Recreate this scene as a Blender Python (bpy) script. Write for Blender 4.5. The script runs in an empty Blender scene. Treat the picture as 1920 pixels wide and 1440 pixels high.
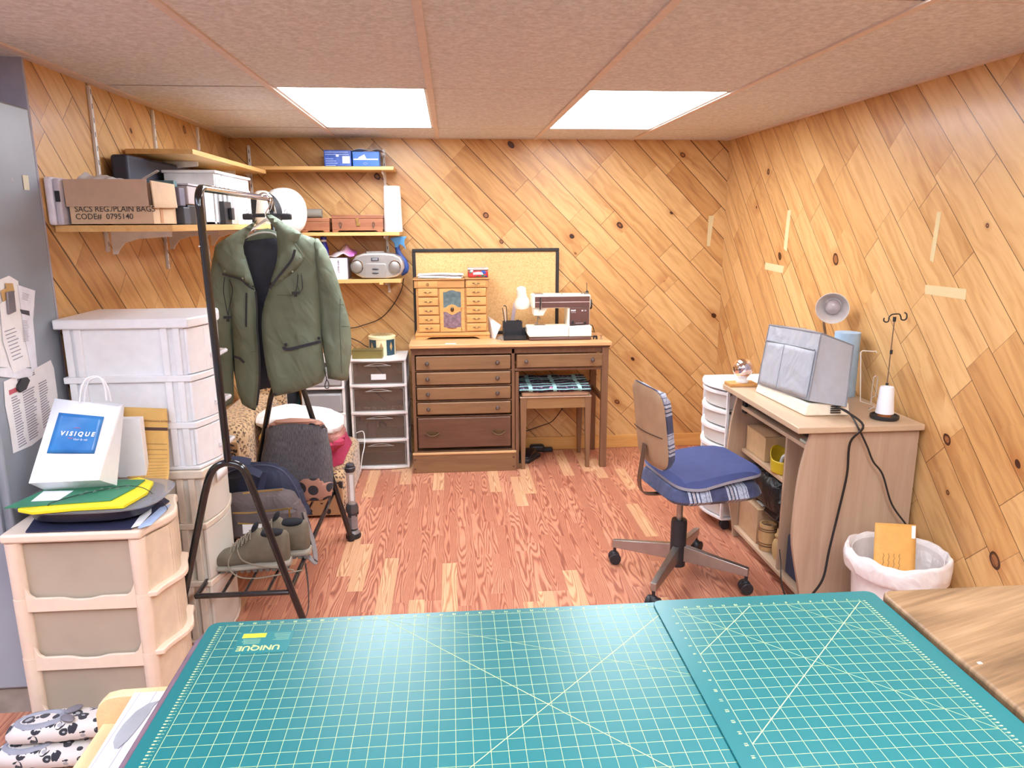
import bpy, bmesh, math, random
from mathutils import Vector, Matrix
random.seed(7)
C = bpy.context.scene.collection
PI = math.pi
# ------------------------------------------------------------------ camera frame
FPX, PITCH, YAW, ROLL, CZ = 1372.0, .216, .0816, -.0042, 1.5
_f = Vector((math.sin(YAW)*math.cos(PITCH), math.cos(YAW)*math.cos(PITCH), -math.sin(PITCH)))
_r = Vector((math.cos(YAW), -math.sin(YAW), 0)); _u = _r.cross(_f)
RT = _r*math.cos(ROLL)+_u*math.sin(ROLL); UP = -_r*math.sin(ROLL)+_u*math.cos(ROLL)
EYE = Vector((0, 0, CZ))
def at(px, py, x=None, y=None, z=None):
    """point of a real plane (x, y or z given, metres) seen at a pixel of the photograph"""
    d = _f + RT*(px-960)/FPX - UP*(py-720)/FPX
    i, v = (0, x) if x is not None else (1, y) if y is not None else (2, z)
    return EYE + d*((v-EYE[i])/d[i])
XL, XR, YB, HC = -1.318, 1.777, 4.7335, 2.012
# ------------------------------------------------------------------ mesh builder
INV = {}
class MB:
    def __init__(s): s.v = []; s.f = []; s.mi = []; s.M = Matrix.Identity(4)
    def add(s, vs, fs, m=0):
        o = len(s.v); s.v += [s.M @ Vector(p) for p in vs]
        s.f += [tuple(o+i for i in f) for f in fs]; s.mi += [m]*len(fs); return s
    def box(s, x0, x1, y0, y1, z0, z1, m=0):
        return s.add([(x0,y0,z0),(x1,y0,z0),(x1,y1,z0),(x0,y1,z0),(x0,y0,z1),(x1,y0,z1),(x1,y1,z1),(x0,y1,z1)],
            [(0,3,2,1),(4,5,6,7),(0,1,5,4),(1,2,6,5),(2,3,7,6),(3,0,4,7)], m)
    def hexa(s, p, m=0):   # 8 points: bottom loop then top loop
        return s.add(p, [(0,3,2,1),(4,5,6,7),(0,1,5,4),(1,2,6,5),(2,3,7,6),(3,0,4,7)], m)
    def bar(s, a, b, w, t, up=(0,0,1), m=0):
        a = Vector(a); b = Vector(b); d = (b-a).normalized(); u = Vector(up)
        x = d.cross(u)
        if x.length < 1e-4: x = d.cross(Vector((0,1,0)))
        x.normalize(); y = x.cross(d).normalized(); x *= w/2; y *= t/2
        return s.hexa([a-x-y, a+x-y, a+x+y, a-x+y, b-x-y, b+x-y, b+x+y, b-x+y], m)
    def cyl(s, a, b, r0, r1=None, n=20, m=0):
        return s.tube([a, b], [r0, r0 if r1 is None else r1], n, m)
    def tube(s, pts, r, n=10, m=0, closed=False, cap=True):
        P = [Vector(p) for p in pts]; k = len(P)
        R = r if isinstance(r, (list, tuple)) else [r]*k
        vs = []; nrm = None
        for i in range(k):
            if closed: d = P[(i+1) % k]-P[i-1]
            else: d = P[min(i+1, k-1)]-P[max(i-1, 0)]
            if d.length < 1e-9: d = Vector((0,0,1))
            d.normalize()
            if nrm is None:
                nrm = d.orthogonal().normalized()
            else:
                nrm = (nrm-d*nrm.dot(d))
                nrm = nrm.normalized() if nrm.length > 1e-6 else d.orthogonal().normalized()
            bn = d.cross(nrm)
            for j in range(n):
                a = 2*PI*j/n; vs.append(P[i]+(nrm*math.cos(a)+bn*math.sin(a))*R[i])
        fs = []
        for i in range(k if closed else k-1):
            i2 = (i+1) % k
            for j in range(n): fs.append((i*n+j, i*n+(j+1) % n, i2*n+(j+1) % n, i2*n+j))
        if cap and not closed:
            fs.append(tuple(range(n-1, -1, -1))); fs.append(tuple((k-1)*n+j for j in range(n)))
        return s.add(vs, fs, m)
    def strap(s, pts, w, t, wdir=(0,0,1), m=0):
        """flat ribbon of width w along wdir (a vector or one per point), thickness t"""
        P = [Vector(p) for p in pts]; k = len(P); vs = []
        for i in range(k):
            d = (P[min(i+1,k-1)]-P[max(i-1,0)]).normalized()
            wd = Vector(wdir[i] if isinstance(wdir, list) else wdir)
            wd = (wd-d*wd.dot(d)).normalized(); nn = d.cross(wd).normalized()
            a = wd*w/2; b = nn*t/2
            vs += [P[i]-a-b, P[i]+a-b, P[i]+a+b, P[i]-a+b]
        fs = [(3,2,1,0), tuple((k-1)*4+j for j in range(4))]
        for i in range(k-1):
            for j in range(4): fs.append((i*4+j, i*4+(j+1)%4, (i+1)*4+(j+1)%4, (i+1)*4+j))
        return s.add(vs, fs, m)
    def lathe(s, prof, c=(0,0,0), n=24, m=0, sx=1, sy=1, rot=None):
        c = Vector(c); vs = []; k = len(prof)
        for r, z in prof:
            for j in range(n):
                p = Vector((r*sx*math.cos(2*PI*j/n), r*sy*math.sin(2*PI*j/n), z))
                if rot is not None: p = rot @ p
                vs.append(c+p)
        fs = []
        for i in range(k-1):
            for j in range(n): fs.append((i*n+j, i*n+(j+1)%n, (i+1)*n+(j+1)%n, (i+1)*n+j))
        if prof[0][0] > 1e-5: fs.append(tuple(range(n-1,-1,-1)))
        if prof[-1][0] > 1e-5: fs.append(tuple((k-1)*n+j for j in range(n)))
        return s.add(vs, fs, m)
    def prism(s, poly, ax, a0, a1, m=0):
        """polygon in the plane normal to ax ('x': (y,z); 'y': (x,z); 'z': (x,y)) extruded a0..a1"""
        def P(u, v, a): return (a,u,v) if ax=='x' else (u,a,v) if ax=='y' else (u,v,a)
        k = len(poly); vs = [P(u,v,a0) for u,v in poly]+[P(u,v,a1) for u,v in poly]
        fs = [tuple(range(k)), tuple(range(2*k-1,k-1,-1))]
        for i in range(k): fs.append((i, (i+1)%k, k+(i+1)%k, k+i))
        return s.add(vs, fs, m)
    def ell(s, c, r, m=0, n=20, k=12, e=1.0, rot=None):
        c = Vector(c); vs = []; f = lambda t: math.copysign(abs(t)**e, t)
        for i in range(k+1):
            th = PI*i/k
            for j in range(n):
                ph = 2*PI*j/n
                p = Vector((r[0]*f(math.sin(th))*f(math.cos(ph)), r[1]*f(math.sin(th))*f(math.sin(ph)), r[2]*f(math.cos(th))))
                if rot is not None: p = rot @ p
                vs.append(c+p)
        fs = []
        for i in range(k):
            for j in range(n): fs.append((i*n+j, (i+1)*n+j, (i+1)*n+(j+1)%n, i*n+(j+1)%n))
        return s.add(vs, fs, m)
    def grid(s, fn, nu, nv, m=0, cu=False):
        vs = [fn(i/(nu if cu else nu-1), j/(nv-1)) for i in range(nu) for j in range(nv)]
        fs = [(i*nv+j, ((i+1)%nu)*nv+j, ((i+1)%nu)*nv+j+1, i*nv+j+1) for i in range(nu if cu else nu-1) for j in range(nv-1)]
        return s.add(vs, fs, m)
    def text(s, txt, size, O, U, V, m=0, align='LEFT', th=.0004, bold=0, sx=1):
        cu = bpy.data.curves.new('t', 'FONT'); cu.body = txt; cu.size = size; cu.align_x = align; cu.resolution_u = 3; cu.offset = bold
        o = bpy.data.objects.new('t', cu); C.objects.link(o)
        dg = bpy.context.evaluated_depsgraph_get(); me = o.evaluated_get(dg).to_mesh()
        O = Vector(O); U = Vector(U).normalized()*sx; V = Vector(V).normalized(); N = Vector(U).normalized().cross(V)*th
        vs = [O+U*v.co.x+V*v.co.y+N for v in me.vertices]; fs = [tuple(p.vertices) for p in me.polygons]
        o.evaluated_get(dg).to_mesh_clear(); bpy.data.objects.remove(o); bpy.data.curves.remove(cu)
        return s.add(vs, fs, m)
    def puff(s, poly, O, U, V, front, back=0.0, R=.03, cell=.02, wr=0.0, wf=8.0, m=0, seed=0, disp=None, e=.5, smo=0):
        """closed stuffed shape: outline poly (u,v) on plane O,U,V; swells front/back along U x V"""
        from mathutils import noise
        if smo:
            k_ = len(poly); Q = []
            for i in range(k_):
                a, b_, c_, d_ = (Vector(poly[(i+j-1)%k_]) for j in range(4))
                for q in range(smo):
                    t_ = q/smo; v_ = .5*((2*b_)+(c_-a)*t_+(2*a-5*b_+4*c_-d_)*t_*t_+(3*b_-a-3*c_+d_)*t_**3); Q.append((v_[0], v_[1]))
            poly = Q
        O = Vector(O); U = Vector(U).normalized(); V = Vector(V).normalized(); N = U.cross(V).normalized()
        bm = bmesh.new(); bm.faces.new([bm.verts.new((p[0], p[1], 0)) for p in poly])
        for ax in (0, 1):
            lo = min(p[ax] for p in poly); hi = max(p[ax] for p in poly); k = int((hi-lo)/cell)+1
            for i in range(1, k):
                co = [0,0,0]; co[ax] = lo+(hi-lo)*i/k; no = [0,0,0]; no[ax] = 1
                bmesh.ops.bisect_plane(bm, geom=bm.verts[:]+bm.edges[:]+bm.faces[:], plane_co=co, plane_no=no)
        bmesh.ops.triangulate(bm, faces=[f for f in bm.faces if len(f.verts) > 4])
        bm.verts.ensure_lookup_table(); n = len(poly)
        def dist(x, y):
            b = 1e9
            for i in range(n):
                x0,y0 = poly[i]; x1,y1 = poly[(i+1)%n]; dx = x1-x0; dy = y1-y0
                L = dx*dx+dy*dy; t = 0 if L == 0 else max(0, min(1, ((x-x0)*dx+(y-y0)*dy)/L))
                b = min(b, (x-x0-t*dx)**2+(y-y0-t*dy)**2)
            return math.sqrt(b)
        V0 = []; V1 = []; edge = []
        for v in bm.verts:
            x, y = v.co.x, v.co.y; d = dist(x, y); t = min(1, d/R)
            h = (1-(1-t)**2)**e
            w = wr*(noise.noise(Vector((x*wf+seed, y*wf*.45, seed)))+.55*(.35-abs(noise.noise(Vector((x*wf*1.7+y*wf*.8, y*wf*1.1-x*wf*.6, seed+5))))))*h if wr else 0
            dd = disp(x, y) if disp else 0
            base = O+U*x+V*y+N*dd
            V0.append(base+N*(front*h+w)); V1.append(base-N*(back*h-w*.5)); edge.append(d < 1e-6)
        bm.verts.index_update(); idx1 = {}; vs = list(V0)
        for i in range(len(V0)):
            if edge[i]: idx1[i] = i
            else: idx1[i] = len(vs); vs.append(V1[i])
        fs = [tuple(v.index for v in f.verts) for f in bm.faces]
        fl = bm.faces[:] and sum((f.normal.z for f in bm.faces)) < 0
        if fl: fs = [tuple(reversed(f)) for f in fs]
        f2 = [tuple(reversed([idx1[i] for i in f])) for f in fs if not all(edge[i] for i in f)]
        bm.free()
        return s.add(vs, fs+f2, m)
    def build(s, name, mats, parent=None, w=True, bevel=0, seg=2, sub=0, solid=0, smooth=None, ang=35):
        me = bpy.data.meshes.new(name)
        vs = s.v
        if parent is not None and w:
            iv = INV[parent.name]; vs = [iv @ p for p in vs]
        me.from_pydata([tuple(p) for p in vs], [], s.f)
        if not isinstance(mats, (list, tuple)): mats = [mats]
        for mm in mats: me.materials.append(mm)
        me.polygons.foreach_set('material_index', s.mi)
        bm = bmesh.new(); bm.from_mesh(me); bmesh.ops.recalc_face_normals(bm, faces=bm.faces[:]); bm.to_mesh(me); bm.free()
        me.update(); me.shade_smooth()
        me.set_sharp_from_angle(angle=math.radians(ang))
        o = bpy.data.objects.new(name, me); C.objects.link(o)
        if parent is not None: o.parent = parent; INV[o.name] = INV[parent.name]
        if solid:
            md = o.modifiers.new('s', 'SOLIDIFY'); md.thickness = solid; md.offset = 0
        if bevel:
            md = o.modifiers.new('b', 'BEVEL'); md.width = bevel; md.segments = seg; md.limit_method = 'ANGLE'; md.angle_limit = math.radians(40); md.harden_normals = False
        if sub:
            md = o.modifiers.new('u', 'SUBSURF'); md.levels = md.render_levels = sub
        return o
def recenter(o):
    """move the origin of a one-mesh thing to its base centre"""
    me = o.data; xs = [v.co for v in me.vertices]
    c = Vector(((min(p.x for p in xs)+max(p.x for p in xs))/2, (min(p.y for p in xs)+max(p.y for p in xs))/2, min(p.z for p in xs)))
    me.transform(Matrix.Translation(-c)); o.location = c; INV[o.name] = Matrix.Translation(-c)
def tag(o, label, cat, group=None, kind=None):
    o['label'] = label; o['category'] = cat
    if group: o['group'] = group
    if kind: o['kind'] = kind
    return o
def thing(name, label, cat, loc=(0,0,0), rz=0, group=None):
    o = bpy.data.objects.new(name, None); C.objects.link(o); o.empty_display_size = .05
    o.location = loc; o.rotation_euler = (0,0,rz)
    INV[o.name] = (Matrix.Translation(Vector(loc)) @ Matrix.Rotation(rz,4,'Z')).inverted()
    return tag(o, label, cat, group)
def single(mb, name, mats, label, cat, group=None, **k):
    o = mb.build(name, mats, None, **k); recenter(o); return tag(o, label, cat, group)
def struct(mb, name, mats, **k):
    o = mb.build(name, mats, None, **k); o['kind'] = 'structure'; INV[o.name] = Matrix.Identity(4); return o
def curve(pts, n=8):
    """Catmull-Rom through the points"""
    P = [Vector(p) for p in pts]; out = []
    for i in range(len(P)-1):
        a = P[max(i-1,0)]; b = P[i]; c = P[i+1]; d = P[min(i+2,len(P)-1)]
        for k in range(n):
            t = k/n; out.append(.5*((2*b)+(c-a)*t+(2*a-5*b+4*c-d)*t*t+(3*b-a-3*c+d)*t**3))
    out.append(P[-1]); return out
# ------------------------------------------------------------------ materials
class G:
    def __init__(s, name):
        s.mat = bpy.data.materials.new(name); s.mat.use_nodes = True; s.t = s.mat.node_tree; s.n = s.t.nodes
        s.b = s.n['Principled BSDF']; s._tc = None
    def new(s, ty, **k):
        n = s.n.new(ty)
        for a, v in k.items(): setattr(n, a, v)
        return n
    def lk(s, a, b): s.t.links.new(a, b)
    def put(s, sock, v):
        if isinstance(v, bpy.types.NodeSocket): s.lk(v, sock)
        elif v is not None: sock.default_value = v
    def co(s):
        if not s._tc: s._tc = s.new('ShaderNodeTexCoord')
        return s._tc.outputs['Object']
    def m(s, op, a, b=None, c=None, clamp=False):
        n = s.new('ShaderNodeMath', operation=op, use_clamp=clamp)
        for i, v in enumerate((a,b,c)): s.put(n.inputs[i], v)
        return n.outputs[0]
    def sep(s, v):
        n = s.new('ShaderNodeSeparateXYZ'); s.put(n.inputs[0], v); return n.outputs
    def comb(s, x=0., y=0., z=0.):
        n = s.new('ShaderNodeCombineXYZ')
        for i, v in enumerate((x,y,z)): s.put(n.inputs[i], v)
        return n.outputs[0]
    def noise(s, v, scale=5., detail=3., rough=.5, dist=0.):
        n = s.new('ShaderNodeTexNoise'); s.put(n.inputs['Vector'], v); n.inputs['Scale'].default_value = scale
        n.inputs['Detail'].default_value = detail; n.inputs['Roughness'].default_value = rough; n.inputs['Distortion'].default_value = dist
        return n.outputs[0]
    def vor(s, v, scale=5., feature='F1', rnd=1.):
        n = s.new('ShaderNodeTexVoronoi', feature=feature); s.put(n.inputs['Vector'], v); n.inputs['Scale'].default_value = scale
        n.inputs['Randomness'].default_value = rnd
        return n.outputs
    def white(s, v):
        n = s.new('ShaderNodeTexWhiteNoise', noise_dimensions='3D'); s.put(n.inputs['Vector'], v); return n.outputs
    def ramp(s, v, stops, interp='LINEAR'):
        n = s.new('ShaderNodeValToRGB'); s.put(n.inputs[0], v); cr = n.color_ramp; cr.interpolation = interp
        while len(cr.elements) < len(stops): cr.elements.new(.5)
        for e, (p, c) in zip(cr.elements, stops):
            e.position = p; e.color = (c[0], c[1], c[2], 1) if not isinstance(c, (int, float)) else (c, c, c, 1)
        return n.outputs[0]
    def mix(s, f, a, b, blend='MIX'):
        n = s.new('ShaderNodeMix', data_type='RGBA', blend_type=blend); s.put(n.inputs[0], f)
        for i, v in ((6, a), (7, b)):
            if isinstance(v, (tuple, list)): v = (v[0], v[1], v[2], 1)
            s.put(n.inputs[i], v)
        return n.outputs[2]
    def bump(s, h, st=.3, d=.002):
        n = s.new('ShaderNodeBump'); n.inputs['Strength'].default_value = st; n.inputs['Distance'].default_value = d
        s.put(n.inputs['Height'], h); s.lk(n.outputs[0], s.b.inputs['Normal'])
    def set(s, **k):
        for a, v in k.items():
            key = {'col':'Base Color','rough':'Roughness','metal':'Metallic','trans':'Transmission Weight','ior':'IOR','alpha':'Alpha',
                   'coat':'Coat Weight','coatr':'Coat Roughness','spec':'Specular IOR Level','sheen':'Sheen Weight','em':'Emission Color','ems':'Emission Strength','sss':'Subsurface Weight'}[a]
            if isinstance(v, (tuple, list)): v = (v[0], v[1], v[2], 1)
            s.put(s.b.inputs[key], v)
        return s
def srgb(r, g=None, b=None):
    if g is None: h = r; r, g, b = (h>>16)&255, (h>>8)&255, h&255
    f = lambda c: (c/255/12.92) if c/255 <= .04045 else ((c/255+.055)/1.055)**2.4
    return (f(r), f(g), f(b))
_M = {}
def plain(name, c, rough=.5, var=.06, ns=30., bump=0., bs=200., folds=0., fs=9., **k):
    """one colour with a faint procedural unevenness"""
    if name in _M: return _M[name]
    g = G(name); n = g.noise(g.co(), ns, 3.)
    a = tuple(x*(1-var) for x in c); b = tuple(min(1, x*(1+var)) for x in c)
    g.set(col=g.ramp(n, [(.3, a), (.7, b)]), rough=rough, **k)
    if folds:
        g.bump(foldmap(g, fs), folds, .02)
    elif bump: g.bump(g.noise(g.co(), bs, 2.), bump, .001)
    _M[name] = g.mat; return g.mat
def foldmap(g, fs):
    x, y, z = g.sep(g.co()); v = g.comb(g.m('ADD', x, g.m('MULTIPLY', z, .5)), y, g.m('MULTIPLY', g.m('SUBTRACT', z, g.m('MULTIPLY', x, .3)), .55))
    a = g.noise(v, fs, 2., .5, 1.2); r = g.m('ABSOLUTE', g.m('SUBTRACT', g.noise(v, fs*1.3, 1., .4, .8), .5))
    return g.m('SUBTRACT', a, g.m('MULTIPLY', r, 1.4))
def woody(name, c1, c2, ax='x', rough=.4, sc=1., coat=.0, contrast=.5, fine=1.):
    if name in _M: return _M[name]
    g = G(name); x, y, z = g.sep(g.co()); a, b, c = {'x':(x,y,z), 'y':(y,x,z), 'z':(z,x,y)}[ax]
    v = g.comb(g.m('MULTIPLY', a, 1.2*sc), g.m('MULTIPLY', b, 14.*sc), g.m('MULTIPLY', c, 14.*sc))
    n1 = g.noise(v, 2.2, 4., .6, .6)
    v2 = g.comb(g.m('MULTIPLY', a, 4.*sc), g.m('MULTIPLY', b, 120.*sc), g.m('MULTIPLY', c, 120.*sc))
    n2 = g.noise(v2, 2., 2.)
    n = g.m('ADD', g.m('MULTIPLY', n1, 1-.3*fine), g.m('MULTIPLY', n2, .3*fine))
    lo = .5-.5*(1-contrast)*.6; hi = .5+.5*(1-contrast)*.6
    g.set(col=g.ramp(n, [(.5-.22, c1), (.5+.2, c2)]), rough=rough, coat=coat, coatr=.15)
    g.bump(n2, .15, .0006); _M[name] = g.mat; return g.mat
def pine(name, uax, sgn):
    """diagonal tongue and groove pine boards with knots; u runs along the wall, v up"""
    g = G(name); x, y, z = g.sep(g.co()); u = x if uax == 'x' else y
    if sgn < 0: u = g.m('MULTIPLY', u, -1.)
    k = .70711; a = g.m('MULTIPLY', g.m('SUBTRACT', u, z), k); b = g.m('MULTIPLY', g.m('ADD', u, z), k)
    w = .128; bw = g.m('DIVIDE', g.m('ADD', b, 20.03), w); row = g.m('FLOOR', bw); fb = g.m('FRACT', bw)
    r1 = g.sep(g.white(g.comb(row, 3.7, 1.1 if uax == 'x' else (2.3 if sgn > 0 else 5.9)))['Color'])
    ln = g.m('ADD', .33, g.m('MULTIPLY', r1[0], .55)); aw = g.m('ADD', g.m('DIVIDE', g.m('ADD', a, 20.), ln), g.m('MULTIPLY', r1[1], 9.))
    col = g.m('FLOOR', aw); fa = g.m('FRACT', aw)
    rc = g.sep(g.white(g.comb(row, col, .5))['Color'])
    eb = g.m('MULTIPLY', g.m('MINIMUM', fb, g.m('SUBTRACT', 1., fb)), w); ea = g.m('MULTIPLY', g.m('MINIMUM', fa, g.m('SUBTRACT', 1., fa)), ln)
    gw = g.m('ADD', .0012, g.m('MULTIPLY', g.m('POWER', r1[2], 2.), .0030))
    gapb = g.m('SUBTRACT', 1., g.m('SMOOTHSTEP', eb, 0., 1.)) if False else g.m('LESS_THAN', eb, gw)
    gapa = g.m('LESS_THAN', ea, .0015)
    gapj = g.m('MULTIPLY', gapa, g.m('GREATER_THAN', rc[1], .45))
    off = g.m('MULTIPLY', rc[2], 40.)
    # knots
    kv = g.comb(g.m('MULTIPLY', a, .8), b, g.m('MULTIPLY', off, .0))
    wob = g.noise(g.comb(a, b, 0.), 9., 2.)
    kn = g.vor(g.comb(g.m('ADD', g.m('MULTIPLY', a, .75), g.m('MULTIPLY', wob, .03)), b, 0.), 6.2)
    kd = g.m('DIVIDE', kn['Distance'], 6.2); kr = g.sep(kn['Color'])
    rad = g.m('MULTIPLY', g.m('MAXIMUM', g.m('SUBTRACT', kr[0], .30), 0.), .040)
    rad = g.m('ADD', rad, .0001)
    q = g.m('DIVIDE', kd, rad)
    halo = g.m('SUBTRACT', 1., g.m('DIVIDE', q, 2.6), clamp=True)
    # streaks that run with the board
    bend = g.m('MULTIPLY', g.m('POWER', 2.718, g.m('MULTIPLY', q, -.35)), .03)
    bb = g.m('ADD', b, bend)
    sv = g.comb(g.m('MULTIPLY', a, .9), g.m('MULTIPLY', bb, 9.), off)
    n1 = g.noise(sv, 1.6, 3., .5, .8)
    wv = g.m('ADD', g.m('MULTIPLY', bb, 130.), g.m('MULTIPLY', g.noise(g.comb(g.m('MULTIPLY', a, 2.), g.m('MULTIPLY', bb, 7.), off), 1.6, 2.), 26.))
    ring = g.m('MULTIPLY', g.m('ADD', g.m('SINE', wv), 1.), .5)
    fine = g.noise(g.comb(g.m('MULTIPLY', a, 5.), g.m('MULTIPLY', b, 160.), off), 1.5, 2.)
    mixv = g.m('ADD', g.m('MULTIPLY', n1, .62), g.m('ADD', g.m('MULTIPLY', ring, .08), g.m('MULTIPLY', fine, .14)))
    light = g.ramp(mixv, [(.25, srgb(0xC6935A)), (.45, srgb(0xDFB278)), (.70, srgb(0xEAC48A))])
    dark = g.ramp(mixv, [(.25, srgb(0xA87343)), (.45, srgb(0xCA965C)), (.70, srgb(0xDAA86C))])
    c = g.mix(g.m('POWER', rc[0], 1.6), light, dark)
    # resin and heartwood streaks on some boards
    st = g.noise(g.comb(g.m('MULTIPLY', a, 1.6), g.m('MULTIPLY', bb, 22.), g.m('ADD', off, 7.)), 2., 3., .6, 1.)
    stm = g.m('MULTIPLY', g.m('GREATER_THAN', rc[1], .55), g.ramp(st, [(.60, 0.), (.72, .8)]))
    c = g.mix(g.m('MULTIPLY', stm, .55), c, srgb(0xA86C40))
    c = g.mix(g.m('MULTIPLY', halo, .7), c, srgb(0xA9642E))
    core = g.ramp(g.m('MULTIPLY', q, .5), [(.0, srgb(0x8E5A34)), (.28, srgb(0x9A6238)), (.36, srgb(0x4A2412)), (.48, srgb(0x3A1C0E)), (.5, srgb(0x6A3A1C))])
    c = g.mix(g.m('LESS_THAN', q, 1.0), c, core)
    c = g.mix(g.m('MULTIPLY', gapj, .75), c, srgb(0x5A3016))
    c = g.mix(g.m('MULTIPLY', gapb, .9), c, srgb(0x3A1C0C))
    h = g.m('SUBTRACT', g.m('MULTIPLY', fine, .15), g.m('MULTIPLY', g.m('MAXIMUM', gapb, gapj), 1.))
    g.set(col=c, rough=g.ramp(n1, [(.3, .34), (.7, .46)]), coat=.25, coatr=.22, spec=.4); g.bump(h, .35, .0015)
    return g.mat
def laminate(name):
    g = G(name); x, y, z = g.sep(g.co()); w = .066
    bw = g.m('DIVIDE', g.m('ADD', x, 20.), w); row = g.m('FLOOR', bw); fb = g.m('FRACT', bw)
    r1 = g.sep(g.white(g.comb(row, 1.3, 4.))['Color'])
    aw = g.m('ADD', g.m('DIVIDE', g.m('ADD', y, 20.), g.m('ADD', .34, g.m('MULTIPLY', r1[0], .3))), g.m('MULTIPLY', r1[1], 5.))
    col = g.m('FLOOR', aw); rc = g.sep(g.white(g.comb(row, col, 2.))['Color']); off = g.m('MULTIPLY', rc[2], 60.)
    # cathedral figure
    xx = g.m('SUBTRACT', fb, g.m('ADD', .2, g.m('MULTIPLY', rc[1], .6)))
    warp = g.noise(g.comb(g.m('MULTIPLY', x, 14.), g.m('MULTIPLY', y, 1.5), off), 1.0, 2., .45, .2)
    f1 = g.m('ADD', g.m('MULTIPLY', g.m('MULTIPLY', xx, xx), g.m('ADD', 1., g.m('MULTIPLY', rc[0], 9.))), g.m('ADD', g.m('MULTIPLY', warp, 5.0), g.m('MULTIPLY', y, g.m('MULTIPLY', g.m('SUBTRACT', rc[1], .5), 6.))))
    ring = g.m('MULTIPLY', g.m('ADD', g.m('SINE', g.m('MULTIPLY', f1, 15.)), 1.), .5)
    ring = g.m('POWER', ring, 1.7)
    pore = g.noise(g.comb(g.m('MULTIPLY', x, 420.), g.m('MULTIPLY', y, 16.), off), 1., 2.)
    v = g.m('ADD', g.m('MULTIPLY', ring, .5), g.m('MULTIPLY', pore, .45))
    ca = g.ramp(v, [(.1, srgb(0xD89E7E)), (.45, srgb(0xC07C62)), (.85, srgb(0x905444))])
    cb = g.ramp(v, [(.1, srgb(0xCC8C70)), (.45, srgb(0xB46F57)), (.85, srgb(0x864A3C))])
    cc = g.ramp(v, [(.1, srgb(0xE4B68E)), (.5, srgb(0xD09A74)), (.9, srgb(0xA87052))])
    c = g.mix(rc[0], ca, cb); c = g.mix(g.m('GREATER_THAN', rc[2], .86), c, cc)
    e = g.m('LESS_THAN', g.m('MULTIPLY', g.m('MINIMUM', fb, g.m('SUBTRACT', 1., fb)), w), .0005)
    c = g.mix(g.m('MULTIPLY', e, .5), c, srgb(0x6A3020))
    g.set(col=c, rough=.33, spec=.45); g.bump(pore, .1, .0004)
    return g.mat
def ceiling_mat(name):
    g = G(name); n = g.noise(g.co(), 55., 3., .6, .5); n2 = g.noise(g.co(), 2., 2.)
    c = g.ramp(n, [(.38, srgb(0xCDC7C2)), (.52, srgb(0xD9D5D1)), (.66, srgb(0xE4E1DE))])
    g.set(col=c, rough=.9); g.bump(n, .25, .002); return g.mat
def leopard(name, base, mid, dark, sc=40., small=False):
    g = G(name); wob = g.noise(g.co(), 25., 2.)
    n = g.new('ShaderNodeVectorMath', operation='ADD'); g.put(n.inputs[0], g.co()); g.put(n.inputs[1], g.comb(g.m('MULTIPLY', wob, .02), g.m('MULTIPLY', wob, .016), 0.))
    v = g.vor(n.outputs[0], sc); d = v['Distance']; r = g.sep(v['Color'])
    ring = g.m('MULTIPLY', g.m('GREATER_THAN', d, .22), g.m('LESS_THAN', d, g.m('ADD', .38, g.m('MULTIPLY', r[0], .1))))
    brk = g.noise(g.co(), sc*1.6, 1.); ring = g.m('MULTIPLY', ring, g.m('GREATER_THAN', brk, .41))
    dot = g.m('MULTIPLY', g.m('LESS_THAN', d, .26), g.m('GREATER_THAN', r[1], .75))
    c = g.mix(g.m('LESS_THAN', d, .25), base, mid); c = g.mix(g.m('MAXIMUM', ring, dot), c, dark)
    g.set(col=c, rough=.9, sheen=.3); return g.mat
EXPO = 0.25
# ------------------------------------------------------------------ room
M_back = pine('pine_back', 'x', 1); M_left = pine('pine_left', 'y', 1); M_right = pine('pine_right', 'y', -1)
M_floor = laminate('laminate_floor'); M_ceil = ceiling_mat('ceiling_tile'); M_tbar = plain('ceiling_tbar', srgb(0xDDC8BA), .6)
M_trim = woody('pine_trim', srgb(0xD3964F), srgb(0xE8B66F), 'x', .4)
M_wallpl = plain('painted_wall', srgb(0xA9A6B4), .7); M_white = plain('white_paint', srgb(0xE9E6E4), .6)
FX0, FY0 = -3.2, -2.6
struct(MB().box(FX0, XR+.1, FY0, YB+.1, -.1, 0), 'floor', M_floor)
# ceiling tiles: separate recessed panels and a T-bar grid; light openings left free
X1, Y1 = -.6731, 3.0245
xs = [X1+.606*i for i in range(-5, 5)]; Ysn = [Y1+1.2192*i for i in range(-5, 2)]
LIGHTS = [(X1, Y1, 'a'), (X1+.606*2, Y1, 'b'), (X1, Y1-3*1.2192, 'c'), (X1+.606*2, Y1-3*1.2192, 'd'), (X1-.606*3, Y1-2*1.2192, 'e'), (X1-.606, Y1-3*1.2192, 'f'), (X1+.606*2, Y1-2*1.2192, 'g')]  # f and g are unseen panels added to lift the ambient light
cb = MB(); tb = MB()
xe = [FX0]+[v for v in xs if v < XR-.02]+[XR]
ye = [FY0]+[v for v in Ysn]+[YB]
for i in range(len(xe)-1):
    for j in range(len(ye)-1):
        x0, x1, y0, y1 = xe[i], xe[i+1], ye[j], ye[j+1]
        if any(abs(x0-a) < .01 and abs(y0-b) < .01 for a, b, _ in LIGHTS): continue
        cb.box(x0+.0005, x1-.0005, y0+.0005, y1-.0005, HC, HC+.02)
cb.box(FX0-.1, XR+.1, FY0-.1, YB+.1, HC+.14, HC+.2)
struct(cb, 'ceiling', M_ceil, bevel=0)
for v in xs:
    if v < XR-.02: tb.box(v-.012, v+.012, FY0, YB, HC-.006, HC)
for v in Ysn:
    if v > FY0: tb.box(FX0, XR, v-.002, v+.002, HC-.001, HC)
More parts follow.
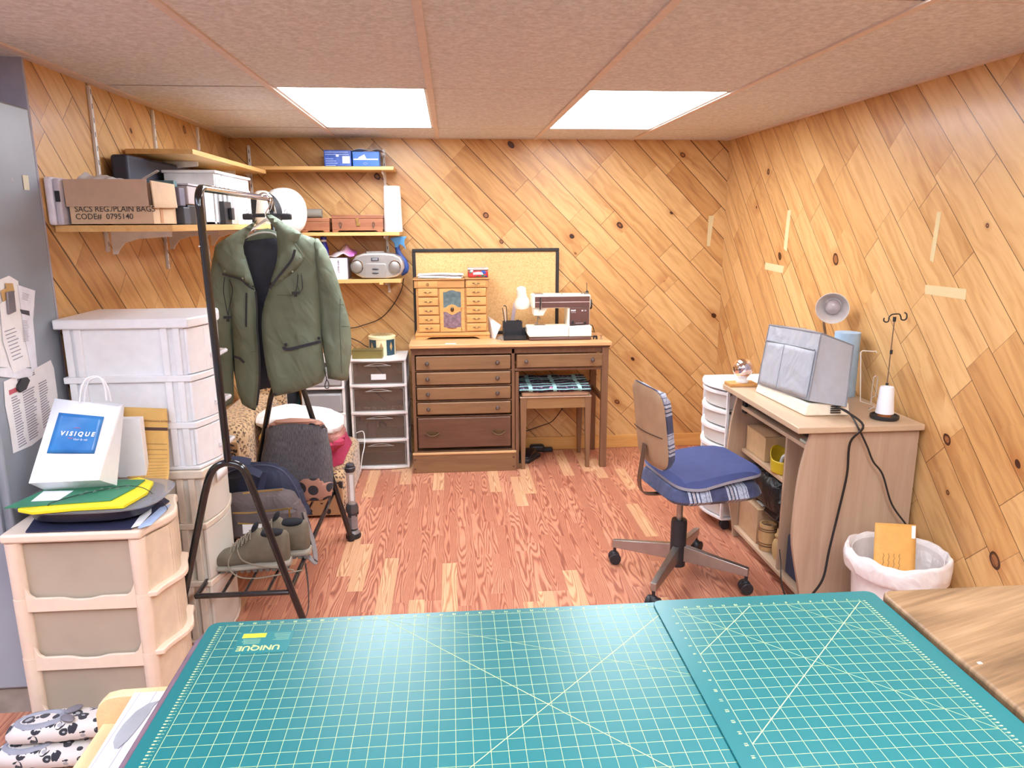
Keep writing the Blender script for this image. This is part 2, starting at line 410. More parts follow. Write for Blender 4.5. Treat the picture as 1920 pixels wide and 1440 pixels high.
for i in range(3): tb.box(XL, X1-.012, Y1+.6096*i-.002, Y1+.6096*i+.002, HC-.001, HC)
tb.box(XR-.018, XR, FY0, YB, HC-.003, HC); tb.box(XL, XR, YB-.018, YB, HC-.003, HC); tb.box(XL, XL+.018, 2.57, YB, HC-.003, HC)
struct(tb, 'trim_1', M_tbar)
struct(MB().box(XL-.1, XR+.1, YB, YB+.1, 0, HC+.2), 'wall_back', M_back)
struct(MB().box(XR, XR+.1, FY0, YB, 0, HC+.2), 'wall_right', M_right)
struct(MB().box(XL-.1, XL, 2.567, YB, 0, HC+.2), 'wall_left', M_left)
struct(MB().box(FX0, XL, 2.555, 2.567, 0, HC+.2), 'wall_left_return', M_wallpl)
struct(MB().box(FX0-.1, FX0, FY0, 2.667, 0, HC+.2), 'wall_far_left', M_white)
struct(MB().box(FX0-.1, XR+.1, FY0-.1, FY0, 0, HC+.2), 'wall_front', M_white)
struct(MB().box(XL, XR, YB-.014, YB, 0, .088), 'baseboard_back', M_trim, bevel=.003)
M_trimy = woody('pine_trim_y', srgb(0xD3964F), srgb(0xE8B66F), 'y', .4)
struct(MB().box(XR-.014, XR, FY0, YB-.014, 0, .088), 'baseboard_right', M_trimy, bevel=.003)
struct(MB().box(XL, XL+.014, 2.567, YB-.014, 0, .088), 'baseboard_left', M_trimy, bevel=.003)
# fluorescent troffers
def emit(name, c, s):
    g = G(name); g.set(col=(.9,.9,.9), em=c, ems=s, rough=.4); n = g.noise(g.co(), 3.); return g.mat
M_diff = {'a': emit('diffuser_warm_a', (.86,.93,1.), 14.), 'b': emit('diffuser_warm_b', (.86,.93,1.), 14.), 'c': emit('diffuser_c', (.86,.93,1.), 14.),
          'd': emit('diffuser_d', (.86,.93,1.), 14.), 'f': emit('diffuser_f', (.74,.84,1.), 14.), 'g': emit('diffuser_g', (.86,.93,1.), 14.), 'e': emit('diffuser_cool', (.62,.74,1.), 16.)}
M_lframe = plain('light_frame_white', srgb(0xE4DCD6), .4)
M_tube = emit('fluorescent_tube', (1,.95,.92), 14.)
LL = {'a':'bright fluorescent ceiling panel nearer the shelves, on the left', 'b':'bright fluorescent ceiling panel nearer the sewing desk, on the right',
      'c':'fluorescent ceiling panel behind the camera on the shelf side', 'd':'fluorescent ceiling panel behind the camera on the desk side', 'f':'unseen fluorescent ceiling panel added for ambient light behind the camera, nearest the left side', 'g':'unseen fluorescent ceiling panel added for ambient light above the cutting table', 'e':'cool white fluorescent ceiling panel beside the metal locker'}
for lx, ly, k in LIGHTS:
    t = thing('ceiling_light', LL[k], 'light', (lx+.303, ly+.61, HC))
    f = MB(); x0, x1, y0, y1 = lx+.012, lx+.594, ly+.006, ly+1.2132
    f.box(x0, x1, y0, y1, HC+.09, HC+.1); f.box(x0, x0+.012, y0, y1, HC, HC+.09); f.box(x1-.012, x1, y0, y1, HC, HC+.09)
    f.box(x0, x1, y0, y0+.012, HC, HC+.09); f.box(x0, x1, y1-.012, y1, HC, HC+.09); f.build('frame', M_lframe, t)
    MB().box(x0+.0125, x1-.0125, y0+.0125, y1-.0125, HC+.004, HC+.008).build('diffuser', M_diff[k], t)
    for q in range(2):
        cx = x0+.16+q*.26; MB().cyl((cx, y0+.03, HC+.055), (cx, y1-.03, HC+.055), .018, n=12).build('tube', M_tube, t)
# ------------------------------------------------------------------ palette
M_maple = woody('desk_maple', srgb(0x7A5A3E), srgb(0x97704E), 'x', .38, contrast=.7)
M_mapletop = woody('desk_top_wood', srgb(0xC08E5E), srgb(0xE0B482), 'x', .35, contrast=.7)
M_mapledk = woody('desk_dark_wood', srgb(0x5A3C30), srgb(0x74503C), 'x', .4)
M_maplez = woody('desk_leg_wood', srgb(0x6E4C38), srgb(0x8B6448), 'z', .4)
M_pewter = plain('pewter', srgb(0x7A706C), .3, metal=.8)
M_brass = plain('brass', srgb(0xB08A50), .35, metal=.8)
M_brassdk = plain('antique_brass', srgb(0x6E5A40), .4, metal=.7)
M_black = plain('black_plastic', srgb(0x26252A), .45)
M_blackgl = plain('black_gloss', srgb(0x1B1A1E), .18, coat=.6)
M_chrome = plain('chrome', srgb(0xD8D6D4), .12, metal=1.)
M_steel = plain('brushed_steel', srgb(0xA8A29E), .32, metal=.9)
M_wpl = plain('white_plastic', srgb(0xEDEBEC), .35)
M_cream = plain('cream_plastic', srgb(0xEDE0CC), .4)
M_paper = plain('white_paper', srgb(0xF2F0F2), .8, var=.03)
M_cable = plain('black_cable', srgb(0x1E1C1E), .5)
def clear(name, c, rough=.15, tr=.9, alpha=1., **k):
    if name in _M: return _M[name]
    g = G(name); n = g.noise(g.co(), 8.)
    g.set(col=g.ramp(n, [(.3, tuple(x*.96 for x in c)), (.7, c)]), rough=rough, trans=tr, ior=1.15, alpha=alpha, **k); _M[name] = g.mat; return g.mat
# ------------------------------------------------------------------ wooden desk
DX0, DX1, DYF, DYB, DZ = -.26, .962, 4.31, 4.715, .798
t = thing('desk', 'brown wooden desk with drawers on the left and kneehole on the right', 'desk', (.35, 4.5, 0))
b = MB(); b.box(DX0, DX1, DYF, DYB, DZ-.022, DZ); b.build('desk_top', M_mapletop, t, bevel=.003)
b = MB(); b.box(DX0+.008, DX1-.01, DYF+.012, DYB, DZ-.034, DZ-.022); b.build('moulding', M_mapledk, t, bevel=.003)
CX1 = .352
b = MB(); y0 = 4.338
b.box(-.248, -.228, y0, DYB, .12, DZ-.034); b.box(CX1, CX1+.02, y0, DYB, .12, DZ-.034); b.box(-.228, CX1, DYB-.012, DYB, .12, DZ-.034)
b.box(-.228, DX1-.014, y0, y0+.02, .733, DZ-.034)
for z in (.633, .54, .447, .349): b.box(-.228, CX1, y0+.004, y0+.02, z-.006, z+.004)
b.box(-.228, CX1, y0, DYB, .125, .134); b.box(CX1+.02, .94, y0, y0+.02, .625, .64)
b.box(CX1+.02, .94, DYB-.02, DYB, .62, DZ-.034); b.build('carcass', M_maplez, t, bevel=.002)
def front(x0, x1, z0, z1, mat, name='drawer'):
    b = MB(); b.box(x0, x1, 4.325, 4.34, z0, z1); return b.build(name, mat, t, bevel=.006, seg=3)
def knob(par, x, z, y=4.325, m=M_pewter, r=.013):
    b = MB(); R = Matrix.Rotation(PI/2, 3, 'X')
    b.lathe([(0,.024),(r*.7,.022),(r,.015),(r*.85,.009),(r*.45,.006),(r*.5,0)], (x, y, z), 16, rot=R); return b.build('knob', m, par)
for z0, z1 in ((.641,.727),(.551,.627),(.458,.534),(.366,.441)):
    d = front(-.222, CX1-.006, z0, z1, M_maple)
    knob(d, -.155, (z0+z1)/2); knob(d, .265, (z0+z1)/2)
d = front(-.222, CX1-.006, .155, .345, M_mapledk)
for cx in (-.135, .27):
    b = MB(); pts = curve([(cx-.045,4.318,.25),(cx-.03,4.312,.246),(cx-.015,4.305,.238),(cx+.015,4.305,.238),(cx+.03,4.312,.246),(cx+.045,4.318,.25)], 4)
    b.tube(pts, .0035, 8)
    b.prism([(cx-.028,.262),(cx-.012,.258),(cx,.264),(cx+.012,.258),(cx+.028,.262),(cx+.018,.245),(cx+.01,.24),(cx,.212),(cx-.01,.24),(cx-.018,.245)], 'y', 4.322, 4.326)
    b.cyl((cx-.03,4.325,.252),(cx-.03,4.312,.252),.005); b.cyl((cx+.03,4.325,.252),(cx+.03,4.312,.252),.005)
    b.build('bail_handle', M_brassdk, d)
d = front(CX1+.03, .915, .645, .727, M_maple); knob(d, .44, .686); knob(d, .845, .69)
b = MB(); b.box(-.256, CX1+.024, 4.312, DYB, .0, .115); p = b.build('plinth', M_maple, t, bevel=.002)
b = MB(); b.box(-.258, CX1+.026, 4.308, 4.33, .115, .128); b.build('ledge', M_mapletop, t, bevel=.003)
for x, z in ((-.245,.09),(-.245,.03),(CX1+.01,.09),(CX1+.01,.03)):
    b = MB(); b.ell((x,4.311,z),(.007,.004,.007),n=10,k=6); b.build('screw_cap', M_mapledk, p)
for x, y in ((.925, 4.325), (.925, 4.69)):
    b = MB(); w0, w1 = .020, .019
    b.box(x-w0, x+w0, y-.0, y+.035 if y < 4.5 else y+.02, 0, DZ-.034); b.build('leg', M_maplez, t, bevel=.002)
b = MB(); b.bar((.925,4.36,.43),(.925,4.69,.43),.018,.035); b.build('stretcher', M_maplez, t, bevel=.002)
b = MB(); b.box(CX1+.024, CX1+.044, 4.34, 4.375, 0, .62); b.build('leg', M_maplez, t)
# ------------------------------------------------------------------ cork board
t = thing('cork_board', 'large cork notice board in a black frame behind the desk', 'notice board', (.22, 4.72, .73))
x0, x1, z0, z1 = -.242, .69, .7985, 1.346
g = G('cork'); v = g.noise(g.co(), 130., 3., .7); v2 = g.noise(g.co(), 5., 2.)
g.set(col=g.mix(g.m('MULTIPLY', v2, .25), g.ramp(v, [(.3, srgb(0xC8965C)), (.48, srgb(0xE0B47A)), (.7, srgb(0xEDC690))]), srgb(0xD8A468)), rough=.9); g.bump(v, .2, .001)
MB().box(x0+.015, x1-.015, 4.708, 4.722, z0+.015, z1-.015).build('cork_panel', g.mat, t)
b = MB(); b.box(x0, x1, 4.698, 4.724, z1-.021, z1); b.box(x0, x1, 4.698, 4.724, z0, z0+.021); b.box(x0, x0+.021, 4.698, 4.724, z0+.021, z1-.021); b.box(x1-.021, x1, 4.698, 4.724, z0+.021, z1-.021)
b.build('frame', plain('black_frame', srgb(0x2B2625), .4), t, bevel=.004)
# desk back edge clears the board: see DYB
# ------------------------------------------------------------------ jewelry box
M_honey = woody('honey_oak', srgb(0xC48A4E), srgb(0xDEAA6A), 'x', .35, 2., contrast=.6); M_honeyd = woody('honey_oak_edge', srgb(0xB07C48), srgb(0xC8965C), 'x', .4, 2.)
M_mirror = plain('etched_mirror', srgb(0x9AB4B8), .12, metal=.9, var=.25, ns=40.)
jx0, jx1, jy, jyb = -.222, .226, 4.53, 4.69
t = thing('jewelry_box', 'honey oak jewelry cabinet with ten small drawers and etched glass door on the desk', 'jewelry box', (0, 4.61, DZ))
def jz(py): return at(850, py, y=jy).z
def jx(px): return at(px, 580, y=jy).x
zb0, zb1 = jz(627.5), jz(540); zt = jz(523)
b = MB(); b.box(jx0+.004, jx1-.004, jy+.004, jyb, zb0, zb1); b.build('body', M_honeyd, t, bevel=.002)
b = MB(); b.prism([(jx0-.008,zb0-.004),(jx1+.008,zb0-.004),(jx1+.008,zb0+.008),(jx1,zb0+.014),(jx0,zb0+.014),(jx0-.008,zb0+.008)], 'y', jy-.012, jyb); b.build('base_moulding', M_honey, t, bevel=.002)
b = MB(); pz = zb0-.004
b.prism([(jx0-.006,pz),(jx0-.006,DZ+.001),(jx0+.055,DZ+.001),(jx0+.075,DZ+.01),(jx0+.095,DZ+.014),(jx1-.095,DZ+.014),(jx1-.075,DZ+.01),(jx1-.055,DZ+.001),(jx1+.006,DZ+.001),(jx1+.006,pz)], 'y', jy-.006, jy+.01)
b.box(jx0-.006, jx0+.01, jy+.01, jyb, DZ+.001, pz); b.box(jx1-.01, jx1+.006, jy+.01, jyb, DZ+.001, pz); b.build('bracket_base', M_honey, t)
b = MB(); b.box(jx0-.006, jx(872), jy-.004, jyb, zb1+.001, zt-.006); b.box(jx0-.014, jx(872), jy-.012, jyb, zt-.006, zt+.003); b.build('tray_lid', M_honeyd, t, bevel=.003)
b = MB(); b.box(jx(873.5), jx1+.004, jy-.004, jyb, zb1+.001, zt-.004); b.box(jx(872.5), jx1+.01, jy-.012, jyb, zt-.004, zt+.005); b.build('tray_lid', M_honeyd, t, bevel=.003)
def jdraw(px0, px1, py0, py1, ring=False):
    d = MB().box(jx(px0), jx(px1), jy-.006, jy+.03, jz(py1), jz(py0)).build('drawer', M_honey, t, bevel=.003, seg=2)
    cx = (jx(px0)+jx(px1))/2; cz = (jz(py0)+jz(py1))/2; b = MB()
    if ring: b.tube([(cx+.006*math.cos(a*PI/6), jy-.009, cz-.004+.008*math.sin(a*PI/6)) for a in range(12)], .0015, 6, closed=True)
    else:
        b.tube(curve([(cx-.024,jy-.008,cz),(cx-.012,jy-.010,cz+.001),(cx-.008,jy-.016,cz-.004),(cx+.008,jy-.016,cz-.004),(cx+.012,jy-.010,cz+.001),(cx+.024,jy-.008,cz)],3), .0018, 6)
        b.ell((cx-.011,jy-.007,cz),(.004,.003,.004),n=8,k=6); b.ell((cx+.011,jy-.007,cz),(.004,.003,.004),n=8,k=6)
    b.build('pull', M_brassdk, d)
for k in range(5):
    y0 = (540.6, 558.5, 575.5, 592, 608)[k]; y1 = (555, 572, 589, 605.5, 621.5)[k]; jdraw(784.5, 821.5+k*.5, y0, y1)
    y0 = (540.6, 557.5, 575, 590.8, 607)[k]; y1 = (555.5, 572.5, 588, 604.8, 621)[k]; jdraw(875, 911.5, y0, y1)
jdraw(784, 822, 526, 537.5, True); jdraw(875.5, 911, 526, 537)
b = MB(); q = [(jx(px), jz(py)) for px, py in ((824.5,621.5),(824.5,541),(871.5,541),(871.5,621.5))]
def arch(pts): return [(jx(p[0]), jz(p[1])) for p in pts]
# door built as frame pieces around two panes
dx0, dx1 = jx(825), jx(871); pa, pb = jx(831.5), jx(864.5)
b.box(dx0, pa, jy-.006, jy+.02, jz(621.5), jz(541)); b.box(pb, dx1, jy-.006, jy+.02, jz(621.5), jz(541))
b.prism(arch([(831.5,541),(864.5,541),(864.5,548),(860,546.5),(856,546.5),(852,544.5),(847,543.8),(842,545),(838,547),(831.5,547.5)]), 'y', jy-.006, jy+.02)
b.prism(arch([(831.5,577),(836,576.3),(841,572.5),(847,570.5),(853,572),(859,576),(865.5,577),(865.5,584),(861,584),(855,587.5),(848,590.5),(842,588),(837,584.5),(831.5,584)]), 'y', jy-.006, jy+.02)
b.prism(arch([(831.5,613.5),(836,613.5),(841,616.5),(847,617.5),(853,616.5),(858,613.5),(865.5,613.5),(865.5,621.5),(831.5,621.5)]), 'y', jy-.006, jy+.02)
d = b.build('door', M_honey, t)
MB().box(pa, pb, jy-.001, jy+.003, jz(577), jz(544)).build('glass_pane', M_mirror, d)
MB().box(pa, pb, jy-.001, jy+.003, jz(615), jz(584)).build('glass_pane', plain('etched_glass_low', srgb(0xB8A4B4), .15, metal=.85, var=.3, ns=60.), d)
b = MB(); c0 = (jx(848), jy-.008, jz(580)); b.ell(c0, (.011,.006,.016), n=14, k=8); b.build('door_knob', plain('door_boss', srgb(0x6A5640), .25, metal=.7), d)
# papers and tin on the jewelry box
b = MB(); random.seed(3)
for k in range(5):
    z = zt+.0035+k*.005; dx = random.uniform(-.012,.012); r = random.uniform(-.03,.03)
    xa, xb = jx(788)+dx, jx(868)+dx; w = random.uniform(.006,.012)
    b.grid(lambda u, v, z=z, r=r, xa=xa, xb=xb, w=w: Vector((xa+(xb-xa)*u, jy-.004+.15*v+r*u, z+.0018+w*.7*math.sin(PI*u*(1.2+r*9))*u*(1-u)*2+(.006*(1-u)**4 if r > 0 else 0))), 14, 5)
single(b, 'paper_stack', M_paper, 'loose stack of white papers on top of the jewelry cabinet', 'papers', solid=.003)
t = thing('tin_box', 'small red, green and blue lidded tin on the right end of the jewelry cabinet', 'tin', (jx(898), 4.585, zt+.005))
tx0, tx1, tz = jx(878), jx(917), zt+.006
g = G('tin_print'); x, y, z = g.sep(g.co()); r = g.sep(g.vor(g.co(), 55.)['Color'])
g.set(col=g.ramp(r[0], [(0, srgb(0xB4282C)), (.45, srgb(0x3A6A4C)), (.65, srgb(0x2C4C96)), (.8, srgb(0xC03A34))], 'CONSTANT'), rough=.3)
p = MB().box(tx0+.002, tx1-.002, 4.545, 4.625, tz, tz+.042).build('tin_body', g.mat, t, bevel=.008, seg=3)
MB().box(tx0, tx1, 4.543, 4.627, tz+.042, tz+.06).build('lid', plain('tin_lid', srgb(0xC9C2BE), .3, metal=.6), t, bevel=.007, seg=3)
b = MB(); cx = (tx0+tx1)/2
b.prism([(cx-.03,tz+.018),(cx+.032,tz+.018),(cx+.026,tz+.03),(cx+.006,tz+.035),(cx-.012,tz+.033),(cx-.03,tz+.03)], 'y', 4.5435, 4.545); b.box(tx0+.018, tx0+.034, 4.5425, 4.545, tz+.034, tz+.046)
b.build('label', M_paper, t)
# pieces beside the jewelry box
p0 = at(930, 631, z=DZ)
b = MB(); yy = 4.52; a0 = at(916, 589, y=4.6); a1 = at(931, 607, y=yy); a2 = at(920.5, 631, y=yy-.01); a2.z = DZ+.001
b.add([(a0.x, 4.6, a0.z), (a0.x+.008, 4.6, DZ+.001), (a2.x-.004, yy, DZ+.001)], [(0,1,2)])
single(MB().hexa([(.232,4.6,DZ+.001),(.262,4.50,DZ+.001),(.264,4.502,DZ+.001),(.234,4.602,DZ+.001),(.225,4.6,DZ+.13),(.30,4.50,DZ+.085),(.302,4.502,DZ+.085),(.227,4.602,DZ+.13)]), 'folded_card', M_paper, 'folded white card leaning beside the jewelry cabinet', 'card')
M_bag = clear('clear_bag', (.9,.9,.92), .2, .8, .5)
b = MB(); random.seed(5)
b.grid(lambda u, v: Vector((.275+.09*u+.004*math.sin(9*v), 4.45+.07*v, DZ+.002+.024*math.sin(PI*u)*math.sin(PI*v)+.004*math.sin(14*u+9*v))), 14, 12)
single(b, 'plastic_bag', M_bag, 'small crumpled clear plastic bag on the desk beside the black organizer', 'plastic bag', solid=.001)
t = thing('desk_organizer', 'black plastic desk organizer with scissors beside the white lamp', 'organizer', (.36, 4.47, DZ))
ox0, ox1 = at(941,630,z=DZ).x, at(976,630,z=DZ).x; oy = 4.43
b = MB()
zz = at(950, 602, y=oy+.1).z; zm = at(950, 617, y=oy).z
b.box(ox0, ox1, oy+.06, oy+.064, DZ+.001, zz); b.box(ox0, ox1, oy+.12, oy+.124, DZ+.001, zz); b.box(ox0, ox0+.004, oy+.064, oy+.12, DZ+.001, zz); b.box(ox1-.004, ox1, oy+.064, oy+.12, DZ+.001, zz)
b.box(ox0, ox1, oy, oy+.12, DZ+.001, DZ+.004); b.build('pencil_cup', M_black, t)
b = MB(); X2 = .455; zl = DZ+.03
b.box(ox0, X2, oy, oy+.003, DZ+.001, zl); b.box(ox0, ox0+.003, oy, oy+.06, DZ+.001, zm); b.box(X2-.003, X2, oy, oy+.06, DZ+.001, zl+.012); b.box(ox0, X2, oy+.057, oy+.06, DZ+.001, zm)
b.box(ox0+.065, ox0+.068, oy, oy+.057, DZ+.001, zl); b.box(ox1+.003, ox1+.006, oy, oy+.057, DZ+.001, zm-.01); b.box(ox0, X2, oy+.028, oy+.03, DZ+.001, zl+.004); b.box(ox0, X2, oy, oy+.06, DZ+.001, DZ+.003)
b.build('tray', M_black, t)
b = MB(); z0 = zz-.07
b.bar((ox0+.02,oy+.095,z0),(ox0-.002,oy+.09,zz+.085),.010,.004,up=(1,0,0)); b.bar((ox0+.03,oy+.085,z0),(ox0+.022,oy+.085,zz+.09),.008,.004,up=(1,0,0))
b.tube(curve([(ox0+.022,oy+.085,zz+.09),(ox0+.012,oy+.085,zz+.098),(ox0+.004,oy+.085,zz+.096)],4),.003,6)
single(b, 'scissors', M_black, 'black handled scissors standing in the desk organizer', 'scissors')
single(MB().bar((ox0+.024,oy+.1,z0),(ox0+.012,oy+.1,zz+.075),.014,.003,up=(1,0,0)), 'ruler', M_wpl, 'white plastic strip standing beside the black scissors', 'ruler')
b = MB(); b.grid(lambda u, v: Vector((ox0+.012+.05*u, oy+.01+.02*v, DZ+.012+.016*math.sin(PI*v)*abs(math.sin(7*u)))), 12, 6)
single(b, 'thread_scraps', plain('white_scraps', srgb(0xD9D2D6), .6), 'crumpled white scrap in the front tray of the organizer', 'scrap', solid=.001)
# ------------------------------------------------------------------ white gooseneck-less desk lamp
M_lampw = plain('lamp_ivory', srgb(0xF4ECDC), .3)
t = thing('desk_lamp', 'ivory desk lamp with bell shade beside the brown sewing machine', 'lamp', (.41, 4.62, DZ))
b = MB(); b.lathe([(0,.02),(.035,.018),(.05,.006),(.05,0)], (.392,4.64,DZ+.001)); b.build('base', M_black, t)
LP = at(979, 562, y=4.56); pa_ = at(958, 600, y=4.62); pm = at(964, 574, y=4.60)
MB().bar((pa_.x, 4.63, DZ+.02),(pm.x+.006, 4.60, pm.z+.02),.022,.006,up=(0,1,0)).build('arm', plain('lamp_arm', srgb(0xD8C4CC), .3), t)
MB().bar((.418,4.64,DZ+.015),(.418,4.64,DZ+.10),.018,.012).build('post', M_black, t)
s_ = .0031; R = Matrix.Rotation(-.12, 3, 'Y') @ Matrix.Rotation(.30, 3, 'X')
b = MB(); b.lathe([(.0,.085),(.018,.084),(.027,.078),(.0295,.068),(.030,.035),(.033,.015),(.044,-.002),(.053,-.02),(.054,-.042),(.051,-.042),(.050,-.02),(.041,0),(.0,.02)], LP, 28, rot=R, m=0)
b.build('lamp_shade', M_lampw, t)
b = MB(); b.ell(LP+R@Vector((0,0,-.018)), (.022,.022,.026), n=14, k=8); b.build('bulb', plain('frosted_bulb', srgb(0xC8BEA8), .3), t)
# ------------------------------------------------------------------ brown and white sewing machine
M_smb = plain('machine_brown', srgb(0x63443E), .35, var=.04); M_smw = plain('machine_white', srgb(0xF2ECDC), .35, var=.03)
t = thing('sewing_machine', 'white and brown sewing machine on the wooden desk', 'sewing machine', (.655, 4.48, DZ))
my = 4.40
def mx(px): return at(px, 600, y=my).x
def mz(py): return at(1050, py, y=my).z
def cx_(x): return 930+x*.10417
def cy_(y): return 530+y*.10417
def MX(x): return mx(cx_(x))
def MZ(y): return mz(cy_(y))
MB().box(MX(600), MX(1718), my, my+.17, DZ+.001, MZ(985)).build('base_case', M_smb, t, bevel=.004)
b = MB(); b.prism([(MX(603),MZ(975)),(MX(1312),MZ(975)),(MX(1312),MZ(785)),(MX(600),MZ(785)),(MX(560),MZ(800)),(MX(556),MZ(900))], 'y', my+.002, my+.12); b.build('free_arm_bed', M_smw, t, bevel=.004)
b = MB(); b.prism([(MX(1316),MZ(975)),(MX(1728),MZ(975)),(MX(1728),MZ(800)),(MX(1700),MZ(770)),(MX(1316),MZ(790))], 'y', my+.002, my+.17); b.build('column_base', M_smw, t, bevel=.003)
b = MB(); b.prism([(MX(1295),MZ(790)),(MX(1310),MZ(440)),(MX(1310),MZ(300)),(MX(1705),MZ(300)),(MX(1700),MZ(780))], 'y', my+.03, my+.165); b.build('column', M_smw, t, bevel=.003)
b = MB(); b.prism([(MX(665),MZ(225)),(MX(1715),MZ(232)),(MX(1715),MZ(470)),(MX(665),MZ(470))], 'y', my+.03, my+.16); b.build('arm_case', M_smw, t, bevel=.006)
b = MB(); b.box(MX(712), MX(1695), my+.022, my+.032, MZ(352), MZ(258)); b.box(MX(712), MX(1695), my+.022, my+.032, MZ(456), MZ(362)); b.build('arm_panel', M_smb, t, bevel=.002)
MB().box(MX(712), MX(1695), my+.0225, my+.03, MZ(362), MZ(352)).build('trim_stripe', plain('machine_trim', srgb(0xD8BDB8), .3), t)
b = MB(); b.box(MX(1338), MX(1690), my+.022, my+.032, MZ(768), MZ(462)); p = b.build('front_panel', M_smb, t, bevel=.002)
b = MB(); b.text('PFAFF', .0115, (MX(1358), my+.0215, MZ(524)), (1,0,0), (0,0,1), th=.0005, bold=.0006); b.text('20', .0115, (MX(1545), my+.0215, MZ(526)), (1,0,0), (0,0,1), th=.0005, bold=.0004); b.text('30', .0115, (MX(1600), my+.0215, MZ(526)), (1,0,0), (0,0,1), th=.0005)
b.text('hobbymatic', .0062, (MX(1362), my+.0215, MZ(552)), (1,0,0), (0,0,1), th=.0005); b.box(MX(1440), MX(1580), my+.0212, my+.022, MZ(744), MZ(740)); b.build('lettering', M_paper, p)
b = MB(); b.box(MX(1365), MX(1408), my+.014, my+.022, MZ(748), MZ(700)); b.box(MX(1595), MX(1628), my+.014, my+.022, MZ(748), MZ(712)); b.build('slider', M_black, t, bevel=.001)
b = MB()
for k in range(9): b.bar((MX(1370+k*37),my+.006,MZ(800)),(MX(1350+k*37),my+.02,MZ(775)),.007,.004)
b.build('stitch_key', M_steel, t); b = MB(); b.prism([(MX(1345),MZ(815)),(MX(1700),MZ(810)),(MX(1685),MZ(770)),(MX(1338),MZ(770))],'y',my+.008,my+.03); b.build('key_panel', plain('key_panel', srgb(0x5A4C4A), .4), t)
b = MB(); b.prism([(MX(690),MZ(470)),(MX(940),MZ(470)),(MX(860),MZ(605)),(MX(690),MZ(600))], 'y', my+.035, my+.13); b.build('face_housing', M_smw, t, bevel=.003)
b = MB(); xx = MX(775); b.cyl((xx,my+.08,MZ(605)),(xx,my+.08,MZ(790)),.0025,n=8); b.cyl((MX(790),my+.085,MZ(605)),(MX(790),my+.085,MZ(690)),.004,n=8); b.tube([(MX(785),my+.07,MZ(630)),(MX(815),my+.06,MZ(650)),(MX(822),my+.06,MZ(690))],.003,6)
b.box(MX(725), MX(765), my+.07, my+.08, MZ(760), MZ(742)); b.box(MX(730), MX(800), my+.06, my+.10, MZ(800), MZ(786)); b.build('presser_foot', M_steel, t)
MB().box(MX(715), MX(910), my+.05, my+.12, MZ(788), MZ(782)).build('needle_plate', M_steel, t)
b = MB(); b.box(MX(796), MX(814), my+.018, my+.03, MZ(490), MZ(270)); b.build('thread_slot', M_black, t); b = MB(); b.tube(curve([(MX(815),my+.016,MZ(300)),(MX(820),my+.013,MZ(380)),(MX(812),my+.016,MZ(470))],4),.002,6); b.build('take_up_lever', M_chrome, t)
b = MB(); b.cyl((MX(1716),my+.10,MZ(425)),(MX(1716)+.018,my+.10,MZ(425)),.032,n=28); b.build('handwheel', M_black, t, bevel=.003)
b = MB(); b.cyl((MX(1688),my+.11,MZ(235)),(MX(1682),my+.11,MZ(30)),.0018,n=8); b.ell((MX(1690),my+.11,MZ(205)),(.010,.01,.010),n=10,k=6); b.build('spool_pin', M_black, t)
b = MB(); b.box(MX(720), MX(870), my+.06, my+.12, MZ(228), MZ(228)+.006); b.box(MX(1560), MX(1580), my+.06, my+.08, MZ(228), MZ(228)+.005); b.box(MX(1195), MX(1215), my+.06, my+.08, MZ(228), MZ(228)+.005); b.box(MX(1610), MX(1700), my+.06, my+.13, MZ(228), MZ(228)+.007); b.build('top_guide', M_steel, t)
b = MB(); b.tube(curve([(MX(1725),my+.12,MZ(780)),(MX(1800),my+.16,MZ(840)),(MX(1900),my+.29,MZ(900)),(MX(1960),my+.318,DZ+.0),(.99,my+.322,.6),(.985,my+.322,.35)],6),.0028,6)
single(b, 'cable', M_cable, 'black cord running from the sewing machine down behind the desk', 'cord')
b = MB(); q = at(1116, 631, y=4.42); b.box(q.x-.012, q.x+.012, 4.415, 4.43, q.z-.004, q.z+.006); b.box(q.x+.004, q.x+.014, 4.415, 4.428, DZ+.001, q.z); b.box(q.x-.03,q.x-.012,4.418,4.424,q.z-.002,q.z+.003)
b.box(q.x-.012,q.x-.006,4.42,4.428,DZ+.001,q.z); single(b, 'knee_lever', M_black, 'small black bracket on the desk at the right end of the sewing machine', 'bracket')
b = MB(); q = at(1127, 636, z=DZ); b.lathe([(.010,0),(.010,.002),(.004,.003),(.004,.02),(.010,.021),(.010,.023)], (q.x, q.y, DZ+.001), 16); single(b, 'bobbin', M_chrome, 'small shiny metal bobbin on the right end of the desk', 'bobbin')
b = MB(); q = at(846, 645, z=DZ); b.box(q.x-.035, q.x+.028, q.y-.004, q.y+.018, DZ+.0005, DZ+.002); single(b, 'paper_label', M_paper, 'cream paper label lying on the desk below the jewelry cabinet', 'label')
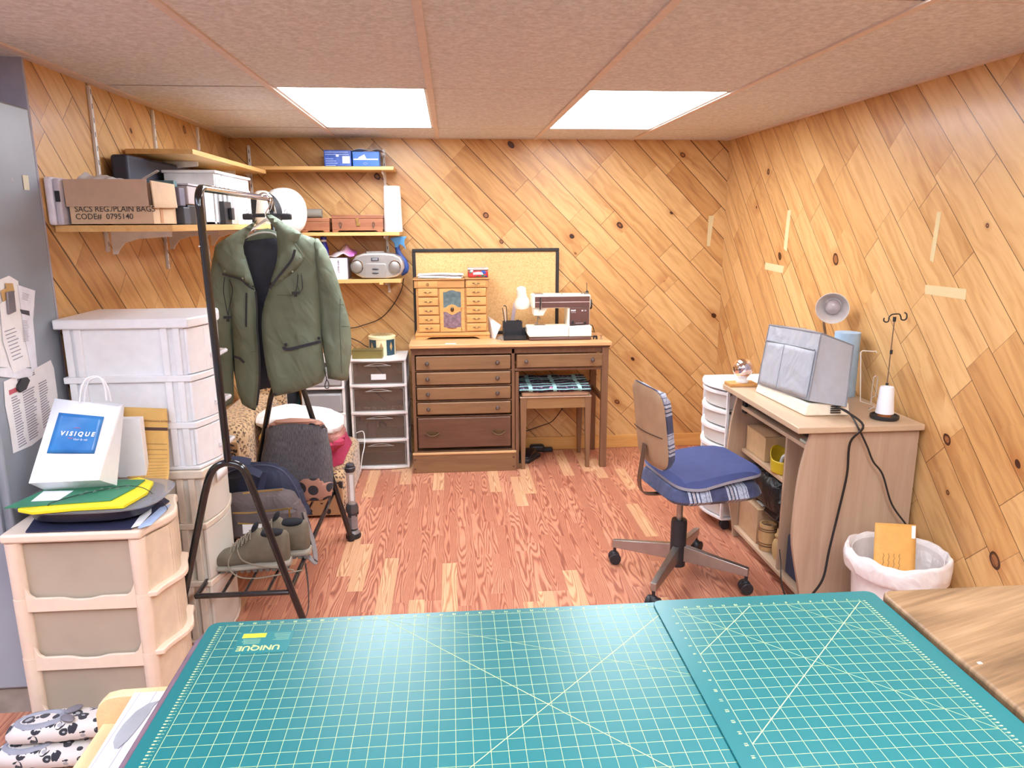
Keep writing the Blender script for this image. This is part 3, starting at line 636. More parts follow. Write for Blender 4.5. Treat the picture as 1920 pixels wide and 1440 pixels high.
# ------------------------------------------------------------------ stool with fabric
M_stool = woody('stool_wood', srgb(0x7A583F), srgb(0x936D4E), 'z', .4); M_stoola = woody('stool_apron', srgb(0x916B45), srgb(0xA67E55), 'x', .4)
SX0, SX1, SY0, SY1, SZ = .405, .845, 4.33, 4.66, .462
t = thing('stool', 'square wooden stool with tapered legs pushed under the desk', 'stool', (.62, 4.5, 0))
MB().box(SX0+.035, SX1-.035, SY0+.006, SY0+.026, SZ-.075, SZ-.006).build('apron', M_stoola, t, bevel=.001)
b = MB(); b.box(SX0+.035, SX1-.035, SY1-.026, SY1-.006, SZ-.075, SZ-.006); b.box(SX0+.006, SX0+.026, SY0+.03, SY1-.03, SZ-.075, SZ-.006); b.box(SX1-.026, SX1-.006, SY0+.03, SY1-.03, SZ-.075, SZ-.006); b.build('apron', M_stool, t)
MB().box(SX0-.002, SX1+.002, SY0-.002, SY1+.002, SZ-.006, SZ).build('seat', plain('stool_seat', srgb(0xC9AE98), .3), t, bevel=.002)
for sx, sy in ((0,0),(1,0),(0,1),(1,1)):
    X = SX1-.04 if sx else SX0; Y = SY1-.04 if sy else SY0; i = .012
    b = MB(); x0 = X+(i if sx else 0.006); x1 = X+.04-(0.006 if sx else i); y0 = Y+(i if sy else 0); y1 = Y+.04-(0 if sy else i)
    b.hexa([(x0,y0,0),(x1,y0,0),(x1,y1,0),(x0,y1,0),(X,Y,SZ-.006),(X+.04,Y,SZ-.006),(X+.04,Y+.04,SZ-.006),(X,Y+.04,SZ-.006)]); b.build('leg', M_stool, t, bevel=.001)
t = thing('seat_cushion', 'flat beige cushion on the stool under the desk, below the patterned fabric', 'cushion', (.62, 4.5, SZ))
MB().box(SX0+.01, SX1-.015, SY0+.004, SY1-.01, SZ+.001, SZ+.03).build('pad', plain('tan_foam', srgb(0xC8A486), .8), t, bevel=.01, seg=3)
g = G('patchwork'); x, y, z = g.sep(g.co()); u = g.m('ADD', x, g.m('MULTIPLY', g.noise(g.co(), 12.), .02)); v = g.m('ADD', g.m('ADD', y, g.m('MULTIPLY', z, 1.6)), g.m('MULTIPLY', g.noise(g.co(), 9.), .03))
fu = g.m('FRACT', g.m('DIVIDE', g.m('ADD', u, 10.035), .152)); fv = g.m('FRACT', g.m('DIVIDE', g.m('ADD', v, 10.02), .055))
su = g.m('LESS_THAN', fu, .16); sv = g.m('LESS_THAN', fv, .28)
n = g.noise(g.co(), 60., 2.); blk = g.ramp(n, [(.55, srgb(0x2A2430)), (.62, srgb(0x54506A)), (.68, srgb(0xC07AA0))])
teal = g.ramp(g.noise(g.co(), 30.), [(.3, srgb(0x7FB4B8)), (.7, srgb(0xB6DCDD))])
g.set(col=g.mix(g.m('MAXIMUM', su, sv), blk, teal), rough=.9); M_patch = g.mat
b = MB(); z0 = SZ+.032
def fab(u, v):
    x = SX0-.006+(SX1-SX0+.0)*u; y = SY0-.01+.30*v
    drop = -.016*max(0, (.18-v)/.18)**2+.006*math.sin(u*11)*max(0, .3-v)
    return Vector((x, y, z0+.022+.016*v+drop+.0035*math.sin(u*17+v*5)+.003*math.sin(v*23)))
b.grid(fab, 40, 24)
single(b, 'folded_fabric', M_patch, 'teal and black patterned fabric folded on the cushion of the stool', 'fabric', solid=.018)
# floor items under desk
t = thing('foot_pedal', 'black sewing machine foot pedal on the floor at the back of the kneehole', 'foot pedal', (.57, 4.66, 0))
MB().box(.50, .60, 4.655, 4.715, .001, .05).build('pedal', M_black, t, bevel=.018, seg=4); MB().box(.58, .655, 4.66, 4.70, .001, .028).build('base', M_black, t, bevel=.006)
t = thing('foot_pedal', 'larger black foot pedal on the floor beside the front stool leg', 'foot pedal', (.5, 4.48, 0))
MB().prism([(.40,4.44),(.47,4.43),(.56,4.56),(.53,4.62),(.40,4.62)], 'z', .001, .028).build('base', M_black, t, bevel=.006)
b = MB(); b.hexa([(.42,4.46,.028),(.475,4.46,.028),(.54,4.58,.028),(.42,4.6,.028),(.43,4.47,.036),(.47,4.47,.036),(.53,4.57,.062),(.43,4.59,.062)]); b.build('pedal', M_blackgl, t, bevel=.004)
q = [at(1053,768,y=4.68), at(1035,790,y=4.68), at(1015,798,y=4.68), at(987,808,y=4.68)]
b = MB(); b.tube(curve([(.95,4.70,.52),(.86,4.70,.44),(.78,4.69,.38)]+q+[(.45,4.66,.14),(.445,4.64,.03)],6),.003,6); single(b, 'cable', M_cable, 'black cord hanging behind the stool to the foot pedals', 'cord')
# ------------------------------------------------------------------ unfaded wall marks where things were mounted, built as thin pale sheets
M_mark = clear('pale_mark', srgb(0xFBE8B8), .5, 0., .62)
for pts, lab in (([(1735,534),(1812,542),(1810,562),(1734,551)], 'horizontal pale unfaded mark on the right wall above the thread stand'),
                 ([(1435,492),(1470,499),(1467,512),(1434,505)], 'small pale unfaded patch on the right wall near the corner'),
                 ([(1477,394),(1483,394),(1475,472),(1469,466)], 'thin upright pale unfaded mark on the right wall near the corner'),
                 ([(1757,397),(1765,398),(1750,492),(1743,488)], 'tapered upright pale unfaded mark high on the right wall')):
    P = [at(a, c, x=XR-.001) for a, c in pts]; b = MB(); b.add(P+[p+Vector((.0008,0,0)) for p in P], [(0,1,2,3),(7,6,5,4),(0,4,5,1),(1,5,6,2),(2,6,7,3),(3,7,4,0)]); single(b, 'unfaded_mark', M_mark, lab, 'tape')
P = [at(a, c, y=YB-.001) for a, c in [(1329,405),(1339,404),(1331,462),(1325,461)]]; b = MB(); b.add(P+[p+Vector((0,.0008,0)) for p in P], [(0,1,2,3),(7,6,5,4),(0,4,5,1),(1,5,6,2),(2,6,7,3),(3,7,4,0)]); single(b, 'unfaded_mark', M_mark, 'tapered pale unfaded mark on the back wall near the right corner', 'tape')
# ------------------------------------------------------------------ computer desk used for sewing, right wall
M_birch = woody('pale_laminate', srgb(0xAC8E76), srgb(0xC0A48C), 'z', .45, .6, contrast=.8); M_bircht = woody('pale_laminate_top', srgb(0xC0A285), srgb(0xD0B498), 'y', .35, .6)
PZ, PY0, PY1, PX0 = .757, 2.512, 3.285, 1.268
t = thing('computer_desk', 'pale wood laminate computer desk with shelves against the right wall', 'desk', (1.52, 2.9, 0))
MB().box(PX0, XR-.016, PY0, PY1, PZ-.024, PZ).build('desk_top', M_bircht, t, bevel=.003)
prof = [at(a, c, y=2.535) for a, c in ((1521.6,814),(1511,846),(1499,894),(1489.4,963),(1486,1023))]
prof = [(p.x, min(p.z, PZ-.024)) for p in prof]+[(1.335, .09), (1.345, 0)]
pr = [(p.x, p.y) for p in curve([(a, c, 0) for a, c in prof], 4)]
pr[0] = (pr[0][0], PZ-.024)
poly = pr+[(XR-.02, 0), (XR-.02, PZ-.024)]
MB().prism(poly, 'y', 2.535, 2.552).build('side_panel', M_birch, t, bevel=.001)
MB().prism(poly, 'y', 3.235, 3.252).build('side_panel', M_birch, t, bevel=.001)
MB().box(1.345, XR-.03, 2.552, 3.235, .645, .661).build('keyboard_tray', M_bircht, t, bevel=.001)
MB().box(1.36, XR-.03, 2.775, 3.235, .436, .452).build('shelf', M_bircht, t, bevel=.001)
MB().box(1.345, XR-.03, 2.552, 3.235, .045, .061).build('bottom_shelf', M_bircht, t, bevel=.001)
MB().box(1.35, XR-.03, 2.76, 2.775, .061, .645).build('divider', M_birch, t, bevel=.001)
MB().box(XR-.03, XR-.022, 2.552, 3.235, .0, PZ-.024).build('back_panel', M_birch, t)
b = MB(); b.box(1.35, 1.362, 3.20, 3.235, .63, .69); b.build('tray_runner', M_black, t)
M_card = plain('brown_cardboard', srgb(0xC09B78), .8); M_cardl = plain('kraft_cardboard', srgb(0xCFAE84), .8)
t = thing('cardboard_box', 'closed tan cardboard box on the middle shelf of the computer desk', 'box', (1.5, 3.1, .453))
MB().box(1.375, 1.66, 3.015, 3.222, .453, .565).build('carton', M_cardl, t, bevel=.002); MB().box(1.372, 1.52, 3.02, 3.218, .566, .570).build('flap', M_card, t)
t = thing('cardboard_box', 'pinkish brown cardboard box on the bottom shelf of the computer desk', 'box', (1.5, 3.1, .062))
MB().box(1.365, 1.66, 3.02, 3.228, .062, .225).build('carton', M_card, t, bevel=.002); MB().box(1.40, 1.5, 3.05, 3.12, .2265, .231).build('paper_slip', M_paper, t)
b = MB(); c0 = Vector((1.412, 2.885, .453))
def cup(u, v):
    a = 2*PI*u; r = .058+.006*v; h = .058+.045*max(0, math.cos(a-PI*.62))**2
    return c0+Vector((r*math.cos(a), r*math.sin(a), h*v))
b.grid(cup, 36, 8, cu=True); b.lathe([(0,.001),(.057,.001)], c0, 36)
single(b, 'scoop_bowl', plain('yellow_plastic', srgb(0xD9B82E), .3), 'yellow plastic scoop shaped bowl on the middle shelf of the computer desk', 'bowl', solid=.003)
b = MB(); b.tube(curve([(1.385,2.89,.458),(1.395,2.88,.52),(1.412,2.87,.53),(1.43,2.88,.51),(1.44,2.885,.458)],4),.007,8); single(b, 'white_clip', M_wpl, 'white plastic clip inside the yellow bowl', 'clip')
b = MB(); b.puff([(2.86,.662),(3.20,.662),(3.22,.69),(3.18,.722),(2.98,.725),(2.88,.705)], (1.385,0,0), (0,1,0), (0,0,1), .20, .03, R=.03, cell=.03, wr=.006)
single(b, 'black_pouch', plain('black_nylon', srgb(0x2A272B), .6, bump=.2), 'black fabric pouch on the keyboard tray of the computer desk', 'pouch')
MBb = MB(); MBb.box(1.40, 1.62, 2.6, 2.84, .662, .676); single(MBb, 'keyboard', M_black, 'flat black keyboard at the near end of the keyboard tray', 'keyboard', bevel=.003)
b = MB(); b.box(1.352, 1.388, 2.565, 2.66, .662, .672); single(b, 'notepad', plain('pale_green_pad', srgb(0xC9CFC0), .7), 'small pale notepad at the near end of the keyboard tray', 'notepad')
t = thing('black_bag', 'shiny black plastic bag and gear under the middle shelf of the computer desk', 'bag', (1.5, 2.95, .232))
b = MB(); b.puff([(2.80,.25),(3.21,.236),(3.22,.36),(3.15,.42),(3.0,.425),(2.88,.40),(2.79,.33)], (1.42,0,0), (0,1,0), (0,0,1), .18, .06, R=.06, cell=.025, wr=.03, wf=14)
b.build('bag_body', plain('glossy_black_bag', srgb(0x161518), .45, folds=.5, fs=14.), t)
b = MB(); b.prism([(1.37,.232),(1.47,.236),(1.56,.25),(1.54,.29),(1.46,.30),(1.39,.275)], 'y', 2.86, 2.99); b.build('nozzle', M_blackgl, t, bevel=.01, seg=3)
single(MB().tube(curve([(1.405,3.0,.236),(1.40,2.93,.22),(1.44,2.90,.20),(1.46,2.82,.19)],6),.004,6), 'cable', plain('grey_cable', srgb(0x8A8688), .5), 'grey cord hanging over the lower cardboard box', 'cord')
M_barrel = woody('barrel_wood', srgb(0xB4895A), srgb(0xCDA674), 'z', .5, 2.)
t = thing('barrel_mug', 'small wooden barrel holder with dark hoops on the bottom shelf', 'holder', (1.405, 2.925, .062))
c0 = (1.392, 2.962, .062)
MB().lathe([(0,0),(.034,0),(.038,.03),(.041,.06),(.040,.09),(.036,.122),(.031,.122),(.031,.03),(0,.03)], c0, 28).build('barrel', M_barrel, t)
for z in (.022, .034, .092, .102): MB().lathe([(.0385,z),(.0415,z+.001),(.0415,z+.003),(.0385,z+.004)], c0, 28).build('hoop', M_mapledk, t)
single(MB().cyl((1.392,2.962,.095),(1.404,2.942,.178),.008,n=12), 'clear_tube', plain('grey_tube', srgb(0xC8C6C8), .2), 'grey plastic tube standing in the small wooden barrel', 'tube')
b = MB(); b.lathe([(0,0),(.016,0),(.024,.03),(.026,.06),(.020,.085),(.011,.094),(.016,.102),(.018,.110),(.010,.120),(.008,.14),(0,.142)], (1.395,2.86,.062), 24)
single(b, 'wooden_urn', woody('urn_wood', srgb(0xC29C68), srgb(0xD9B882), 'z', .45, 2.), 'little turned wooden urn beside the barrel on the bottom shelf', 'urn')
b = MB(); b.puff([(1.40,.062),(1.60,.062),(1.62,.20),(1.55,.235),(1.46,.22),(1.40,.15)], (0,2.80,0), (1,0,0), (0,0,1), .0, .03, R=.02, cell=.03)
t = thing('tote_bag', 'navy and cream tote bag in the narrow right compartment of the computer desk', 'bag', (1.5, 2.65, .062))
M_navy = plain('navy_denim', srgb(0x3A3E52), .85, bump=.2); M_cloth = plain('cream_canvas', srgb(0xE3D6B4), .85)
b = MB(); b.hexa([(1.372,2.60,.062),(1.60,2.60,.062),(1.60,2.74,.062),(1.372,2.74,.062),(1.385,2.60,.22),(1.60,2.60,.22),(1.60,2.74,.235),(1.372,2.74,.235)]); b.build('lower_part', M_navy, t, bevel=.01, seg=3)
b = MB(); b.hexa([(1.386,2.602,.221),(1.60,2.602,.221),(1.60,2.738,.236),(1.374,2.738,.236),(1.43,2.61,.385),(1.59,2.61,.385),(1.59,2.69,.40),(1.43,2.69,.40)]); b.build('upper_part', M_cloth, t, bevel=.015, seg=3)
q = [(1.43,2.80,.19),(1.37,2.79,.165),(1.335,2.70,.12),(1.325,2.66,.05),(1.33,2.60,.012),(1.37,2.50,.008)]
b = MB(); b.strap(curve(q,6), .007, .003, (0,0,1)); single(b, 'cable', M_cable, 'black flat cable drooping from the bottom shelf to the floor', 'cable')
# ------------------------------------------------------------------ covered machine
M_cover = plain('grey_vinyl', srgb(0xAAADB6), .38, var=.04, folds=.5, fs=7.); M_pipe = plain('grey_piping', srgb(0x85878F), .5)
t = thing('sewing_machine', 'cream sewing machine hidden under a grey fabric cover on the computer desk', 'sewing machine', (1.46, 2.88, PZ))
b = MB(); z1 = PZ+.052
b.hexa([(1.365,2.665,PZ+.001),(1.545,2.655,PZ+.001),(1.545,3.10,PZ+.001),(1.345,3.10,PZ+.001),(1.375,2.668,z1),(1.545,2.668,z1),(1.545,3.10,z1),(1.362,3.10,z1)])
b.build('base', M_cream, t, bevel=.008, seg=3)
b = MB()
for k in range(4): b.box(1.465, 1.505, 2.6535, 2.6595, PZ+.014+k*.0085, PZ+.017+k*.0085)
b.build('vent_slots', M_black, t)
def loftquad(b, bot, top, n=10, lv=12, wr=.004, m=0, seed=0., rc=.0):
    from mathutils import noise
    vs = []; N = 4*n
    for j in range(lv+1):
        v = j/lv
        for s_ in range(4):
            for i in range(n):
                u = i/n
                p = (Vector(bot[s_])*(1-v)+Vector(top[s_])*v)*(1-u)+(Vector(bot[(s_+1)%4])*(1-v)+Vector(top[(s_+1)%4])*v)*u
                w = math.sin(PI*u)*math.sin(PI*min(1,v*1.0))
                nn = noise.noise(Vector((p.x*9+seed, p.y*9, p.z*9)))
                c = sum((Vector(q) for q in bot), Vector())/4; d = Vector((p.x-c.x, p.y-c.y, 0)).normalized()
                vs.append(p+d*(nn*wr*2*w))
    fs = [(j*N+i, j*N+(i+1)%N, (j+1)*N+(i+1)%N, (j+1)*N+i) for j in range(lv) for i in range(N)]
    b.add(vs, fs, m)
    cap = lambda u, v: ((Vector(top[0])*(1-u)+Vector(top[1])*u)*(1-v)+(Vector(top[3])*(1-u)+Vector(top[2])*u)*v)+Vector((0,0,.012*math.sin(PI*u)*math.sin(PI*v)))
    b.grid(cap, n+1, n+1, m)
BN = at(1515.6,751.4,y=2.668); BB = at(1586,763,y=2.645); BF = at(1421,721,y=3.095); TN = at(1540,625,y=2.70); TB = at(1600,648,y=2.70); TF = at(1443,609,y=3.10)
BK = Vector((BB.x+.02, 3.10, BF.z)); TK = Vector((TB.x, 3.09, TF.z-.02))
b = MB(); loftquad(b, [BF, BN, BB, BK], [TF, TN, TB, TK], 10, 12, .008)
p = b.build('dust_cover', M_cover, t, ang=50)
b = MB()
for l in ([BF, TF, TN, BN], [TN, TB, BB], [TF, TK]):
    b.tube(sum([[l[i]*(1-k/6)+l[i+1]*k/6 for k in range(6)] for i in range(len(l)-1)], [])+[l[-1]], .0032, 6)
b.build('piping', M_pipe, p)
pt = lambda u, v: (BF*(1-u)+BN*u)*(1-v)+(TF*(1-u)+TN*u)*v+Vector((-.004,0,0))
b = MB(); b.grid(lambda u, v: pt(.03+.94*u, .03+.72*v)+Vector((-.004*math.sin(PI*u),0,0)), 14, 10); b.build('pocket', M_cover, p, solid=.002)
b = MB(); b.tube([pt(.03+.94*k/12, .75)+Vector((-.003,0,0)) for k in range(13)], .003, 6); b.tube([pt(.42, .04+.7*k/8)+Vector((-.005,0,0)) for k in range(9)], .0018, 6); b.build('pocket_hem', M_pipe, p)
b = MB(); s1 = [at(1565,765,y=2.64), at(1580,768,y=2.6), Vector((1.51,2.5,PZ+.006)), at(1594,830,y=2.505), at(1588,890,y=2.50), at(1572,960,y=2.49), at(1555,1030,y=2.47), at(1543,1085,y=2.45), at(1520,1118,y=2.44)]
b.strap(curve(s1, 6), .008, .0035, (1,0,.3)); single(b, 'cable', M_cable, 'thick black cable hanging down the side of the computer desk', 'cable')
b = MB(); s2 = [at(1568,764,y=2.65), at(1590,772,y=2.60), at(1607,798,y=2.508), at(1625,835,y=2.505), at(1637,865,y=2.50), at(1655,890,y=2.50), at(1672,945,y=2.50), at(1700,985,y=2.49), at(1716,1010,y=2.49), at(1722,1060,y=2.50)]
b.tube(curve(s2, 6), .0035, 6); single(b, 'cable', M_cable, 'thin black cable slanting down the side of the computer desk towards the bin', 'cable')
# ------------------------------------------------------------------ lamp behind the cover
t = thing('desk_lamp', 'white desk lamp with round shade above the grey machine cover', 'lamp', (1.62, 3.15, PZ))
HP = at(1561, 577, y=3.10); ax = (EYE-HP).normalized(); ax = (ax+Vector((-.05,0,-.28))).normalized(); R = ax.to_track_quat('Z','Y').to_matrix()
b = MB(); b.lathe([(0,-.075),(.02,-.074),(.032,-.06),(.045,-.04),(.060,-.015),(.068,.0),(.070,.012),(.067,.012),(.064,.0),(.05,-.022),(.034,-.04),(.0,-.045)], HP, 32, rot=R); b.build('lamp_shade', plain('lamp_white', srgb(0xE4DAD6), .35), t)
b = MB(); b.ell(HP+ax*-.015, (.034,.034,.026), n=20, k=10, rot=R); b.build('bulb', plain('frosted_glass_bulb', srgb(0xB9AEB2), .12, coat=.5), t)
b = MB(); nk = at(1549, 601, y=3.13); b.tube(curve([HP-ax*.07, HP-ax*.085+Vector((0,.02,-.03)), nk+Vector((0,.02,0)), at(1546,640,y=3.15), (1.60,3.16,PZ+.15), (1.60,3.16,PZ+.02)],6), .006, 8); b.build('stem', plain('bronze_stem', srgb(0x9A7E66), .35, metal=.6), t)
MB().lathe([(0,.02),(.055,.018),(.062,.004),(.062,0)], (1.60,3.16,PZ+.001)).build('base', plain('lamp_white', srgb(0xE4DAD6), .35), t)
b = MB(); rp = Vector((1.70, 3.0, PZ+.001)); tz = at(1583, 623, y=3.0).z
b.lathe([(.018,0),(.052,0),(.052,tz-PZ-.001),(.018,tz-PZ-.001)], rp, 36); b.v += []; 
single(b, 'paper_roll', plain('blue_roll', srgb(0xA9C4DE), .6), 'pale blue paper towel roll standing behind the grey machine cover', 'paper roll')
# crystal ball
t = thing('crystal_ball', 'mirrored glass ball on a pale stand at the far corner of the computer desk', 'glass ball', (1.37, 3.24, PZ))
bc = at(1393, 690, y=3.235)
MB().box(bc.x-.07, bc.x+.06, 3.20, 3.275, PZ+.001, PZ+.016).build('wooden_base', M_honey, t, bevel=.002)
b = MB(); b.lathe([(.028,PZ+.017),(.028,PZ+.026),(.018,PZ+.032),(.024,bc.z-.040),(0,bc.z-.040)], (bc.x, 3.235, 0), 24); b.build('stand', M_wpl, t)
g = G('iridescent_glass'); lw = g.noise(g.co(), 14., 1.)
g.set(col=g.ramp(lw, [(.3, srgb(0xE8DDF4)), (.5, srgb(0xF4F2F4)), (.7, srgb(0xF4DCC4))]), rough=.03, metal=1.)
MB().ell((bc.x, 3.235, bc.z), (.046,.046,.046), n=36, k=20).build('ball', g.mat, t)
# thread cone stand
t = thing('thread_stand', 'black spool stand with a tall rod and double hook on the computer desk', 'thread stand', (1.69, 2.66, PZ))
tc = at(1658, 781, z=PZ+.008); tc.z = PZ+.001
MB().lathe([(0,0),(.048,0),(.052,.004),(.052,.014),(.047,.016),(.044,.010),(0,.010)], tc, 32).build('base', M_black, t)
r0 = tc+Vector((.0,.035,.01)); yk = r0.y; ra = at(1663,722,y=yk); rb_ = at(1677,600,y=yk)
b = MB(); b.cyl(r0, ra, .003, n=8); b.cyl(ra, rb_, .0022, n=8); b.build('rod', plain('rod_bronze', srgb(0x8E7664), .35, metal=.6), t)
b = MB(); b.cyl(ra-Vector((0,0,.006)), ra+Vector((0,0,.008)), .0055, n=10); mm = at(1671,660,y=yk); b.cyl(mm-Vector((0,0,.008)), mm+Vector((0,0,.008)), .005, n=10); b.cyl(rb_-Vector((0,0,.006)), rb_+Vector((0,0,.012)), .006, n=10)
b.build('rod_collar', M_black, t)
hk = [(1658,596),(1657,601),(1661,604),(1666,602),(1667,595),(1672,590),(1678,589),(1686,589),(1689,594),(1690,599),(1696,600),(1700,596),(1700,589),(1696,586)]
b = MB(); b.tube(curve([at(a, c, y=yk) for a, c in hk], 4), .0026, 8); b.build('double_hook', M_black, t)
t2 = thing('thread_cone', 'large cone of white thread on the black spool stand', 'thread', tuple(tc))
b = MB(); c1 = tc+Vector((-.006,-.008,.011)); b.lathe([(0,.0),(.024,.0),(.024,.012),(0,.012)], c1, 24); b.build('cone_core', plain('orange_core', srgb(0xC8763E), .5), t2)
b = MB(); topz = at(1660,725,y=c1.y).z-c1.z
g = G('white_thread'); x, y, z = g.sep(g.co()); g.set(col=g.ramp(g.m('FRACT', g.m('MULTIPLY', z, 260.)), [(0, srgb(0xDCDDEA)), (.5, srgb(0xF6F6FB))]), rough=.7)
b.lathe([(0,.013),(.033,.013),(.031,.03),(.0255,topz-.008),(.023,topz),(.012,topz),(.012,topz-.01),(0,topz-.01)], c1, 32); b.build('thread', g.mat, t2)
M_wire = plain('white_wire', srgb(0xEDEAE8), .35)
b = MB(); yk = 2.80; b.tube([at(a, c, y=yk) for a, c in ((1644,662),(1642,658),(1638,659),(1618,657.5),(1614,660),(1613,752))]+[Vector((at(1640,759,y=2.78).x,2.78,PZ+.004)), Vector((at(1640,759,y=2.78).x-.06,2.72,PZ+.004))], .002, 6)
single(b, 'wire_stand', M_wire, 'tall white wire thread holder behind the cone of thread', 'wire stand')
b = MB(); b.tube([at(a, c, y=2.76) for a, c in ((1632,758),(1634,740),(1638,708),(1642,704.5),(1646,709),(1642,742),(1635,745),(1633,757))], .002, 6)
b.box(at(1632,758,y=2.76).x-.005, at(1642,758,y=2.76).x+.01, 2.755, 2.765, PZ+.001, PZ+.004)
single(b, 'wire_loop', plain('light_wire', srgb(0xD9D2CE), .3, metal=.4), 'short looped wire holder beside the cone of thread', 'wire loop')
# ------------------------------------------------------------------ white drawer tower on casters
M_frost = clear('frosted_white', (.93,.90,.87), .35, .35, 1.)
t = thing('drawer_cart', 'white plastic drawer cart with bowed fronts behind the computer desk', 'drawer cart', (1.43, 3.45, 0))
def bow(x0, y0, y1, d, x1, n=10):
    return [(x1, y0)]+[(x0-d*math.sin(PI*i/n), y0+(y1-y0)*i/n) for i in range(n+1)]+[(x1, y1)]
TY0, TY1 = 3.295, 3.63
MB().prism(bow(1.30, TY0, TY1, .055, 1.62), 'z', .715, .727).build('top', M_wpl, t, bevel=.002)
b = MB(); b.box(1.30, 1.312, TY0, TY0+.012, .07, .715); b.box(1.30, 1.312, TY1-.012, TY1, .07, .715); b.box(1.60, 1.62, TY0, TY1, .07, .715); b.prism(bow(1.305, TY0, TY1, .05, 1.62), 'z', .06, .07); b.build('frame', M_wpl, t)
for k in range(7):
    z0 = .075+k*.0915; z1 = z0+.086
    d = MB().prism(bow(1.313, TY0+.013, TY1-.013, .045, 1.59), 'z', z0, z1-.004).build('drawer', M_frost, t)
    MB().prism(bow(1.303, TY0+.013, TY1-.013, .056, 1.33), 'z', z1-.022, z1-.005).build('lip', M_wpl, d, bevel=.002)
for x, y in ((1.335, TY0+.035), (1.335, TY1-.03), (1.58, TY0+.035), (1.58, TY1-.03)):
    b = MB(); b.cyl((x,y-.014,.026),(x,y-.003,.026),.025,n=20); b.cyl((x,y+.003,.026),(x,y+.014,.026),.025,n=20); b.cyl((x,y,.026),(x,y,.065),.008,n=10); b.build('caster', M_black, t, bevel=.003)
# ------------------------------------------------------------------ office chair
def stripes(name, ax='y'):
    g = G(name); x, y, z = g.sep(g.co()); s = {'x':x,'y':y,'z':z}[ax]
    f = g.m('FRACT', g.m('DIVIDE', g.m('ADD', s, 10.03), .165))
    pz = g.noise(g.co(), 70., 2., .6, 2.)
    lt = g.ramp(pz, [(.4, srgb(0x8F94AC)), (.55, srgb(0xB4BACB))]); nv = g.ramp(g.noise(g.co(), 30., 3.), [(.3, srgb(0x2F3454)), (.7, srgb(0x454B6E))])
    c = g.mix(g.m('LESS_THAN', f, .44), lt, nv)
    for a, w_, col in ((.44,.012,0xC9CEDD),(.50,.035,0x2B2E48),(.56,.02,0xA98E80),(.60,.03,0x2B2E48),(.66,.012,0xD0D4E0),(.70,.03,0x3C4162),(.86,.012,0x1E2138),(.95,.012,0x1E2138)):
        m = g.m('MULTIPLY', g.m('GREATER_THAN', f, a), g.m('LESS_THAN', f, a+w_)); c = g.mix(m, c, srgb(col))
    g.set(col=c, rough=.85, sheen=.2); return g.mat
M_str = stripes('striped_upholstery', 'x'); M_strz = stripes('striped_upholstery_back', 'z')
HX, HY = .945, 2.85; rz = math.radians(9)
t = thing('office_chair', 'office chair with striped blue upholstery and four metal legs in front of the computer desk', 'chair', (HX, HY, 0), rz)
inv = INV[t.name]
ends = [Vector((.707,3.01,0)), Vector((1.112,3.10,0)), Vector((1.186,2.69,0)), Vector((.772,2.60,0))]
for e in ends:
    e = inv @ e; d = e.normalized(); e = e; nrm = Vector((-d.y, d.x, 0))
    b = MB(); p0 = d*.025; p1 = e+d*.008
    h = lambda p, w, z0, z1: [p-nrm*w+Vector((0,0,z0)), p+nrm*w+Vector((0,0,z0)), p+nrm*w+Vector((0,0,z1)), p-nrm*w+Vector((0,0,z1))]
    A = h(p0,.014,.085,.155); B = h(p1,.012,.078,.112)
    b.hexa([A[0],B[0],B[1],A[1],A[3],B[3],B[2],A[2]]); b.build('leg', M_steel, t, w=False, bevel=.002)
    b = MB(); q = Vector((-.55,.83,0)) if e.x*e.y > 0 else Vector((.2,.98,0)); q.normalize()
    for s_ in (-1, 1): b.cyl(e+q*(.006*s_)+Vector((0,0,.0265)), e+q*(.026*s_)+Vector((0,0,.0265)), .0255, n=22)
    b.ell(e+Vector((0,0,.036)), (.020,.020,.022), n=14, k=8); b.cyl(e+Vector((0,0,.04)), e+Vector((0,0,.082)), .007, n=10)
    b.build('caster', M_black, t, w=False, bevel=.003)
MB().lathe([(0,.06),(.033,.06),(.034,.255),(.031,.268),(0,.268)], (0,0,0), 28).build('column', M_black, t, w=False)
MB().cyl((0,0,.26),(0,0,.42),.0135,n=16).build('gas_lift', M_steel, t, w=False)
cx = .085; sh = .045
def rsq(cx, cy, a, bb, n=28, e=.45, taper=0.):
    o = []
    for i in range(n):
        th = 2*PI*i/n; c = math.cos(th); s = math.sin(th)
        X = math.copysign(abs(c)**e, c); Y = math.copysign(abs(s)**e, s); o.append((cx+a*X, cy+bb*Y*(1-taper*X)))
    return o
b = MB(); b.puff(rsq(cx, .01, .215, .215), (0,0,.375+sh), (1,0,0), (0,1,0), .05, .028, R=.07, cell=.03, wr=.004); b.build('seat', M_str, t, w=False)
def padz(x, y): return .468+.012*abs(math.sin(x*9))+(.014*(x-cx)/.2)
b = MB(); n = 40; o = rsq(cx+.02, .02, .20, .205, n, .4, .08)
rings = []; prof = [(0,-.0,.0),(.004,.0,.0),(.012,.004,.0),(.018,.0,0),(.026,.006,0),(.032,.018,0)]
vs = []; fs = []
for k, (dz, ins, _) in enumerate([(0,0,0),(.012,0,0)]):
    for (x, y) in o: vs.append((x, y, padz(x, y)+dz))
for i in range(n): fs.append((i,(i+1)%n,n+(i+1)%n,n+i))
b.add(vs, fs); b.build('pad_edge', plain('grey_foam', srgb(0x9B9AA6), .8), t, w=False)
b = MB(); b.puff(o, (0,0,0), (1,0,0), (0,1,0), .022, 0, R=.03, cell=.03, disp=lambda x, y: padz(x, y)+.012); b.build('seat_pad', plain('navy_mesh_fabric', srgb(0x3B4474), .8, bump=.4, bs=500.), t, w=False)
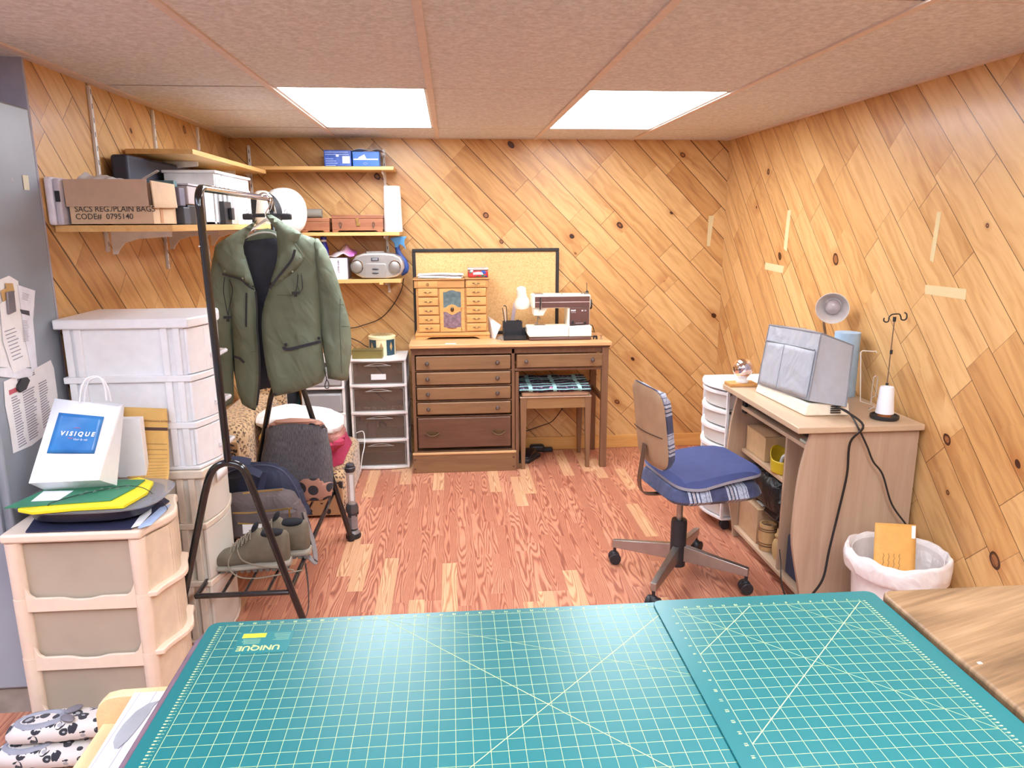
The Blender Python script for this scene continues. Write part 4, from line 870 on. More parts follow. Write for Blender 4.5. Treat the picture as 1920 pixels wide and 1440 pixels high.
b = MB(); b.puff(o, (0,0,0), (1,0,0), (0,1,0), .001, .0, R=.03, cell=.05, disp=lambda x, y: padz(x, y)-.001); b.build('pad_underside', plain('grey_foam', srgb(0x9B9AA6), .8), t, w=False)
# backrest
inp = [(1172,735),(1173,727),(1180,723),(1195,728),(1212,742),(1222,760),(1228,800),(1233,868),(1231,878),(1221,876),(1188,868),(1181,862),(1177,800)]
bd = Vector((math.cos(rz), math.sin(rz), 0)); side = Vector((bd.y, -bd.x, 0))
bo = Vector((HX, HY, 0))-bd*.175
def onback(px, py):
    d = _f+RT*(px-960)/FPX-UP*(py-720)/FPX; n = bd+Vector((0,0,.10)); k = ((bo+Vector((0,0,.5))-EYE).dot(n))/d.dot(n); return EYE+d*k
Wb, Hb = .150, .170; zc = .695
b = MB(); tilt = -.12
def bk(u, v, off):
    y = (u-.5)*2; z = (v-.5)*2
    return Vector((-.185+off-.035*0+.03*y*y-.05*(z)*.5, y*Wb, zc+z*Hb))
o2 = rsq(0, 0, Wb, Hb, 36, .42, .0)
def dsp(x, y): return .0
U_ = Vector((0,-1,0)); V_ = Vector((-.13,0,1)).normalized(); N_ = U_.cross(V_)
b.puff(o2, (-.165,0,zc), U_, V_, .010, .001, R=.006, cell=.03, disp=lambda x, y: -.8*x*x)
b.build('backrest_panel', plain('worn_plywood', srgb(0xA98A6C), .6, var=.14, ns=9.), t, w=False)
b = MB(); b.puff(rsq(0,0,Wb+.004,Hb+.004,36,.42), (-.165,0,zc), U_, V_, 0, .042, R=.035, cell=.025, wr=.003, disp=lambda x, y: -.002-.8*x*x)
b.build('backrest_cushion', M_strz, t, w=False)
b = MB(); b.strap([(-.1765-.002*0,-Wb+.012+i*(2*Wb-.024)/12,zc-.03+.006*math.sin(i)) if False else (-.165-.0105+.8*(-Wb+.012+i*(2*Wb-.024)/12)**2,-Wb+.012+i*(2*Wb-.024)/12,zc-.02-.012*i/12) for i in range(13)], .004, .0015, (0,0,1)); b.build('seam_line', plain('dark_crack', srgb(0x4A382C), .7), t, w=False)
b = MB(); b.strap(curve([(-.172,0,zc-.08),(-.182,0,.53),(-.19,0,.46),(-.175,0,.41),(-.13,0,.395),(-.02,0,.392)],6), .03, .006, (0,1,0)); b.build('back_bracket', plain('bronze_bracket', srgb(0x7E6A5C), .4, metal=.7), t, w=False)
# ------------------------------------------------------------------ waste bin
t = thing('waste_bin', 'white waste bin with a white bag liner beside the computer desk', 'waste bin', (1.575, 2.315, 0))
bx, by, bz = 1.575, 2.315, .345
MB().lathe([(0,.001),(.125,.001),(.15,bz-.01),(.147,bz-.01),(.122,.006),(0,.006)], (bx,by,0), 40).build('bin_body', plain('bin_white', srgb(0xE6DEDC), .35), t)
from mathutils import noise as _ns
def liner(u, v):
    a = 2*PI*u; k = v*5
    nz = _ns.noise(Vector((math.cos(a)*3, math.sin(a)*3, v*4)))
    P = [(.140,bz-.12),(.146,bz-.03),(.158,bz+.004),(.170,bz+.002),(.176,bz-.03),(.170,bz-.07),(.158,bz-.082)]
    f = v*(len(P)-1); i = min(int(f), len(P)-2); q = f-i; r = P[i][0]*(1-q)+P[i+1][0]*q; z = P[i][1]*(1-q)+P[i+1][1]*q
    w = .004+.010*max(0, v-.45)
    return Vector((bx+(r+nz*w)*math.cos(a), by+(r+nz*w)*math.sin(a), z+nz*.014*(v > .3)+.012*max(0,v-.6)*math.sin(2*a+1)*3))
b = MB(); b.grid(liner, 80, 26, cu=True); b.build('bag_liner', plain('white_film', srgb(0xEDE7E6), .3, var=.03, folds=.5, fs=12.), t, solid=.0015)
t = thing('envelope', 'orange padded envelope with handwriting sticking out of the waste bin', 'envelope', (1.57, 2.33, .2))
E0 = [at(a, c, y=yy) for a, c, yy in ((1641,980,2.37),(1718,984,2.34),(1716,1044,2.29),(1638,1042,2.32))]
E0[2] += (E0[2]-E0[1])*.9; E0[3] += (E0[3]-E0[0])*.9
nn = (E0[1]-E0[0]).cross(E0[3]-E0[0]).normalized()
if nn.y > 0: nn = -nn
M_env = plain('orange_kraft', srgb(0xDDA458), .7)
b = MB(); b.grid(lambda u, v: (E0[0]*(1-u)+E0[1]*u)*(1-v)+(E0[3]*(1-u)+E0[2]*u)*v+nn*.005*math.sin(PI*u)*math.sin(PI*v), 8, 8); pe = b.build('envelope_body', M_env, t, solid=.004)
eu = (E0[1]-E0[0]).normalized(); ev = (E0[0]-E0[3]).normalized()
b = MB(); o_ = E0[1]-eu*.016-ev*.05+nn*.006; b.add([o_, o_+eu*.012, o_+eu*.012+ev*.045, o_+ev*.045, o_-nn*.003, o_+eu*.012-nn*.003, o_+eu*.012+ev*.045-nn*.003, o_+ev*.045-nn*.003], [(0,1,2,3),(7,6,5,4),(0,4,5,1),(1,5,6,2),(2,6,7,3),(3,7,4,0)]); b.build('sticker', M_paper, t)
b = MB(); ink = plain('blue_black_ink', srgb(0x4A3C38), .7)
for k in range(4):
    o_ = E0[3]*(.55)+E0[0]*.45+eu*(.03+k*.018)+nn*.0095-ev*.02
    b.tube([o_+ev*(.008*i-.02)+eu*(.0025*math.sin(i*2.4+k)) for i in range(8)], .0006, 4)
b.build('handwriting', ink, t)
# ------------------------------------------------------------------ metal locker and the papers on it
g = G('locker_grey'); n = g.noise(g.co(), 2.5, 3.); sp = g.noise(g.co(), 7., 2.)
c = g.ramp(n, [(.35, srgb(0x9097A2)), (.65, srgb(0xA0A8B2))]); c = g.mix(g.ramp(sp, [(.69, 0.), (.71, .8)]), c, srgb(0xC4B8B4))
g.set(col=c, rough=.38, spec=.5, metal=.15); M_lock = g.mat
t = thing('metal_locker', 'tall grey metal locker at the left edge with papers stuck on its side', 'locker', (-1.75, 2.34, 0))
LX = -1.312; LT = at(63,205,x=LX).z
MB().box(-2.2, LX, 2.15, 2.548, .085, LT).build('body', M_lock, t, bevel=.008, seg=3)
for x0, x1 in ((-2.19,-1.775),(-1.765,-1.335)): MB().box(x0, x1, 2.135, 2.149, .10, LT-.03).build('door', M_lock, t, bevel=.003)
MB().box(-2.19, LX-.004, 2.155, 2.54, .0, .083).build('wooden_base', plain('grimy_board', srgb(0x9A8F86), .8, var=.2, ns=14.), t)
def patch(b, pts, x, m=0, th=.0006, curl=0):
    P = [at(a, c, x=x) for a, c in pts]; n = len(P)
    b.add(P+[p-Vector((th,0,0)) for p in P], [tuple(range(n)), tuple(range(2*n-1,n-1,-1))]+[(i,(i+1)%n,n+(i+1)%n,n+i) for i in range(n)], m)
M_ink = plain('grey_print', srgb(0x9B98A6), .7); M_inkd = plain('dark_print', srgb(0x4E4C56), .7)
def lines(b, c0, c1, c2, c3, x, rows, gap=.45, seed=1):
    """rows of print between the left edge c0-c3 and right edge c1-c2 (pixels)"""
    rr = random.Random(seed)
    for k in range(rows):
        v = (k+.2)/rows; v2 = (k+.2+gap)/rows; e = 1-rr.random()*.3
        L = lambda a, d, q: (a[0]*(1-q)+d[0]*q, a[1]*(1-q)+d[1]*q)
        a0 = L(c0,c3,v); a1 = L(c1,c2,v); d0 = L(c0,c3,v2); d1 = L(c1,c2,v2)
        a1 = L(a0,a1,e); d1 = L(d0,d1,e); patch(b, [a0,a1,d1,d0], x, 0, .0003)
t = thing('flyer', 'white printed flyer with a red heading on the side of the locker', 'flyer', (LX, 2.35, .95))
b = MB(); patch(b, [(7,716),(28,706),(60,694),(95,675),(101,690),(108,742),(104,800),(60,835),(25,850),(18,800),(10,760)], LX+.002); b.build('sheet', M_paper, t)
b = MB(); lines(b, (21,745),(36,738),(52,832),(36,842), LX+.0027, 20, seed=2); lines(b, (42,735),(66,722),(76,815),(56,828), LX+.0027, 20, seed=3); lines(b, (72,718),(88,710),(98,790),(82,805), LX+.0027, 18, seed=4); b.build('print', M_ink, t)
b = MB(); patch(b, [(17,732),(37,724),(38,732),(18,741)], LX+.0028); b.build('red_heading', plain('red_print', srgb(0xC9606E), .7), t)
b = MB(); o1 = at(34,720,x=LX+.0028); o2_ = at(68,700,x=LX+.0028); dd = (o2_-o1).normalized(); b.text('PL  ..VALLE', .02, o1, dd, Vector((1,0,0)).cross(dd), bold=.0004); b.build('heading', M_inkd, t)
b = MB(); patch(b, [(35,722),(43,709),(52,707),(57,713),(50,730),(40,736),(35,731)], LX+.010, 0, .008); single(b, 'magnet', M_black, 'dark hexagonal magnet holding the flyer with the red heading', 'magnet', bevel=.001)
t = thing('receipts', 'bundle of white receipts clipped high on the locker side above the flyer', 'papers', (LX, 2.3, 1.2))
b = MB(); patch(b, [(0,524),(17,517),(34,527),(40,580),(62,688),(30,690),(0,688)], LX+.002); b.build('sheet', M_paper, t)
b = MB(); patch(b, [(33,534),(66,545),(62,600),(70,690),(60,696),(48,640)], LX+.0035); b.build('sheet', plain('cool_paper', srgb(0xE8E8F2), .8), t)
b = MB(); patch(b, [(0,570),(12,560),(36,600),(52,688),(25,700),(6,640)], LX+.0055); b.build('sheet', M_paper, t)
b = MB(); patch(b, [(0,690),(40,688),(64,692),(60,706),(36,710),(0,706)], LX+.0045); b.build('sheet', plain('cool_paper', srgb(0xE8E8F2), .8), t)
b = MB(); lines(b, (42,548),(58,553),(55,566),(42,562), LX+.0042, 5, .3, 5); lines(b, (42,600),(54,602),(56,640),(44,642), LX+.0042, 14, .3, 6); lines(b, (8,620),(30,612),(44,672),(26,680), LX+.0062, 9, .25, 7); b.build('print', M_ink, t)
b = MB(); patch(b, [(38,580),(55,583),(56,592),(41,588)], LX+.0043); b.build('dark_strip', M_inkd, t)
b = MB(); patch(b, [(1,545),(12,540),(16,560),(6,566)], LX+.0063); patch(b, [(10,531),(24,531),(28,548),(14,548)], LX+.0063); b.build('gold_label', plain('gold_label', srgb(0xC8A26A), .5), t)
b = MB(); patch(b, [(14,548),(27,545),(31,584),(18,590)], LX+.013, 0, .006); single(b, 'magnetic_clip', plain('clip_grey', srgb(0x8E8890), .3, metal=.5), 'grey magnetic clip holding the receipts on the locker side', 'clip', bevel=.001)
b = MB(); patch(b, [(42,328),(53,329),(56,357),(46,356)], LX+.002); single(b, 'tape_piece', plain('old_tape', srgb(0xDAD4BC), .6), 'small cream tape strip high on the locker side', 'tape')
# ------------------------------------------------------------------ ribbed drawer towers by the left wall
M_wtow = plain('glossy_white', srgb(0xF3F3F7), .28, var=.03); M_ctow = plain('cream_frame', srgb(0xEBDDCB), .35); M_cfrost = clear('cream_frost', (.93,.87,.78), .4, .25)
M_chand = clear('clear_handle', (.95,.93,.95), .1, .7)
def tower(name, label, x0, x1, y0, y1, zs, lid, mf, md, bulge, ribs=True, handle=None, hx=.02):
    """x1 is the front plane (+x); near side shows posts and inset panels; zs are ledge heights top to bottom"""
    t = thing(name, label, 'drawer unit', ((x0+x1)/2, (y0+y1)/2, zs[-1]))
    fr = MB()
    def outline(bl, o=0., xb=None):
        n = 12; return [(x0-o, y0-o)]+[(x1+bl*math.sin(PI*i/n)+o, y0-o+(y1-y0+2*o)*i/n) for i in range(n+1)]+[(x0-o, y1+o)]
    top = MB(); top.prism(outline(bulge*.9, .012), 'z', zs[0]-lid, zs[0]); top.build('top', mf, t, bevel=.005, seg=3)
    for k in range(1, len(zs)):
        za, zb = (zs[k-1]-lid if k == 1 else zs[k-1]-.022), zs[k]
        lg = MB(); last = k == len(zs)-1
        lg.prism(outline(bulge*.9, .004), 'z', zb if last else zb-.022, zb+.012 if last else zb); lg.build('ledge', mf, t, bevel=.003)
        pb = zb+.012 if last else zb
        pn = MB(); pn.box(x0+.006, x1-.012, y0+.012, y1-.012, pb, za); pn.build('inner_bin', md, t)
        for xx in (x0+.012, x0+.045, x1-.085, x1-.045): MB().box(xx, xx+.022, y0, y0+.012, pb, za).build('post', mf, t, bevel=.002)
        d = MB(); n = 40; o = []
        for i in range(n+1):
            v = i/n; rb = .0025*(1 if (i % 4 < 2) else 0) if ribs and .2 < v < .95 else 0
            o.append((x1+bulge*math.sin(PI*v)+rb, y0+.006+(y1-y0-.012)*v))
        d.prism([(x1-.01, y0+.006)]+o+[(x1-.01, y1-.006)], 'z', pb+.003, za-.004); dr = d.build('drawer', md if not ribs else mf, t, bevel=.002)
        if handle:
            hz = za-(za-pb)*.68; h = MB(); ym = (y0+y1)/2; xh = x1+bulge+.018
            h.tube([(x1+bulge*.9, ym-.05, hz), (xh, ym-.045, hz), (xh, ym+.045, hz), (x1+bulge*.9, ym+.05, hz)], .008, 10); h.build('handle', M_chand, dr)
    return t
WY = 2.50
wz = [at(230,py,y=WY).z for py in (598, 706, 795, 884)]
tower('drawer_unit', 'tall white plastic drawer unit with ribbed fronts behind the shopping bag', -1.290, -.885, WY, 2.80, wz, .032, M_wtow, M_wtow, .045, True, True)
tower('drawer_unit', 'cream plastic drawer unit under the tall white drawer unit', -1.290, -.885, WY, 2.80, [wz[-1]-.002, .47, .25, .005], .03, M_ctow, M_cfrost, .03, False, None)
b = MB(); b.add([Vector((-.848,2.56,.60)),Vector((-.842,2.66,.60)),Vector((-.842,2.66,.64)),Vector((-.848,2.56,.64))],[(0,1,2,3)]); single(b, 'paper_label', M_paper, 'white label on the top drawer of the cream drawer unit', 'label', solid=.001)
# ------------------------------------------------------------------ near beige unit
M_beige = plain('beige_plastic', srgb(0xE9D2BC), .38, var=.03); M_bfrost = plain('beige_frosted', srgb(0xB4A592), .45, var=.08, ns=5.)
t = thing('drawer_unit', 'beige plastic drawer unit with frosted sides in front of the locker', 'drawer unit', (-1.1, 2.19, 0))
BX0, BX1, BY0, BY1 = -1.292, -.915, 2.055, 2.345
bzs = [.640, .435, .243, .05]
def boutl(o, bl):
    n = 16; return [(BX0-o, BY0-o)]+[(BX1+o+bl*(.5-.5*math.cos(2*PI*i/n)), BY0-o+(BY1-BY0+2*o)*i/n) for i in range(n+1)]+[(BX0-o, BY1+o)]
MB().prism(boutl(.006, .045), 'z', .612, .640).build('top', M_beige, t, bevel=.008, seg=3)
for k in range(3):
    z1 = bzs[k]-(.028 if k == 0 else 0); z0 = bzs[k+1]
    for x in (BX0+.018, BX1-.016):
        for y in (BY0+.018, BY1-.018):
            b = MB(); b.lathe([(.0185,z0-.004),(.0195,z0+.004),(.0205,z1-.006),(.0205,z1-.001)], (x,y,0), 16, sx=1.15, sy=1.); b.build('post', M_beige, t)
    # curved rail along the near side
    b = MB(); n = 24; pts = []
    for i in range(n+1):
        u = i/n; x = BX0+.035+(BX1-BX0-.068)*u; e = min(u, 1-u)*12; h = z0+.012*0+.038*(1-min(1, e))**2-.008*math.exp(-((u-.5)/.14)**4)
        pts.append((x, h))
    b.prism([(BX0+.035, z0-.042), (BX1-.033, z0-.042)]+pts[::-1], 'y', BY0+.004, BY0+.014); b.build('side_rail', M_beige, t, bevel=.001)
    MB().box(BX0+.02, BX1-.03, BY0+.022, BY1-.022, z0-.03, z1-.012).build('inner_bin', M_bfrost, t)
    d = MB(); n = 44; o = []
    for i in range(n+1):
        v = i/n; rb = .002*(1 if i % 2 else 0) if .35 < v < .95 else 0
        o.append((BX1+.006+.035*(.5-.5*math.cos(2*PI*v))+rb, BY0+.012+(BY1-BY0-.024)*v))
    d.prism([(BX1-.02, BY0+.012)]+o+[(BX1-.02, BY1-.012)], 'z', z0+.006, z1-.006); d = d.build('drawer', plain('beige_translucent', srgb(0xDDC8AE), .35), t)
    b = MB(); b.prism([(BX1+.0, BY0+.005)]+[(x+.022, y) for x, y in o]+[(BX1+.0, BY1-.005)], 'z', z0-.012, z0+.006); b.build('pull_lip', M_beige, d, bevel=.004, seg=3)
MB().prism(boutl(.0, .03), 'z', .002, .03).build('base', M_beige, t, bevel=.004)
for x in (BX0+.018, BX1-.016):
    for y in (BY0+.018, BY1-.018): MB().cyl((x,y,.0),(x,y,.05),.0205,n=16).build('foot', M_beige, t)
# things on top of it
BT = .641
def flat(name, pts, z, th, mat, label, cat, parts=None, **k):
    P = [at(a, c, z=z) for a, c in pts]; b = MB(); b.prism([(p.x, p.y) for p in P], 'z', z, z+th); return single(b, name, mat, label, cat, **k)
flat('folder', [(48,999),(246,993),(318,941),(292,925),(75,960)], BT+.001, .004, plain('navy_folder', srgb(0x2B2D48), .6), 'navy blue folder under the black dish on the beige drawer unit', 'folder')
flat('paper_slip', [(258,990),(300,952),(320,946),(312,957),(283,985),(262,991)], BT+.0055, .0012, plain('light_blue_paper', srgb(0xA9BBDD), .8), 'light blue paper lying beside the black dish', 'paper')
flat('paper_slip', [(246,990),(262,968),(284,953),(284,962),(262,986)], BT+.007, .001, M_paper, 'small white paper slip between the black dish and the light blue paper', 'paper')
t = thing('baking_dish', 'black lidded dish with a wide clear rim under the yellow folder', 'dish', (-1.1, 2.2, BT+.005))
dc = Vector((-1.085, 2.20, 0)); z0 = BT+.0085
def sqr(a, bb, e, n=40): 
    o = []
    for i in range(n):
        th = 2*PI*i/n; c = math.cos(th); s = math.sin(th); o.append((math.copysign(abs(c)**e, c)*a, math.copysign(abs(s)**e, s)*bb))
    return o
def loftrings(b, rings, c, m=0, cap0=True, cap1=True):
    n = len(rings[0][0]); vs = [(c.x+x, c.y+y, z) for o, z in rings for x, y in o]
    fs = [(k*n+i, k*n+(i+1)%n, (k+1)*n+(i+1)%n, (k+1)*n+i) for k in range(len(rings)-1) for i in range(n)]
    if cap0: fs.append(tuple(range(n-1,-1,-1)))
    if cap1: fs.append(tuple((len(rings)-1)*n+i for i in range(n)))
    b.add(vs, fs, m)
b = MB(); loftrings(b, [(sqr(.135,.095,.6), z0), (sqr(.165,.118,.6), z0+.012), (sqr(.178,.127,.6), z0+.038)], dc); b.build('dish', plain('dark_dish', srgb(0x2E2D3A), .3), t)
b = MB(); loftrings(b, [(sqr(.182,.13,.6), z0+.040), (sqr(.205,.142,.6), z0+.044), (sqr(.208,.144,.6), z0+.049), (sqr(.182,.13,.6), z0+.050)], dc); b.build('clear_rim', clear('smoky_clear', (.62,.62,.66), .08, .75), t)
b = MB(); loftrings(b, [(sqr(.10,.13,.6), z0+.0395), (sqr(.12,.14,.6), z0+.0405)], dc+Vector((-.12,0,0))); 
zf = z0+.051
Y_ = [at(a, c, z=zf+.006) for a, c in ((33,957),(60,945),(150,920),(262,897),(288,905),(276,925),(232,950),(140,955),(60,962))]
b = MB(); b.prism([(p.x, p.y) for p in Y_], 'z', zf, zf+.011); single(b, 'folder', plain('yellow_folder', srgb(0xF2DE26), .45), 'bright yellow folder on the dish under the green folder', 'folder', bevel=.002)
zg = zf+.012
t = thing('folder', 'green cardboard folder with a white label and elastic under the shopping bag', 'folder', (-1.1, 2.2, zg))
P = [at(a, c, z=zg+.002) for a, c in ((8,953),(92,915),(150,900),(272,900),(252,915),(208,938),(120,944))]
MB().prism([(p.x, p.y) for p in P], 'z', zg, zg+.0035).build('cover', plain('green_folder', srgb(0x3E8262), .6), t)
P = [at(a, c, z=zg+.004) for a, c in ((58,940),(82,921),(138,920),(110,938))]
MB().prism([(p.x, p.y) for p in P], 'z', zg+.0038, zg+.0043).build('label', M_paper, t)
b = MB(); b.tube(curve([at(90,950,z=zg-.004), at(96,943,z=zg+.006), at(150,927,z=zg+.007), at(200,917,z=zg+.008), at(235,911,z=zg+.008), at(262,913,z=zg+.008), at(280,921,z=zg-.002), at(300,938,z=BT+.02), at(312,950,z=BT+.012), at(314,955,z=BT+.008)],5), .0012, 5); b.build('elastic', M_black, t)
b = MB()
for px, py in ((152,926),(162,922),(178,921),(190,917),(205,916),(220,916),(240,911)): 
    q = at(px, py, z=zg+.009); b.tube([q+Vector((.005*math.cos(a*PI/4),.005*math.sin(a*PI/4),.002*math.sin(a))) for a in range(8)], .0007, 4, closed=True)
b.build('beads', clear('green_beads', (.5,.6,.55), .1, .6), t)
# shopping bag
M_bagw = plain('white_card_gloss', srgb(0xF4F3F5), .35, var=.02)
zb = zg+.0045
t = thing('shopping_bag', 'white paper shopping bag with a bright blue square and rope handles', 'shopping bag', tuple((at(150,915,z=zb))))
K1 = at(85,919,z=zb); K2 = at(219,910,z=zb); K2 = Vector((K2.x, K2.y, zb)); Yb = (K1.y+K2.y)/2
F1 = at(54,906,y=Yb-.055); F2 = at(186,900,y=Yb-.055); T1 = at(103,747,y=Yb+.035); T2 = at(222,762,y=Yb+.035); U1 = at(118,752,y=Yb+.075); U2 = at(233,757,y=Yb+.075)
F1.z = max(F1.z, zb+.001); F2.z = max(F2.z, zb+.001)
b = MB(); b.add([F1,F2,K2,K1,T1,T2,U2,U1], [(0,1,5,4),(1,2,6,5),(2,3,7,6),(3,0,4,7),(0,3,2,1)]); b.build('bag_body', M_bagw, t, solid=.0012)
fn = (F2-F1).cross(T1-F1).normalized(); fn = fn if fn.y < 0 else -fn
def onbag(u, v, o=.0015): return (F1*(1-u)+F2*u)*(1-v)+(T1*(1-u)+T2*u)*v+fn*o
g = G('blue_gloss_print'); x, y, z = g.sep(g.co()); g.set(col=g.ramp(g.noise(g.co(), 12.), [(.3, srgb(0x2A6FB4)), (.7, srgb(0x3A86C8))]), rough=.25)
b = MB(); b.grid(lambda u, v: onbag(.13+.70*u, .35+.49*v, .0018+.0012*math.sin(u*6)*math.sin(v*5)), 10, 10); sq = b.build('blue_square', g.mat, t, solid=.0006)
uu = (onbag(1,.5)-onbag(0,.5)).normalized(); vv = (onbag(.5,1)-onbag(.5,0)).normalized()
b = MB(); b.text('V I S I Q U E', .0185, onbag(.25,.57,.0036), uu, (vv+uu*.12), bold=.0008); b.text('Voir la vie', .010, onbag(.46,.515,.0036), uu, (vv+uu*.3)); b.build('lettering', M_paper, sq)
b = MB(); b.tube([onbag(.43,.665,.0038),onbag(.44,.672,.0038),onbag(.51,.672,.0038),onbag(.52,.665,.0038)], .0008, 5); b.tube([onbag(.38,.545,.0038),onbag(.39,.538,.0038),onbag(.44,.538,.0038),onbag(.45,.545,.0038)], .0008, 5); b.build('red_bracket', plain('pink_red', srgb(0xD8608A), .6), sq)
b = MB(); b.tube(curve([at(a, c, y=Yb+.03+.002*i) for i, (a, c) in enumerate(((149,756),(152,730),(161,712),(174,706),(188,709),(196,725),(200,750)))], 5), .0025, 8); b.build('rope_handle', M_bagw, t)
b = MB(); b.tube(curve([at(a, c, y=Yb+.085) for i, (a, c) in enumerate(((158,756),(161,732),(168,714),(180,708),(193,712),(204,732),(208,752)))], 5), .0025, 8); b.build('rope_handle', M_bagw, t)
b = MB(); q0 = at(209,786,y=2.40); q1 = at(262,786,y=2.40); b.box(q0.x, q1.x, 2.40, 2.43, zg-.03, q0.z); single(b, 'carton', M_bagw, 'narrow white carton standing between the shopping bag and the yellow envelope', 'carton', bevel=.001)
t = thing('envelope', 'yellow interoffice envelope with punched holes leaning on the white drawer unit', 'envelope', (-.95, 2.42, BT))
EP = [at(230,763,y=2.478), at(313,766,y=2.478), at(317,850,y=2.45), at(316,890,y=2.41), at(300,936,z=BT+.002), at(250,936,z=BT+.002), at(236,880,y=2.42)]
eg = lambda u, v: None
L_ = curve([at(231,763,y=2.482), at(235,850,y=2.445), at(240,900,y=2.39), Vector((at(250,937,z=BT+.003).x, at(280,937,z=BT+.003).y, BT+.004))], 6)
R_ = curve([at(313,766,y=2.482), at(317,850,y=2.445), at(316,895,y=2.39), Vector((at(302,937,z=BT+.003).x, at(280,937,z=BT+.003).y, BT+.004))], 6)
nk_ = len(L_)-1
def env(u, v, o=0.):
    f = v*nk_; i = min(int(f), nk_-1); q = f-i
    a = L_[i]*(1-q)+L_[i+1]*q; c = R_[i]*(1-q)+R_[i+1]*q; return a*(1-u)+c*u+Vector((0,-o,o*.3))
b = MB(); b.grid(env, 8, 20); b.build('envelope_body', plain('kraft_yellow', srgb(0xDFB166), .7), t, solid=.0015)
b = MB(); b.grid(lambda u, v: env(.0+.0+u, .155+.02*v, .002), 6, 2); b.build('header_bar', plain('dark_bar', srgb(0x5A4038), .7), t)
b = MB()
for k in range(17):
    v0 = .26+k*.042; b.grid(lambda u, v, v0=v0: env(.03+.94*u, v0+.004*v, .0022), 5, 2)
b.grid(lambda u, v: env(.4+.008*u, .2+.75*v, .0022), 2, 12); e1 = env(.28,.12,.003); b.text('CORRESPONDANCE INTERNE', .0085, e1, env(.9,.12,.003)-e1, (0,.2,1), bold=.0002); b.build('ruling', plain('brown_ruling', srgb(0x9A6E44), .7), t)
b = MB()
for v in (.34, .72):
    q = env(.43, v, .0028); b.cyl(q, q+Vector((0,-.0006,0)), .005, n=12)
b.build('punched_hole', M_paper, t)
# ------------------------------------------------------------------ slippers
M_snow = leopard('snow_leopard_fleece', srgb(0xD9CFC8), srgb(0xA9A5A8), srgb(0x2B2A33), 30.); M_sherpa = plain('grey_sherpa', srgb(0x9A9AA4), .95, bump=.6, bs=180.)
def slipper(loc, rz, lab, bow=True):
    t = thing('slipper', lab, 'slipper', loc, rz, 'leopard slippers')
    def sec(s):   # s 0 heel .. 1 toe ; returns half width, height
        w = .040+.016*math.sin(PI*min(1,s*1.02))**.7; w *= 1 if s > .06 else .75+.25*s/.06
        if s > .9: w *= math.sqrt(max(0.02, 1-((s-.9)/.1)**2))
        return w
    b = MB(); n = 26; m = 18; vs = []
    for i in range(n):
        s = i/(n-1); w = max(.006, sec(s)); x = .27*s; h = .048+.010*math.sin(PI*s); h *= 1 if s < .93 else math.sqrt(max(.05,1-((s-.93)/.075)**2)); h *= 1 if s > .05 else .8
        for j in range(m):
            a = 2*PI*j/m; cy = math.copysign(abs(math.cos(a))**.7, math.cos(a)); sz = math.copysign(abs(math.sin(a))**.75, math.sin(a))
            vs.append((x, w*cy, h/2+.003+h/2*sz))
    b.add(vs, [(i*m+j, i*m+(j+1)%m, (i+1)*m+(j+1)%m, (i+1)*m+j) for i in range(n-1) for j in range(m)]+[tuple(range(m)), tuple((n-1)*m+j for j in range(m))])
    b.build('body', M_snow, t, w=False)
    b = MB(); b.tube([(.085+.062*math.cos(a*PI/12), .030*math.sin(a*PI/12), .050+.005*math.cos(a*PI/12)) for a in range(24)], .012, 8, closed=True); b.build('lining_rim', M_sherpa, t, w=False)
    b = MB(); b.ell((.085,0,.049),(.052,.022,.008)); b.build('insole', plain('dark_sherpa', srgb(0x77777F), .95), t, w=False)
    if bow:
        b = MB(); b.ell((.165,.02,.066),(.025,.014,.007),rot=Matrix.Rotation(.6,3,'Z')); b.ell((.165,-.02,.066),(.025,.014,.007),rot=Matrix.Rotation(-.6,3,'Z')); b.build('bow', plain('grey_satin', srgb(0x77727A), .3), t, w=False)
    return t
slipper((-1.315, 1.93, 0.001), -.05, 'snow leopard print slipper on the floor under the other slipper', False)
slipper((-1.285, 1.945, .060), .06, 'snow leopard print slipper with a grey bow lying on top of the other slipper')
# ------------------------------------------------------------------ leopard armchair and the heap on it
M_leo = leopard('leopard_cover', srgb(0xB8946C), srgb(0x8E6A48), srgb(0x2E211C), 24.); M_leos = leopard('leopard_cover_small', srgb(0xC4A27A), srgb(0x9A7048), srgb(0x4A3428), 60.)
t = thing('armchair', 'leopard print armchair piled with folded textiles behind the garment rack', 'armchair', (-.95, 4.0, 0))
def soft(b, x0, x1, y0, y1, z0, z1, r=.04, n=8, wr=.0, m=0):
    vs = []; ring = []
    for (cx, cy, a0) in ((x1-r,y1-r,0),(x0+r,y1-r,PI/2),(x0+r,y0+r,PI),(x1-r,y0+r,PI*1.5)):
        for i in range(5): a = a0+PI/2*i/4; ring.append((cx-(x0+x1)/2+r*math.cos(a), cy-(y0+y1)/2+r*math.sin(a)))
    W = (x1-x0)/2; H = (y1-y0)/2; R = [(ring, z0)]
    for i in range(5):
        a = PI/2*i/4; k = r*(1-math.cos(a)); R.append(([(x*(1-k/W), y*(1-k/H)) for x, y in ring], z1-r+r*math.sin(a)))
    loftrings(b, R, Vector(((x0+x1)/2, (y0+y1)/2, 0)), m)
b = MB(); soft(b, -1.03, -.578, 3.665, 4.37, .012, .245, .05); b.build('seat', M_leos, t)
b = MB(); b.box(-1.01, -.585, 3.655, 3.672, .012, .20); b.build('front_skirt', M_leo, t, bevel=.006)
b = MB(); soft(b, -1.27, -1.035, 3.57, 4.40, .012, .525, .07); b.build('armrest', M_leos, t)
b = MB(); b.box(-1.25, -1.06, 3.552, 3.575, .012, .46); b.build('arm_panel', M_leo, t, bevel=.008)
